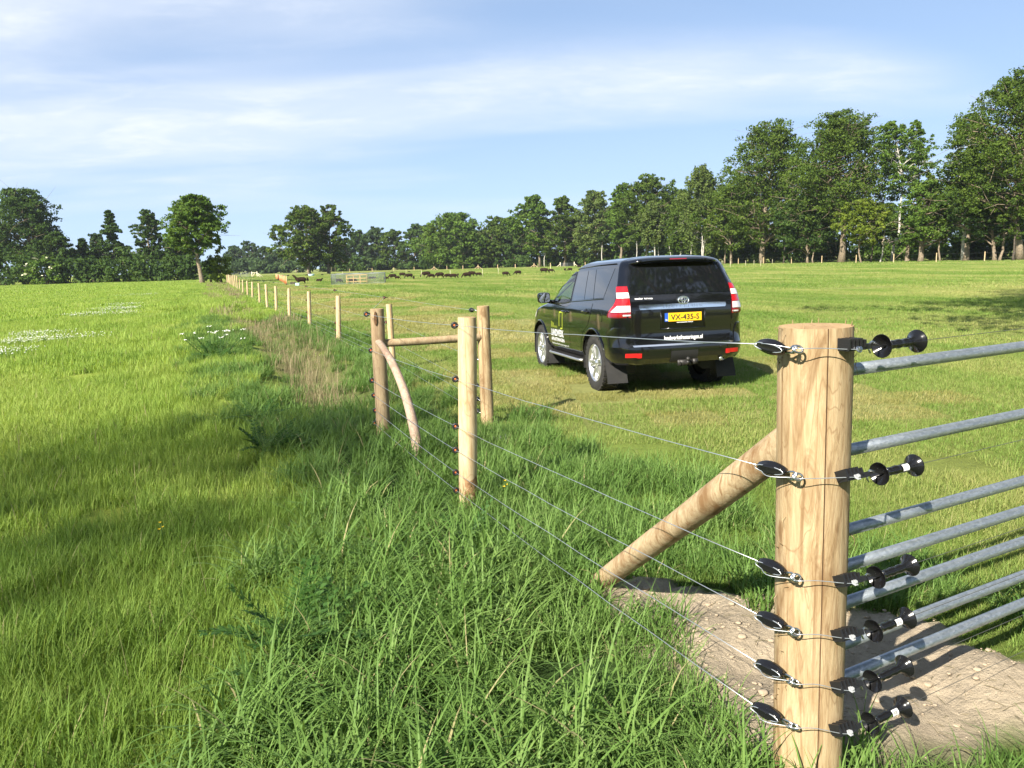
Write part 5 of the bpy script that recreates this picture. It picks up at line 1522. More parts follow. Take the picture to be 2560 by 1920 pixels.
# floor, wheel houses, seats, steering wheel
mb = MB(); mb.box((1.38, 0, .50), (4.1, 1.1, .10)); mb.box((1.38, 0, .62), (1.75, 1.62, .06)); mb.box((-.55, 0, .52), (.5, 1.5, .1)); mb.build('floor_pan', M['trim'], car, smooth=False)
for wx, wz in WHEELS:
    for sg in (1, -1):
        mb = MB(); vs_, fs_ = [], []
        for j in range(15):
            a = -.25 + (math.pi + .5) * j / 14
            for y in (.925, .50): vs_.append((wx + math.cos(a) * (ARCH_R + .004), sg * y, wz + math.sin(a) * (ARCH_R + .004)))
        fs_ = [(2 * j, 2 * j + 1, 2 * j + 3, 2 * j + 2) for j in range(14)]
        k_ = len(vs_); vs_.append((wx, sg * .50, wz))
        fs_ += [(2 * j + 1, k_, 2 * j + 3) for j in range(14)]
        mb.add(vs_, fs_); mb.build('wheel_house', M['trim'], car)
for sg in (1, -1):
    mb = MB(); mb.box((1.15, sg * .40, .98), (.14, .48, .66), Matrix.Rotation(-.18, 3, 'Y')); mb.box((1.03, sg * .40, 1.42), (.09, .26, .20)); mb.box((1.42, sg * .40, .74), (.5, .5, .16)); mb.build('front_seat', M['seat'], car, smooth=False)
mb = MB(); mb.box((2.05, 0, 1.06), (.5, 1.5, .30)); mb.build('dashboard', M['trim'], car, smooth=False)
mb = MB()
c = Vector((1.72, .40, 1.17)); u = Vector((0, 1, 0)); w = Vector((.42, 0, .9)).normalized()
mb.tube([c + u * math.cos(a) * .19 + w * math.sin(a) * .19 for a in [2 * math.pi * j / 20 for j in range(21)]], .014, 8, cap=False)
mb.tube([c - u * .19, c, c + u * .19], .014, 6); mb.tube([c, c - w * .19], .014, 6); mb.tube([c, c + Vector((.3, 0, -.14))], .03, 8); mb.build('steering_wheel', M['trim'], car)

# --- glass --------------------------------------------------------------------------------------
def quadrows(P):
    """corner list (bottom front, bottom rear, top rear, top front) to rows"""
    (xa, za), (xb, zb), (xc, zc), (xd, zd) = P
    return P
def win(name, P, mat, fn, off=.003, k_=10):
    (xa, za), (xb, zb), (xc, zc), (xd, zd) = P
    mb = MB(); vs_, fs_ = [], []
    for i in range(k_ + 1):
        t = i / k_
        for j in range(k_ + 1):
            s_ = j / k_
            x = (xa * (1 - s_) + xb * s_) * (1 - t) + (xd * (1 - s_) + xc * s_) * t
            z = (za * (1 - s_) + zb * s_) * (1 - t) + (zd * (1 - s_) + zc * s_) * t
            vs_.append(fn(x, z, off))
    k1 = k_ + 1
    fs_ = [(i * k1 + j, i * k1 + j + 1, (i + 1) * k1 + j + 1, (i + 1) * k1 + j) for i in range(k_) for j in range(k_)]
    mb.add(vs_, fs_); return mb.build(name, mat, car)
def frame(name, P, fn, w=.035, off=.006, mat='gloss_black', inner=.012):
    """border strip round a window"""
    cx_ = sum(p[0] for p in P) / 4; cz_ = sum(p[1] for p in P) / 4
    mb = MB(); ring_o, ring_i = [], []
    k_ = 12
    for e in range(4):
        (xa, za), (xb, zb) = P[e], P[(e + 1) % 4]
        for j in range(k_):
            t = j / k_; x, z = xa + (xb - xa) * t, za + (zb - za) * t
            d = math.hypot(x - cx_, z - cz_); sx, sz = (x - cx_) / d, (z - cz_) / d
            ring_o.append(fn(x + sx * w, z + sz * w, off - .006)); ring_i.append(fn(x - sx * inner, z - sz * inner, off))
    mid_ = [(a + b_) / 2 + Vector((0, .003 if ring_o[0].y > 0 else -.003, 0)) for a, b_ in zip(ring_o, ring_i)]
    m_ = len(ring_o); vs_ = ring_o + mid_ + ring_i
    fs_ = [(j, (j + 1) % m_, m_ + (j + 1) % m_, m_ + j) for j in range(m_)] + [(m_ + j, m_ + (j + 1) % m_, 2 * m_ + (j + 1) % m_, 2 * m_ + j) for j in range(m_)]
    mb.add(vs_, fs_); return mb.build(name, M[mat], car)
WIN_R = [(.98, 1.252), (.47, 1.275), (.60, 1.690), (1.02, 1.672)]
WIN_V = [(.44, 1.277), (.09, 1.292), (.27, 1.700), (.57, 1.691)]
WIN_Q = [(.055, 1.294), (-.30, 1.312), (-.43, 1.702), (.235, 1.702)]
for fn, sd in ((sideL, 'left'), (sideR, 'right')):
    win('front_window', WIN_F, M['glass'], fn, -.002); frame('window_frame', WIN_F, fn, w=.045)
    win('rear_door_window', WIN_R, M['privacy'], fn); win('vent_window', WIN_V, M['privacy'], fn); win('quarter_window', WIN_Q, M['privacy'], fn)
    mb = MB()                                            # bright moulding under the windows
    mb.tube([fn(x, 1.185 + (2.03 - x) * .047, .004) for x in np.linspace(2.05, -.30, 26)], .006, 6); mb.build('belt_moulding', M['gloss_black'], car)
    mb = MB(); mb.tube([fn(x, z, .003) for x, z in ((2.12, 1.19), (1.64, 1.655), (1.50, 1.70), (1.12, 1.722), (.3, 1.752), (-.42, 1.757))], .009, 6); mb.build('roof_gutter', M['gloss_black'], car)
mb = MB(); vs_, fs_ = [], []                             # windscreen
for i in range(9):
    z = 1.23 + .50 * i / 8; w_, xr, xf, rr, rf = sec(z); wf = side_y(xf - rf, z)
    for j in range(13):
        y = (wf - .10) * (-1 + 2 * j / 12); vs_.append((xf + .005 - .10 * (abs(y) / wf) ** 3, y, z))
fs_ = [(i * 13 + j, i * 13 + j + 1, (i + 1) * 13 + j + 1, (i + 1) * 13 + j) for i in range(8) for j in range(12)]
mb.add(vs_, fs_); mb.build('windscreen', M['glass'], car)
patch('rear_window', car, M['privacy'], P_rear, [(-.70, .70, 1.345), (-.665, .665, 1.52), (-.60, .60, 1.69)], 16, .010, .010)
# --- tailgate and what it carries -----------------------------------------------------------------
tg = patch('tailgate', car, M['paint'], P_rear, [(-.66, .66, .70), (-.695, .695, .80), (-.70, .70, 1.0), (-.715, .715, 1.335)], 18, .010, .012)
def spoil():
    vs_, fs_ = [], []; k_ = 24
    prof = [(0.10, 1.842), (-.02, 1.838), (-.12, 1.822), (-.150, 1.802), (-.150, 1.788), (-.12, 1.765), (-.04, 1.748), (.06, 1.742)]
    for i in range(k_ + 1):
        y = -.66 + 1.32 * i / k_; f = abs(y) / .66
        x0 = -.62 + .10 * f ** 4; dz = -.05 * f ** 4
        sh = 1 - .55 * max(0, f - .86) / .14
        for (dx, z) in prof: vs_.append((x0 + dx * sh, y, 1.79 + (z - 1.79) * (1 if z < 1.79 else 1) + dz))
    m_ = len(prof)
    for i in range(k_):
        for j in range(m_ - 1): fs_.append((i * m_ + j, i * m_ + j + 1, (i + 1) * m_ + j + 1, (i + 1) * m_ + j))
    fs_ += [tuple(range(m_)), tuple(range(k_ * m_ + m_ - 1, k_ * m_ - 1, -1))]
    mb = MB(); mb.add(vs_, fs_); return mb.build('roof_spoiler', M['paint'], car, auto=50)
sp = spoil()
mb = MB(); mb.box((-.768, 0, 1.797), (.012, .24, .014)); mb.build('brake_light', M['red_dark'], sp, smooth=False)
mb = MB()                                               # rear wiper pivot
mb.lathe([(.020, 0), (.020, .012), (.012, .022), (.0005, .024)], P_rear(0, 1.365, .010), (-1, 0, .15), 12); mb.build('wiper_pivot', M['trim'], tg)
gar = patch('chrome_garnish', tg, M['chrome'], P_rear, [(-.60, .60, 1.150), (-.615, .615, 1.165), (-.615, .615, 1.200), (-.605, .605, 1.212)], 24, .030, .022)
patch('plate_recess', tg, M['gloss_black'], P_rear, [(-.305, .305, .895), (-.305, .305, 1.135)], 8, .0125, .004)
mb = MB()
for (a, b_) in (((-.31, .89), (.31, .89)), ((-.31, .89), (-.31, 1.13)), ((.31, .89), (.31, 1.13))):
    mb.tube([P_rear(a[0], a[1], .014), P_rear(b_[0], b_[1], .014)], .010, 6)
mb.build('recess_edge', M['paint'], tg)

def text_pts(body_, size, font_scale_x=1.0, shear=0.0, spacing=1.0):
    cu = bpy.data.curves.new('text', 'FONT'); cu.body = body_; cu.size = size; cu.align_x = 'CENTER'; cu.shear = shear; cu.resolution_u = 3; cu.space_character = spacing
    ob = bpy.data.objects.new('text', cu); COL.objects.link(ob)
    dg = bpy.context.evaluated_depsgraph_get(); me_ = bpy.data.meshes.new_from_object(ob.evaluated_get(dg))
    V = [(v_.co.x * font_scale_x, v_.co.y) for v_ in me_.vertices]; F_ = [tuple(p.vertices) for p in me_.polygons]
    bpy.data.objects.remove(ob); bpy.data.curves.remove(cu); bpy.data.meshes.remove(me_)
    return V, F_
def text_on(name, parent, mat, s_, size, c0, z0, fn, off, sx=1.0, sign=-1, width=None, bold=0.0, raised=0.0, slant=0.0, spacing=1.0):
    """lettering laid on the body: c0 = centre along fn's parameter, z0 = base line; sign -1 reads from behind"""
    V, F_ = text_pts(s_, size, 1.0, slant, spacing)
    x0, x1 = min(v_[0] for v_ in V), max(v_[0] for v_ in V)
    k_ = (width / (x1 - x0)) if width else sx
    mb = MB()
    mx_ = (x0 + x1) / 2
    for ox, oz in ([(0, 0)] if not bold else [(-bold, 0), (bold, 0), (0, bold), (0, -bold)]):
        e = .0002 * (ox > 0) + .0004 * (oz > 0) + .0006 * (oz < 0)
        mb.add([fn(c0 + sign * ((v_[0] - mx_) * k_ + ox), z0 + v_[1] + oz, off + raised + e) for v_ in V], F_)
    return mb.build(name, M[mat], parent, smooth=False)
pl_ = patch('number_plate', tg, M['plate'], lambda y, z, o: P_rear(y, z, o) , [(-.26, .215, .985), (-.26, .215, 1.095)], 8, .020, .008)
patch('country_strip', pl_, M['plate_blue'], P_rear, [(.2155, .26, .985), (.2155, .26, 1.095)], 3, .020, .008)
text_on('plate_number', pl_, 'ink', 'VX-435-S', .098, -.022, 1.0045, P_rear, .0225, width=.40, bold=.0022)
text_on('country_code', pl_, 'white_print', 'NL', .030, .238, .996, P_rear, .0225, width=.030, bold=.0008)
text_on('dealer_address', pl_, 'white_print', 'www.tesscher-4wd.nl', .022, -.02, .964, P_rear, .0185, width=.23, bold=.0008)
text_on('dealer_name', tg, 'white_print', 'tesscher', .034, .605, 1.283, P_rear, .0118, width=.11, bold=.0012)
text_on('dealer_name', tg, 'white_print', '4wd wezep', .030, .475, 1.283, P_rear, .0118, width=.115, bold=.0008)
text_on('web_address', tg, 'white_print', 'landwerkafrasteringen.nl', .078, -.005, .742, P_rear, .0118, width=.55, bold=.0012, slant=.12)
text_on('model_lettering', gar, 'chrome', 'LAND', .052, .185, 1.1625, P_rear, .034, width=.185, bold=.0016)
text_on('model_lettering', gar, 'chrome', 'CRUISER', .052, -.115, 1.1625, P_rear, .034, width=.33, bold=.0016)
# emblem: an oval with two ovals crossing inside it
em = MB()
def oval(cx_, cz_, a, b_, rad):
    em.tube([P_rear(cx_ + math.cos(t) * a, cz_ + math.sin(t) * b_, .030 if cz_ > 1.2 else .034) for t in [2 * math.pi * j / 28 for j in range(29)]], rad, 7, cap=False)
oval(0, 1.252, .072, .047, .0105); oval(0, 1.264, .050, .020, .009); oval(0, 1.250, .020, .043, .009)
em.build('emblem', M['chrome'], tg)

# --- tail lights -----------------------------------------------------------------------------------
def s_of_x(x, z):
    w_, xr, xf, rr, rf = sec(z); w_ *= wtap(xr + rr, z); return w_ - rr + rr * math.pi / 2 + (x - (xr + rr + .035))
for sg in (1, -1):
    fn = (lambda sg_: (lambda s_, z, o: P_round(s_, z, o, sg_)))(sg)
    tl_ = empty('tail_light', (0, 0, 0)); tl_.parent = car
    sec_l = [(1.065, 1.125, 'red_dark', 'red_lens', 'lower'), (1.125, 1.215, 'white_lens', 'white_lens', 'reverse'), (1.215, 1.305, 'red_lens', 'red_lens', 'upper'), (1.305, 1.385, 'white_lens', 'white_lens', 'indicator'), (1.385, 1.455, 'red_lens', 'red_lens', 'top')]
    edge = [(1.055, .722 + .40), (1.125, .722 + .355), (1.215, .722 + .235), (1.26, .722 + .19), (1.305, .722 + .175), (1.385, .722 + .165), (1.462, .722 + .15)]
    inn = .722
    def eo(z): return float(np.interp(z, [q[0] for q in edge], [q[1] for q in edge]))
    bk = patch('lamp_housing', tl_, M['red_dark'], fn, [(inn, eo(z), z) for z in (1.055, 1.125, 1.215, 1.305, 1.385, 1.462)], 12, .010, .016)
    for (z0, z1, ma, mb_m, nm) in sec_l:
        zz = [z0 + .004, (z0 + z1) / 2, z1 - .004]
        if nm == 'lower':
            patch('lens', tl_, M['red_dark'], fn, [(inn + .10, eo(z) - .006, z) for z in zz], 8, .020, .012)
            patch('lens', tl_, M['white_lens'], fn, [(inn + .006, inn + .097, z0 + .012), (inn + .006, inn + .097, z0 + .030)], 6, .024, .014)
            patch('lens', tl_, M['red_dark'], fn, [(inn + .006, inn + .097, z0 + .034), (inn + .006, inn + .097, z1 - .004)], 6, .022, .014)
        elif nm == 'reverse':
            patch('lens', tl_, M['red_lens'], fn, [(eo(z) - .075, eo(z) - .006, z) for z in zz], 4, .020, .012)
            patch('lens', tl_, M['white_lens'], fn, [(inn + .006, eo(z) - .078, z) for z in zz], 10, .024, .014)
        elif nm == 'indicator':
            patch('lens', tl_, M['white_lens'], fn, [(inn + .006, eo(z) - .012, z) for z in zz], 8, .024, .014)
        else:
            patch('lens', tl_, M['red_lens'], fn, [(inn + .006, eo(z) - .006, z) for z in zz], 8, .020, .012)
    tl_.name = 'tail_light'

# --- rear bumper ----------------------------------------------------------------------------------
full = s_of_x(-.50, .7)
def bump(s_, z, o): 
    return P_round(abs(s_), z, o, 1 if s_ >= 0 else -1)
rb = patch('rear_bumper', car, M['paint'], bump, [(-full, full, .455), (-full, full, .52), (-full, full, .60), (-full, full, .668)], 60, .024, .026)
for sg in (1, -1):
    fn = (lambda sg_: (lambda s_, z, o: P_round(s_, z, o, sg_)))(sg)
    patch('bumper_corner', rb, M['paint'], fn, [(.735, full, .660), (.748, full, .75), (.760, full - .06, .85), (.80, full - .22, .925)], 18, .022, .024)
    rf_ = patch('reflector', rb, M['red_lens'], fn, [(.60, .80, .535), (.60, .80, .590)], 8, .031, .010)
patch('bumper_strip', rb, M['chrome'], P_rear, [(-.70, .70, .664), (-.715, .715, .684)], 30, .034, .012)
patch('bumper_insert', rb, M['trim'], P_rear, [(-.19, .19, .47), (-.19, .19, .60)], 6, .028, .008)
mb = MB()
for y in (-.52, .52, -.2, .2): mb.lathe([(.012, 0), (.012, .004), (.0005, .006)], P_rear(y, .615, .024), (-1, 0, 0), 10)
mb.build('parking_sensor', M['gloss_black'], rb)
mb = MB(); mb.tube([(-.70, 0, .44), (-1.00, 0, .43), (-1.04, 0, .44), (-1.05, 0, .47)], .020, 8); mb.lathe([(.012, 0), (.024, .012), (.027, .026), (.020, .045), (.0005, .052)], (-1.05, 0, .47), (0, 0, 1), 12)
mb.box((-.97, 0, .44), (.012, .22, .075)); mb.box((-.99, -.13, .45), (.03, .07, .07)); mb.tube([(-.99, .07, .40), (-1.0, .10, .47)], .012, 6); mb.tube([(-.99, -.06, .40), (-1.0, -.04, .48)], .012, 6)
mb.build('tow_hitch', mat_simple('worn_steel', (.045, .043, .042), .5, metal=.5), car)
mb = MB(); mb.tube([(-.4, -.55, .47), (-.86, -.55, .46), (-.92, -.55, .455)], .036, 14, cap=False); mb.tube([(-.4, -.55, .47), (-.915, -.55, .4555)], .031, 14, cap=True); mb.build('exhaust_pipe', M['chrome'], car)

# --- flanks: doors, handles, mirrors, boards, arches, flaps ------------------------------------------
for fn, sg in ((sideL, 1), (sideR, -1)):
    dF = patch('front_door', car, M['paint'], fn, [(2.09, 1.055, .485), (2.10, 1.06, .60), (2.10, 1.075, 1.0), (2.06, 1.085, 1.180)], 14, .004, .005)
    dR = patch('rear_door', car, M['paint'], fn, [(1.045, .60, .485), (1.05, .52, .66), (1.06, .40, .82), (1.067, .20, .92), (1.075, .085, 1.10), (1.078, .075, 1.225)], 14, .004, .005)
    for d_, xh, zh in ((dF, 1.28, 1.075), (dR, .29, 1.105)):
        mb = MB(); mb.tube([fn(xh + .11, zh - .004, .004), fn(xh + .085, zh, .034), fn(xh, zh + .004, .040), fn(xh - .085, zh, .034), fn(xh - .11, zh - .004, .004)], [.013, .015, .016, .015, .013], 8)
        mb.build('handle', M['paint'], d_)
        mb = MB(); mb.lathe([(.045, 0), (.040, .001), (.0005, .001)], fn(xh, zh, .0045), (0, sg, .1), 16); mb.build('handle_recess', M['gloss_black'], d_)
    if sg == 1:
        patch('fuel_flap', car, M['paint'], fn, [(-.19, -.36, .985), (-.18, -.37, 1.0), (-.18, -.37, 1.10), (-.19, -.36, 1.115)], 6, .004, .005)
    # mirror
    mr = empty('door_mirror', (0, 0, 0)); mr.parent = car
    bx_ = Vector((2.03, sg * 1.075, 1.285))
    mb = MB(); pts = []
    vs_, fs_ = [], []
    prof = [(.10, .35), (.085, .72), (.05, .92), (0, 1.0), (-.045, .98), (-.060, .93)]
    for (dx, sc) in prof:
        for j in range(16):
            a = 2 * math.pi * j / 16
            ex = abs(math.cos(a)) ** .5 * math.copysign(1, math.cos(a)); ez = abs(math.sin(a)) ** .5 * math.copysign(1, math.sin(a))
            vs_.append(bx_ + Vector((dx, ex * .105 * sc, ez * .088 * sc)))
    for i in range(len(prof) - 1):
        for j in range(16): fs_.append((i * 16 + j, i * 16 + (j + 1) % 16, (i + 1) * 16 + (j + 1) % 16, (i + 1) * 16 + j))
    fs_.append(tuple(range(16)))
    mb.add(vs_, fs_); mb.tube([bx_ + Vector((.02, -sg * .08, -.06)), bx_ + Vector((.03, -sg * .20, -.085))], [.035, .03], 8)
    mb.build('mirror_housing', M['gloss_black'], mr)
    mb = MB(); vs_ = []
    for j in range(16):
        a = 2 * math.pi * j / 16
        ex = abs(math.cos(a)) ** .5 * math.copysign(1, math.cos(a)); ez = abs(math.sin(a)) ** .5 * math.copysign(1, math.sin(a))
        vs_.append(bx_ + Vector((-.054 + ez * .013, ex * .093, ez * .077)))
    mb.add(vs_, [tuple(range(16))]); mb.build('mirror_glass', M['mirror'], mr, smooth=False)
    # running board
    rbd = empty('running_board', (0, 0, 0)); rbd.parent = car
    mb = MB()
    vs_ = []
    for x in (.52, .60, 2.05, 2.22):
        yo = .985 if .55 < x < 2.1 else .93
        vs_ += [(x, sg * .78, .400), (x, sg * (yo - .02), .400), (x, sg * (yo - .02), .372), (x, sg * .78, .362)]
    fs_ = []
    for i in range(3):
        for j in range(4): fs_.append((i * 4 + j, i * 4 + (j + 1) % 4, (i + 1) * 4 + (j + 1) % 4, (i + 1) * 4 + j))
    fs_ += [(0, 1, 2, 3), (15, 14, 13, 12)]
    mb.add(vs_, fs_); mb.build('tread', M['trim'], rbd, smooth=False)
    mb = MB(); mb.tube([(.52, sg * .915, .382), (.58, sg * .955, .383), (.64, sg * .968, .384), (2.02, sg * .968, .384), (2.15, sg * .945, .384), (2.22, sg * .915, .383)], .021, 8); mb.build('edge_rail', M['alu'], rbd)
    # arch lips
    for wx, wz in WHEELS:
        mb = MB(); pts = []
        for j in range(25):
            a = math.radians(-8 + 196 * j / 24)
            x, z = wx + math.cos(a) * (ARCH_R + .012), wz + math.sin(a) * (ARCH_R + .012)
            z = max(z, .425); pts.append(fn(x, z, .006))
        mb.tube(pts, .013, 8); mb.build('wheel_arch', M['paint'], car)
    # mud flaps
    for wx, top_z, xb_, w0 in ((0, .60, -.62, 1), (2.79, .52, 2.26, 1)):
        mb = MB(); vs_ = []
        x0 = wx - .47 if wx == 0 else wx - .45
        P_ = [(x0 + .02, .62), (x0 - .03, .45), (x0 - (.09 if wx == 0 else .05), .30), (x0 - (.13 if wx == 0 else .07), .165)]
        for x, z in P_:
            for y in (.945, .66):
                for t_ in (0, .012): vs_.append((x + t_, sg * y, z))
        fs_ = []
        for i in range(3):
            o0 = i * 4
            fs_ += [(o0, o0 + 2, o0 + 6, o0 + 4), (o0 + 1, o0 + 5, o0 + 7, o0 + 3), (o0, o0 + 4, o0 + 5, o0 + 1), (o0 + 2, o0 + 3, o0 + 7, o0 + 6)]
        fs_ += [(12, 14, 15, 13)]
        mb.add(vs_, fs_); mb.build('mud_flap', M['flap'], car, smooth=False)
# lettering on the left flank
mk = MB()
for (a, b_) in (((1.60, .955), (1.60, 1.055)), ((1.60, 1.055), (1.43, 1.065)), ((1.43, 1.065), (1.43, .80)), ((1.43, .80), (1.535, .80)), ((1.60, .955), (1.60, .83))):
    k_ = 6
    for i in range(k_):
        p, q = (a[0] + (b_[0] - a[0]) * i / k_, a[1] + (b_[1] - a[1]) * i / k_), (a[0] + (b_[0] - a[0]) * (i + 1) / k_, a[1] + (b_[1] - a[1]) * (i + 1) / k_)
        if abs(a[0] - b_[0]) < .01: vs_ = [sideL(p[0] - .011, p[1], .0055), sideL(p[0] + .011, p[1], .0055), sideL(q[0] + .011, q[1], .0055), sideL(q[0] - .011, q[1], .0055)]
        else: vs_ = [sideL(p[0], p[1] - .011, .0056), sideL(q[0], q[1] - .011, .0056), sideL(q[0], q[1] + .011, .0056), sideL(p[0], p[1] + .011, .0056)]
        mk.add(vs_, [(0, 1, 2, 3)])
mk.build('logo_frame', M['lime_print'], car, smooth=False)
text_on('logo_lettering', car, 'white_print', 'LANDWERK', .155, 1.72, .665, sideL, .0055, sign=-1, width=.68, bold=.003)
text_on('logo_lettering', car, 'white_print', 'AFRASTERINGEN', .075, 1.72, .585, sideL, .0055, sign=-1, width=.72, bold=.002)
mk = MB()
for j in range(6):
    x = 2.05 - .062 * j; z0 = .80; h_ = .10 - .012 * j if j < 3 else .03
    mk.add([sideL(x, z0, .0055), sideL(x - .018, z0, .0055), sideL(x - .018, z0 + h_, .0055), sideL(x, z0 + h_, .0055)], [(0, 1, 2, 3)])
mk.build('logo_stakes', M['lime_print'], car, smooth=False)
text_on('flank_address', car, 'white_print', 'landwerkafrasteringen.nl', .042, 1.62, .525, sideL, .0055, sign=-1, width=.90)
# headlight sliver and bonnet edge
for sg in (1, -1):
    mb = MB(); vs_, fs_ = [], []
    for i in range(5):
        z = .93 + .13 * i / 4
        for j in range(7):
            x = 3.05 + .52 * j / 6 - .1 * i / 4; vs_.append(P_side(min(x, 3.52), z, .006, sg))
    fs_ = [(i * 7 + j, i * 7 + j + 1, (i + 1) * 7 + j + 1, (i + 1) * 7 + j) for i in range(4) for j in range(6)]
    mb.add(vs_, fs_); mb.build('headlight', M['white_lens'], car)

# --- wheels ----------------------------------------------------------------------------------------
def make_wheel(parent, wx, sg):
    wh = empty('wheel', (wx, sg * .80, .393)); wh.parent = car
    wh.rotation_euler = (0, random.Random(int(wx * 10) + sg).uniform(0, 1), 0 if sg > 0 else math.pi)
    mb = MB()
    prof = [(.262, -.115), (.300, -.128), (.350, -.132), (.380, -.118), (.388, -.085), (.389, 0), (.388, .085), (.380, .118), (.350, .132), (.300, .128), (.262, .115)]
    mb.lathe(prof, (0, 0, 0), (0, 1, 0), 48, cap=False)
    for j in range(34):
        a = 2 * math.pi * j / 34
        for (y, w_, sft) in ((-.098, .050, 0), (-.035, .044, .5), (.035, .044, 0), (.098, .050, .5)):
            aa = a + sft * 2 * math.pi / 34; c = Vector((math.cos(aa) * .388, y, math.sin(aa) * .388))
            mb.box(c, (.046, w_, .022), Matrix.Rotation(-aa + math.pi / 2, 3, 'Y'))
    mb.build('tyre', M['rubber'], wh, auto=35)
    mb = MB()
    mb.lathe([(.232, -.10), (.250, -.02), (.246, .085), (.262, .108), (.268, .116), (.262, .121), (.252, .114), (.240, .095), (.228, .03)], (0, 0, 0), (0, 1, 0), 48, cap=False)
    for j in range(6):
        for dv in (-.16, .16):
            a = 2 * math.pi * j / 6 + dv
            a2 = 2 * math.pi * j / 6 + dv * .75
            d0, d1 = Vector((math.cos(a), 0, math.sin(a))), Vector((math.cos(a2), 0, math.sin(a2)))
            t0 = Vector((-math.sin(a), 0, math.cos(a)))
            vs_ = []
            for (dd, rr_, hw_, y0, y1) in ((d0, .045, .020, .055, .095), (d0, .13, .021, .065, .100), (d1, .245, .028, .075, .106)):
                for s_ in (-1, 1):
                    vs_ += [dd * rr_ + t0 * (s_ * hw_) + Vector((0, y0, 0)), dd * rr_ + t0 * (s_ * hw_ * .7) + Vector((0, y1, 0))]
            fs_ = []
            for i in range(2):
                o0 = i * 4
                fs_ += [(o0 + 1, o0 + 3, o0 + 7, o0 + 5), (o0, o0 + 1, o0 + 5, o0 + 4), (o0 + 2, o0 + 6, o0 + 7, o0 + 3), (o0, o0 + 4, o0 + 6, o0 + 2)]
            mb.add(vs_, fs_)
    rim = mb.build('rim', M['alloy'], wh, auto=35)
    mb = MB(); mb.lathe([(.0005, .112), (.030, .110), (.036, .100), (.055, .092), (.060, .06)], (0, 0, 0), (0, 1, 0), 20, cap=False)
    for j in range(6):
        a = 2 * math.pi * j / 6 + .5; mb.lathe([(.010, 0), (.009, .014), (.0005, .015)], (math.cos(a) * .072, .086, math.sin(a) * .072), (0, 1, 0), 6)
    mb.build('hub_cap', M['alloy'], rim)
    mb = MB(); mb.lathe([(.0005, .01), (.17, .01), (.17, .03), (.0005, .03)], (0, 0, 0), (0, 1, 0), 24); mb.lathe([(.0005, -.10), (.236, -.10), (.236, -.092), (.0005, -.092)], (0, 0, 0), (0, 1, 0), 24); mb.build('brake_disc', M['trim'], wh)
    return wh
for wx in (0.0, 2.79):
    for sg in (1, -1): make_wheel(car, wx, sg)

# ------------------------------------------------------------------ sheep
M['wool'] = mat_simple('dark_brown_wool', (0.016, 0.010, 0.007), 0.95, noise=(6, (0.040, 0.025, 0.018), .4, .7), bump=(22, .8, .03), spec=.1)
M['cream'] = mat_simple('cream_paint', (0.66, 0.60, 0.42), 0.7)
M['hurdle'] = mat_simple('grey_hurdle_tube', (0.17, 0.19, 0.205), 0.5, metal=.3)
M['net'] = mat_simple('orange_net', (0.70, 0.20, 0.06), 0.6)
M['tan'] = mat_simple('tan_timber', (0.46, 0.32, 0.14), 0.8)
M['tub'] = mat_simple('pale_blue_tub', (0.42, 0.58, 0.62), 0.5)
M['crate'] = mat_simple('dark_crate', (0.05, 0.04, 0.035), 0.7)

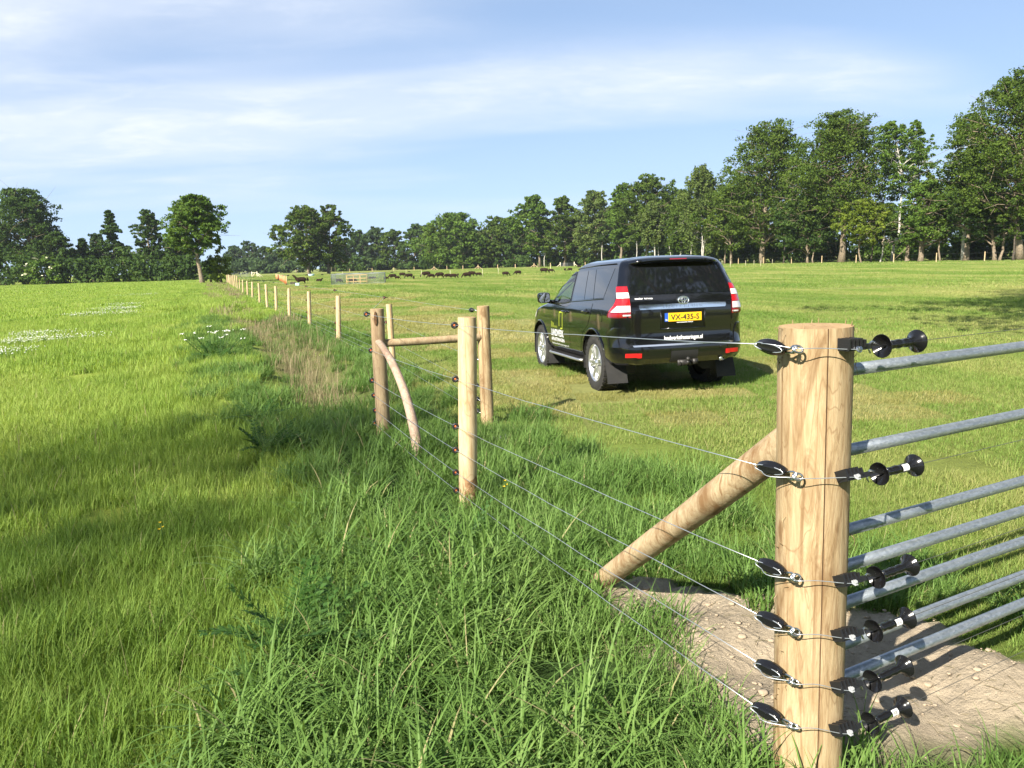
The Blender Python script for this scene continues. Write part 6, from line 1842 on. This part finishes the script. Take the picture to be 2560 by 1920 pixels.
def sheep_mesh(pose):
    mb = MB()
    def ell(c, s, n1=10, n2=8):
        vs_, fs_ = [], []
        for i in range(n2 + 1):
            b_ = -math.pi / 2 + math.pi * i / n2
            for j in range(n1):
                a = 2 * math.pi * j / n1
                vs_.append((c[0] + s[0] * math.cos(b_) * math.cos(a), c[1] + s[1] * math.cos(b_) * math.sin(a), c[2] + s[2] * math.sin(b_)))
        for i in range(n2):
            for j in range(n1): fs_.append((i * n1 + j, i * n1 + (j + 1) % n1, (i + 1) * n1 + (j + 1) % n1, (i + 1) * n1 + j))
        mb.add(vs_, fs_)
    zb = .50 if pose != 'lie' else .24
    ell((-.22, 0, zb + .02), (.34, .23, .24)); ell((.20, 0, zb), (.32, .22, .25)); ell((0, 0, zb + .03), (.42, .225, .235)); ell((.40, 0, zb + .06), (.16, .16, .17))
    ell((-.50, 0, zb - .02), (.07, .05, .14))
    if pose == 'graze':
        mb.tube([(.42, 0, zb + .04), (.60, 0, zb - .08), (.70, 0, zb - .24)], [.14, .10, .085], 8)
        mb.tube([(.66, 0, zb - .18), (.74, 0, zb - .30), (.80, 0, zb - .44)], [.085, .085, .05], 8); hx, hz = .68, zb - .20
    elif pose == 'up':
        mb.tube([(.38, 0, zb + .05), (.52, 0, zb + .20), (.58, 0, zb + .34)], [.15, .105, .085], 8)
        mb.tube([(.54, 0, zb + .37), (.66, 0, zb + .34), (.78, 0, zb + .27)], [.085, .08, .05], 8); hx, hz = .57, zb + .40
    else:
        mb.tube([(.38, 0, zb + .05), (.52, 0, zb + .20), (.58, 0, zb + .30)], [.15, .105, .085], 8)
        mb.tube([(.54, 0, zb + .33), (.66, 0, zb + .30), (.76, 0, zb + .24)], [.085, .08, .05], 8); hx, hz = .57, zb + .36
    for s_ in (-1, 1): mb.tube([(hx, s_ * .06, hz), (hx - .02, s_ * .13, hz + .0), (hx - .03, s_ * .19, hz - .03)], [.04, .035, .015], 6)
    if pose != 'lie':
        for x, y, k_ in ((.30, .11, .02), (.32, -.11, -.05), (-.36, .12, -.06), (-.34, -.12, .05)):
            hock = -.05 if x < 0 else .0
            mb.tube([(x, y, .44), (x + .03 if x < 0 else x, y, .34), (x + hock + k_ * .5, y, .20), (x + k_, y, .05), (x + k_ + .02, y, .0)], [.10, .075, .042, .036, .042], 7)
    me_ = bpy.data.meshes.new('sheep'); me_.from_pydata(mb.v, [], mb.f)
    ob = bpy.data.objects.new('sheep', me_); COL.objects.link(ob)
    rm = ob.modifiers.new('r', 'REMESH'); rm.mode = 'VOXEL'; rm.voxel_size = .032
    sm_ = ob.modifiers.new('s', 'SMOOTH'); sm_.factor = .5; sm_.iterations = 3
    dg = bpy.context.evaluated_depsgraph_get()
    out_ = bpy.data.meshes.new_from_object(ob.evaluated_get(dg)); out_.name = 'sheep_body'
    bpy.data.objects.remove(ob)
    out_.materials.clear(); out_.materials.append(M['wool'])
    out_.polygons.foreach_set('use_smooth', [True] * len(out_.polygons))
    return out_
SH = {k_: sheep_mesh(k_) for k_ in ('graze', 'up', 'lie')}
z7 = lambda x, y: (850 + x / 3.403, 440 + y / 3.403)
s8 = lambda x, y: (640 + x / 4.809, 660 + y / 4.809)
def sheep(px, py, w_px, face, pose, label, group, Yfix=None):
    p = ground(px, py)
    if Yfix: p = Vector((x_at(px, Yfix), Yfix, 0))
    sc = w_px / FOCAL * p.y / 1.18
    sc = min(1.4, max(.55, sc))
    o = bpy.data.objects.new('sheep', SH[pose]); COL.objects.link(o)
    o.location = (p.x, p.y, -.01); o.scale = (sc, sc, sc)
    o.rotation_euler = (0, 0, {'r': -.25, 'l': math.pi + .3, 'f': -1.4, 'b': 1.5}[face])
    tag(o, label, 'sheep', group)
FL = [(390, 882, 40, 'r'), (450, 875, 66, 'l'), (487, 880, 46, 'r'), (530, 858, 58, 'r'), (590, 870, 64, 'l'), (628, 878, 44, 'f'), (735, 860, 76, 'l'), (775, 870, 60, 'l'), (850, 868, 76, 'l'), (918, 870, 62, 'l'), (965, 872, 66, 'r'),
      (1005, 850, 30, 'f'), (1083, 868, 76, 'l'), (1120, 855, 70, 'r'), (1180, 852, 50, 'r'), (1408, 852, 62, 'r'), (1515, 843, 62, 'l'), (1735, 828, 72, 'r'), (1795, 820, 48, 'r'), (1915, 810, 40, 'f'), (1958, 810, 44, 'l'), (2035, 782, 34, 'l')]
for i_, (x, y, w, f) in enumerate(FL):
    kind = 'lamb' if w < 52 else 'sheep'
    sheep(*z7(x, y), w / 3.403, f, 'graze', 'dark brown %s grazing right of the pen, %s animal counted from the pen' % (kind, ORD[i_]), 'dark sheep grazing right of the pen')
BK = [(35, 838), (75, 835), (163, 835), (275, 828), (440, 825), (585, 820)]
for i_, (x, y) in enumerate(BK):
    sheep(*z7(x, y), 5.6, 'lr'[i_ % 2], 'graze', 'tiny dark sheep far behind the pen, %s from the left' % ORD[i_], 'dark sheep far behind the pen', Yfix=205)
BK2 = [(320, 145), (380, 140), (440, 138), (605, 137), (790, 134)]
for i_, (x, y) in enumerate(BK2):
    sheep(*s8(x, y), 6.0, 'rl'[i_ % 2], 'graze', 'tiny dark sheep near the twin trees, %s from the left' % ORD[i_], 'dark sheep near the twin trees', Yfix=200)
sheep(*s8(530, 246), 28, 'l', 'up', 'dark sheep standing with raised head behind the orange netting', 'dark sheep by the netting', Yfix=92)
sheep(*s8(622, 212), 14, 'f', 'up', 'dark sheep facing the viewer right of the netting', 'dark sheep by the netting')
sheep(*s8(760, 212), 17, 'r', 'lie', 'dark sheep lying down left of the pen', 'dark sheep by the netting')
sheep(*s8(985, 205), 17, 'r', 'graze', 'dark sheep behind the left hurdles of the pen', 'dark sheep at the pen', Yfix=93)
sheep(*s8(1150, 215), 21, 'r', 'graze', 'dark sheep inside the pen at the timber rack', 'dark sheep at the pen', Yfix=87.2)
sheep(*s8(1370, 165), 11, 'l', 'graze', 'left of two grey looking sheep seen through the right hurdles', 'dark sheep at the pen', Yfix=112)
sheep(*s8(1410, 165), 11, 'r', 'graze', 'right of two grey looking sheep seen through the right hurdles', 'dark sheep at the pen', Yfix=113)

# ------------------------------------------------------------------ pen, netting, tubs
def hurdle(a, b_, label, h=1.12):
    a, b_ = Vector(a), Vector(b_)
    o = empty('sheep_hurdle', tuple(a)); d = b_ - a; L = d.length; u = d.normalized()
    tag(o, label, 'hurdle', 'metal hurdles of the sheep pen')
    mb = MB(); mb.tube([(0, 0, .05), u * L + Vector((0, 0, .05)), u * L + Vector((0, 0, h)), Vector((0, 0, h)), (0, 0, .05)], .030, 5); mb.build('frame', M['hurdle'], o)
    mb = MB()
    for j in range(1, 12): mb.tube([u * (L * j / 12) + Vector((0, 0, .05)), u * (L * j / 12) + Vector((0, 0, h))], .008, 4)
    for j in range(1, 9): mb.tube([Vector((0, 0, .05 + (h - .05) * j / 9)), u * L + Vector((0, 0, .05 + (h - .05) * j / 9))], .007, 4)
    mb.build('mesh_panel', M['hurdle'], o)
pa, pb2 = x_at(826, 84), x_at(960, 84); pc2, pd = x_at(838, 89), x_at(962, 89)
for i_ in range(3):
    hurdle((pa + (pb2 - pa) * i_ / 3, 84, 0), (pa + (pb2 - pa) * (i_ + 1) / 3, 84, 0), '%s front hurdle of the sheep pen from the left' % ORD[i_])
    hurdle((pc2 + (pd - pc2) * i_ / 3, 89, 0), (pc2 + (pd - pc2) * (i_ + 1) / 3, 89, 0), '%s rear hurdle of the sheep pen from the left' % ORD[i_])
hurdle((pa, 84.05, 0), (pc2, 88.95, 0), 'left end hurdle of the sheep pen'); hurdle((pb2, 84.05, 0), (pd, 88.95, 0), 'right end hurdle of the sheep pen')
rk = empty('hay_rack', (x_at(865, 86), 86, 0)); tag(rk, 'tan timber hay rack inside the sheep pen', 'rack')
for x in (0, .75, 1.5, 2.25):
    mb = MB(); mb.box((x, 0, .5), (.08, .08, 1.0)); mb.build('upright', M['tan'], rk, smooth=False)
for z in (.25, .6, .98):
    mb = MB(); mb.box((1.12, -.06, z), (2.4, .03, .08)); mb.build('board', M['tan'], rk, smooth=False)
nt_ = empty('electric_netting', (0, 0, 0)); tag(nt_, 'orange electric netting running away left of the pen', 'netting')
na, nb_ = ground(*s8(372, 250)), ground(*s8(238, 180))
mb = MB(); d = nb_ - na; L = d.length; u = d.normalized()
for j in range(8): mb.tube([na + Vector((0, 0, .08 + .12 * j)), nb_ + Vector((0, 0, .08 + .12 * j))], .007, 3)
for j in range(int(L / .5)): mb.tube([na + u * (.5 * j) + Vector((0, 0, .05)), na + u * (.5 * j) + Vector((0, 0, .95))], .008, 3)
na2 = ground(*s8(345, 250))
for j in range(8): mb.tube([na + Vector((0, 0, .08 + .12 * j)), na2 + Vector((0, 0, .08 + .12 * j))], .008, 3)
for j in range(6): q = na.lerp(na2, j / 5); mb.tube([q + Vector((0, 0, .05)), q + Vector((0, 0, .98))], .014, 3)
mb.build('net_mesh', M['net'], nt_)
for j in range(int(L / 6) + 1):
    mb = MB(); q = na + u * (6 * j); mb.tube([q, q + Vector((0, 0, 1.08))], .022, 5); mb.build('net_stake', M['cream'], nt_)
def tub(name, label, x, y, r, h, mat, box=False):
    o = empty(name, (x, y, 0)); tag(o, label, 'tub')
    mb = MB()
    if box:
        for (c, s_) in (((0, 0, .02), (r * 2, r * 1.3, .04)), ((-r, 0, h / 2), (.04, r * 1.3, h)), ((r, 0, h / 2), (.04, r * 1.3, h)), ((0, -r * .65, h / 2), (r * 2, .04, h)), ((0, r * .65, h / 2), (r * 2, .04, h))): mb.box(c, s_)
        mb.build('box', M[mat], o, smooth=False); mb = MB()
        for s_ in (-1, 1): mb.box((0, s_ * (r * .65 + .02), h + .01), (r * 2.1, .06, .05))
        mb.build('rim', M[mat], o, smooth=False)
    else:
        mb.lathe([(r * .86, 0), (r, h), (r * .95, h), (r * .82, .06), (.001, .06)], (0, 0, 0), (0, 0, 1), 20); mb.build('bowl', M[mat], o)
        mb = MB(); mb.lathe([(r, h - .05), (r * 1.05, h - .03), (r * 1.05, h + .02), (r * .95, h + .02)], (0, 0, 0), (0, 0, 1), 20, cap=False); mb.build('rim', M[mat], o)
tub('water_tub', 'pale blue round water tub at the foot of the left twin tree', x_at(640 + 660 / 4.809, 188), 188, .75, .55, 'tub')
tub('feed_tub', 'small pale grey blue tub below the netted sheep', x_at(640 + 485 / 4.809, 85), 85, .19, .26, 'tub', True)
tub('feed_crate', 'dark low feed crate left of the pale tub', x_at(640 + 432 / 4.809, 90), 90, .26, .28, 'crate', True)
for i_, (x, y, Y) in enumerate([(690, 850, 115), (935, 868, 103), (1210, 862, 104), (1345, 830, 120), (1790, 815, 132), (560, 825, 180), (20, 705, 150)]):
    mb = MB(); px = 850 + x / 3.403; xx = x_at(px, Y); mb.tube([(0, 0, -.1), (0, 0, 1.0)], .02, 5); mb.lathe([(.035, 0), (.035, .05), (.01, .08)], (0, 0, 1.0), (0, 0, 1), 6)
    o = mb.build('net_stake', M['cream']); o.location = (xx, Y, 0); tag(o, 'thin cream stake standing in the flock, %s in reading order' % ORD[i_], 'stake', 'thin stakes in the flock')
for i_, (px, py_, Y) in enumerate([(1805, 660, 150), (1826, 672, 118), (1769, 655, 168), (1864, 667, 132), (1885, 664, 140), (1902, 668, 122), (1931, 660, 145)]):
    mb = MB(); xx = x_at(px, Y); mb.tube([(0, 0, -.1), (.03, 0, .95)], .022, 5); mb.lathe([(.03, 0), (.03, .05), (.01, .07)], (.03, 0, .94), (0, 0, 1), 6)
    o = mb.build('net_stake', M['cream']); o.location = (xx, Y, 0); tag(o, 'thin short stake right of the car roof, %s in the scattered line' % ORD[i_], 'stake', 'thin stakes right of the car roof')

def field_gate(label, x, Y, w, h=1.2, mat='hurdle', posts=True):
    o = empty('field_gate', (x, Y, 0)); tag(o, label, 'gate')
    for j in range(5):
        mb = MB(); mb.tube([(0, 0, .2 + (h - .2) * j / 4), (w, 0, .2 + (h - .2) * j / 4)], .03, 5); mb.build('bar', M[mat], o)
    for q in (0, w / 2, w):
        mb = MB(); mb.tube([(q, 0, .15), (q, 0, h)], .03, 5); mb.build('upright', M[mat], o)
    if posts:
        for q, s_ in ((-.2, -1), (w + .2, 1)):
            mb = MB(); mb.tube([(q, 0, -.2), (q, 0, h + .3)], .12, 7); mb.tube([(q + s_ * 1.2, 0, 0), (q, 0, h * .8)], .08, 6); mb.build('gate_post', M['cream'], o)
field_gate('small metal field gate at the wood edge left of the car roof', x_at(1402, 246), 246, x_at(1434, 246) - x_at(1402, 246))
field_gate('grey field gate at the end of the long row of posts', x_at(560, 205), 205, 4.2, mat='hurdle', posts=False)
field_gate('second grey field gate right of the end of the row', x_at(600, 206), 206, 3.6, mat='hurdle', posts=False)
fr_ = empty('brace_frame', (x_at(629, 205), 205, 0)); tag(fr_, 'cream timber H frame with slanting braces at the far end of the pasture', 'fence frame')
wd = x_at(642, 205) - x_at(629, 205)
for q in (0, wd): mb = MB(); mb.tube([(q, 0, -.2), (q, 0, 1.5)], .12, 7); mb.build('upright', M['cream'], fr_)
mb = MB(); mb.tube([(0, 0, 1.2), (wd, 0, 1.2)], .08, 6); mb.build('rail', M['cream'], fr_)
for a, b_ in (((0, .1), (.9, 1.2)), ((wd, 1.1), (wd + 1.6, 0)), ((wd, .6), (wd + 1.0, 0))):
    mb = MB(); mb.tube([(a[0], 0, a[1]), (b_[0], 0, b_[1])], .07, 6); mb.build('brace', M['cream'], fr_)

# ------------------------------------------------------------------ houses behind the trees
M['brick'] = mat_simple('red_brick', (0.34, 0.15, 0.09), 0.9, noise=(3, (0.42, 0.22, 0.14), .4, .6))
M['tile'] = mat_simple('dark_roof_tiles', (0.09, 0.075, 0.07), 0.8, noise=(4, (0.14, 0.10, 0.09), .4, .6))
M['white_wall'] = mat_simple('white_wall', (0.72, 0.70, 0.66), 0.8)
M['pane'] = mat_simple('window_pane', (0.03, 0.04, 0.05), 0.05, coat=1)
def house(label, x, Y, w, d, hw_, hr, wall, seed):
    o = empty('house', (x, Y, 0)); tag(o, label, 'house')
    mb = MB(); mb.box((w / 2, d / 2, hw_ / 2), (w, d, hw_)); mb.add([(0, 0, hw_), (0, d, hw_), (0, d / 2, hw_ + hr)], [(0, 1, 2)]); mb.add([(w, 0, hw_), (w, d, hw_), (w, d / 2, hw_ + hr)], [(0, 2, 1)]); mb.build('wall', M[wall], o, smooth=False)
    mb = MB()
    for s_ in (0, 1):
        y0, y1 = (-.35, d / 2) if s_ == 0 else (d + .35, d / 2)
        z0 = hw_ - .35 * hr / (d / 2); z1 = hw_ + hr + .05
        mb.add([(-.3, y0, z0 + .05), (w + .3, y0, z0 + .05), (w + .3, y1, z1), (-.3, y1, z1), (-.3, y0, z0 - .1), (w + .3, y0, z0 - .1), (w + .3, y1, z1 - .15), (-.3, y1, z1 - .15)], [(0, 1, 2, 3), (4, 7, 6, 5), (0, 4, 5, 1), (1, 5, 6, 2), (3, 2, 6, 7), (0, 3, 7, 4)])
    rf_ = mb.build('roof', M['tile'], o, smooth=False)
    mb = MB(); mb.box((w * .7, d / 2, hw_ + hr + .3), (.5, .5, 1.1)); mb.build('chimney', M['brick'], rf_, smooth=False)
    for q in (.18, .42, .82):
        mb = MB(); mb.box((w * q, -.03, 1.5), (1.1, .08, 1.2)); wn_ = mb.build('window', M['white_wall'] if wall != 'white_wall' else M['tile'], o, smooth=False)
        mb = MB(); mb.box((w * q, -.075, 1.5), (.92, .02, 1.02)); mb.build('pane', M['pane'], wn_, smooth=False)
    mb = MB(); mb.box((w * .62, -.03, 1.05), (.95, .08, 2.1)); mb.build('door', M['tile'], o, smooth=False)
house('red brick house half hidden behind the low trees at the right', x_at(2228, 235), 235, 10.0, 7, 3.2, 2.4, 'brick', 1)
house('small white house glimpsed under the wood behind the flock', x_at(1055, 372), 372, 5.2, 5, 2.9, 2.2, 'white_wall', 2)

# ------------------------------------------------------------------ flowers, weeds, clods
M['petal'] = mat_simple('white_petals', (0.78, 0.78, 0.72), 0.7)
M['yellow_petal'] = mat_simple('yellow_petals', (0.80, 0.55, 0.02), 0.6)
M['weed'] = mat_leaf('weed_leaves', [(0.035, 0.095, 0.018), (0.055, 0.130, 0.024), (0.085, 0.165, 0.034)], 'lv', None, .35, .5, .3)
M['clod'] = mat_simple('sandy_clods', (0.41, 0.34, 0.25), 0.95, noise=(30, (0.24, 0.18, 0.12), .4, .6))
def flower_proto(col_name, mats, n, rad, h0, h1, r, seed):
    c = bpy.data.collections.new(col_name); rnd = random.Random(seed)
    for v_ in range(4):
        mb = MB()
        for i in range(n):
            a = rnd.random() * 6.28; q = rad * math.sqrt(rnd.random()); x, y, h = q * math.cos(a), q * math.sin(a), rnd.uniform(h0, h1); rr_ = r * rnd.uniform(.7, 1.3)
            mb.mi = 0; mb.add([(x + rr_, y, h), (x, y + rr_, h), (x - rr_, y, h), (x, y - rr_, h), (x, y, h + rr_ * .8), (x, y, h - rr_ * .5)], [(0, 1, 4), (1, 2, 4), (2, 3, 4), (3, 0, 4), (1, 0, 5), (2, 1, 5), (3, 2, 5), (0, 3, 5)])
            mb.mi = 1; mb.add([(x - .003, y, 0), (x + .003, y, 0), (x + .003, y, h), (x - .003, y, h)], [(0, 1, 2, 3)])
        me_ = bpy.data.meshes.new('flowers'); me_.from_pydata(mb.v, [], mb.f)
        for m_ in mats: me_.materials.append(m_)
        me_.polygons.foreach_set('material_index', mb.m)
        ob = bpy.data.objects.new('%s_%d' % (col_name, v_), me_); c.objects.link(ob)
    return c, 4
fl_a = flower_proto('clover_heads', (M['petal'], M['weed']), 6, .36, .12, .20, .013, 3)
def ell_pts(specs):
    P_ = []
    for (cx_, cy_, rx, ry, n_, ang) in specs:
        a = _rng.random(n_) * 6.283; q = np.sqrt(_rng.random(n_)) * (.6 + .4 * _rng.random(n_)); x = q * np.cos(a) * rx; y = q * np.sin(a) * ry
        P_.append(np.stack([cx_ + x * math.cos(ang) - y * math.sin(ang), cy_ + x * math.sin(ang) + y * math.cos(ang)], 1))
    P_ = np.concatenate(P_); return np.concatenate([P_, height(P_[:, 0], P_[:, 1])[:, None]], 1)
pts = ell_pts([(-12.6, 20.6, 1.5, 1.1, 60, .6), (-11.6, 17.4, .8, .9, 26, .6), (-14.0, 22.6, 1.2, .8, 24, .5), (-17.9, 33.6, 1.9, 1.5, 46, .5), (-19.8, 38.5, 1.4, 2.2, 46, .5), (-21.5, 43, 1.2, 2.0, 20, .5), (-30, 62, 2, 3, 22, .5)])
scatter('white_clover', [(fl_a[0], fl_a[1], pts, _rng.uniform(.8, 1.2, len(pts)), np.zeros(len(pts)))], 'patches of small white flowers in the left meadow', 'flowers')

def frond_plant(name, label, x, y, n, L, seed, spread=.9, leaflet=.034):
    rng = np.random.default_rng(seed); o = empty(name, (x, y, float(height(x, y)))); tag(o, label, 'plant')
    st = MB(); V, Q, LV = [], [], []
    for i in range(n):
        az = rng.random() * 6.283; ln = L * rng.uniform(.6, 1.1); el = rng.uniform(.5, 1.25); bend = rng.uniform(.4, 1.1)
        p = np.array([rng.normal(0, .04), rng.normal(0, .04), 0.0]); pts_ = [p.copy()]
        dirs = []
        for s_ in range(9):
            e = el - bend * s_ / 8; d = np.array([math.cos(az) * math.cos(e) * spread, math.sin(az) * math.cos(e) * spread, math.sin(e)]); p = p + d * ln / 9; pts_.append(p.copy()); dirs.append(d)
        st.tube([tuple(q) for q in pts_], [.004 * (1 - .08 * k_) for k_ in range(len(pts_))], 4, cap=False)
        lv = rng.random()
        for s_ in range(3, 9):
            d = dirs[s_ - 1]; sd = np.array([-math.sin(az), math.cos(az), 0])
            for sg in (-1, 1):
                pl = leaflet * 3.2 * (1 - .10 * s_) * rng.uniform(.8, 1.2)
                for k_ in range(6):
                    b0 = pts_[s_] + (sd * sg * .9 + d * .5) * pl * (k_ + 1) / 6
                    for s2 in (-1, 1):
                        dr = (d * s2 * .8 + sd * sg * .6); ll = leaflet * rng.uniform(.6, 1.0) * (1 - .08 * k_); wv = np.cross(dr, [0, 0, 1]) * ll * .28
                        k0 = len(V); V += [b0, b0 + dr * ll * .5 + wv, b0 + dr * ll + np.array([0, 0, -.004]), b0 + dr * ll * .5 - wv]; Q.append((k0, k0 + 1, k0 + 2, k0 + 3)); LV += [lv * .6 + .4 * rng.random()] * 4
    st.build('stem', M['weed'], o)
    me_ = np_mesh('foliage', np.array(V), quads=np.array(Q), attrs={'lv': ('POINT', 'FLOAT', LV)}); me_.materials.append(M['weed']); link('foliage', me_, o)
    return o
frond_plant('cow_parsley_plant', 'feathery dark green plant in the lower left foreground grass', -1.05, 3.35, 26, .50, 5)
frond_plant('cow_parsley_plant', 'feathery plant in the grass just left of the brace foot', -.30, 4.62, 18, .42, 6)
frond_plant('cow_parsley_plant', 'feathery plant at the shade edge left of the crooked prop', -2.4, 7.3, 22, .45, 7)
frond_plant('cow_parsley_plant', 'feathery plant on the bank below the dry grass', -3.0, 8.7, 20, .5, 8)
frond_plant('weed_tuft', 'small leafy weed against the foot of the corner post', .86, 2.20, 12, .20, 9, leaflet=.03)
for i_, (x, y) in enumerate([(-6.3, 15.9), (-5.7, 14.7), (-6.0, 15.2)]):
    o = frond_plant('umbel_plant', 'white flowering umbel plant beside the ditch, %s from the left' % ('first', 'third', 'second')[i_], x, y, 12, .6, 20 + i_, leaflet=.04)
    o['group'] = 'white umbel plants beside the ditch'
    mb = MB(); stm = MB(); rnd = random.Random(i_)
    for k_ in range(5):
        hx, hy, hz = rnd.gauss(0, .30), rnd.gauss(0, .30), rnd.uniform(.38, .62)
        stm.tube([(hx * .2, hy * .2, 0), (hx * .7, hy * .7, hz * .6), (hx, hy, hz)], .005, 4)
        for q in range(9):
            a = rnd.random() * 6.28; r_ = .05 * math.sqrt(rnd.random()); cx_, cy_ = hx + r_ * math.cos(a), hy + r_ * math.sin(a); s_ = .010; hq = hz + rnd.uniform(-.012, .012)
            mb.add([(cx_ - s_, cy_, hq), (cx_, cy_ - s_, hq), (cx_ + s_, cy_, hq), (cx_, cy_ + s_, hq), (cx_, cy_, hq + s_)], [(0, 1, 4), (1, 2, 4), (2, 3, 4), (3, 0, 4)])
    stm.build('flower_stalks', M['weed'], o)
    mb.build('umbels', M['petal'], o)
for i_, (px, py_) in enumerate([(1263, 1203), (400, 1308)]):
    g_ = ground(px, py_, .22); o = empty('buttercup', (g_.x, g_.y, 0)); tag(o, ('yellow buttercup right of the middle post', 'yellow buttercup in the shaded left meadow', 'second yellow buttercup in the shaded left meadow')[i_], 'flower')
    mb = MB(); mb.tube([(0, 0, 0), (.01, 0, .12), (0, 0, .22)], .0025, 5); mb.build('stem', M['weed'], o)
    mb = MB()
    for (dx, dz) in ((0, 0), (.012, -.03), (-.01, -.045)):
        for k_ in range(5):
            a = 6.283 * k_ / 5; mb.add([(dx, 0, .22 + dz), (dx + .008 * math.cos(a - .5), .008 * math.sin(a - .5), .226 + dz), (dx + .013 * math.cos(a), .013 * math.sin(a), .229 + dz), (dx + .008 * math.cos(a + .5), .008 * math.sin(a + .5), .226 + dz)], [(0, 1, 2, 3)])
    mb.build('petals', M['yellow_petal'], o)
# loose clods and stalks on the bare sand
c = bpy.data.collections.new('clods'); rnd = random.Random(4)
for v_ in range(5):
    bm = bmesh.new(); bmesh.ops.create_icosphere(bm, subdivisions=2, radius=1)
    for q in bm.verts: q.co *= 1 + rnd.uniform(-.28, .28); q.co.z *= .45
    me_ = bpy.data.meshes.new('clod'); bm.to_mesh(me_); bm.free(); me_.materials.append(M['clod'])
    me_.polygons.foreach_set('use_smooth', [True] * len(me_.polygons)); c.objects.link(bpy.data.objects.new('clod_%d' % v_, me_))
k_ = 2000; x = _rng.uniform(.4, 2.8, k_); y = _rng.uniform(2.4, 4.0, k_); kp = _rng.random(k_) < sand_w(x, y); x, y = x[kp], y[kp]
scatter('sand_clods', [(c, 5, np.stack([x, y, height(x, y) + .001], 1), np.clip(_rng.lognormal(-5.5, .7, len(x)), .0015, .022), np.zeros(len(x)))], 'loose sandy clods on the bare patch round the corner post', 'clods')
mb = MB()
for i in range(260):
    x_, y_ = rnd.uniform(.45, 2.7), rnd.uniform(2.45, 3.95)
    if float(sand_w(np.array([x_]), np.array([y_]))[0]) < .5: continue
    z_ = float(height(x_, y_)); a = rnd.random() * 6.28; L = rnd.uniform(.02, .09)
    mb.tube([(x_, y_, z_ + .004), (x_ + math.cos(a) * L * .5, y_ + math.sin(a) * L * .5, z_ + .008), (x_ + math.cos(a) * L, y_ + math.sin(a) * L, z_ + .004)], .0011, 4, cap=False)
tag(mb.build('dry_stalks', M['g_dry']), 'dry stalks and roots strewn on the bare sand', 'stalks', kind='stuff')
mb = MB(); g_ = ground(1255, 1106)
vs_, fs_ = [], []
bm = bmesh.new(); bmesh.ops.create_icosphere(bm, subdivisions=2, radius=1)
for q in bm.verts: q.co = Vector((q.co.x * .12, q.co.y * .08, q.co.z * .05)) * (1 + rnd.uniform(-.15, .15))
me_ = bpy.data.meshes.new('stone'); bm.to_mesh(me_); bm.free(); me_.materials.append(mat_simple('pale_stone', (.45, .43, .40), .9, bump=(20, .5, .01)))
o = link('stone', me_); o.location = (g_.x, g_.y, .03); tag(o, 'pale flat stone in the grass right of the middle post', 'stone')

# trees that stand behind the viewer; the rear window and the paint of the car mirror them
src = [o for o in bpy.data.objects if o.name.startswith('shade_tree')]
for i_, (x, y, sc) in enumerate([(3, -30, .85), (13, -27, .95), (22, -22, .8), (31, -14, .95), (38, -2, .9), (-2, -44, 1.0)]):
    t_ = copy_tree(src[-1]); t_.location = (x, y, 0); t_.rotation_euler = (0, 0, i_ * 1.1); t_.scale = (sc, sc, sc)
    tag(t_, 'leafy tree behind the viewer, mirrored in the car, %s of the row' % ORD[i_], 'tree', 'trees behind the viewer')

# ------------------------------------------------------------------ thin morning haze over the fields
mb = MB(); mb.box((0, 280, 18.5), (1300, 1000, 43)); hz = mb.build('haze', None, smooth=False)
m, n, l, out = new_mat('haze_air'); pv = n.new('ShaderNodeVolumePrincipled'); pv.inputs['Color'].default_value = (0.80, 0.88, 1.0, 1); pv.inputs['Density'].default_value = 0.00012; pv.inputs['Anisotropy'].default_value = 0.2
l.new(pv.outputs[0], out.inputs['Volume']); hz.data.materials.clear(); hz.data.materials.append(m)
tag(hz, 'thin pale haze in the air over the whole pasture', 'haze', kind='stuff')
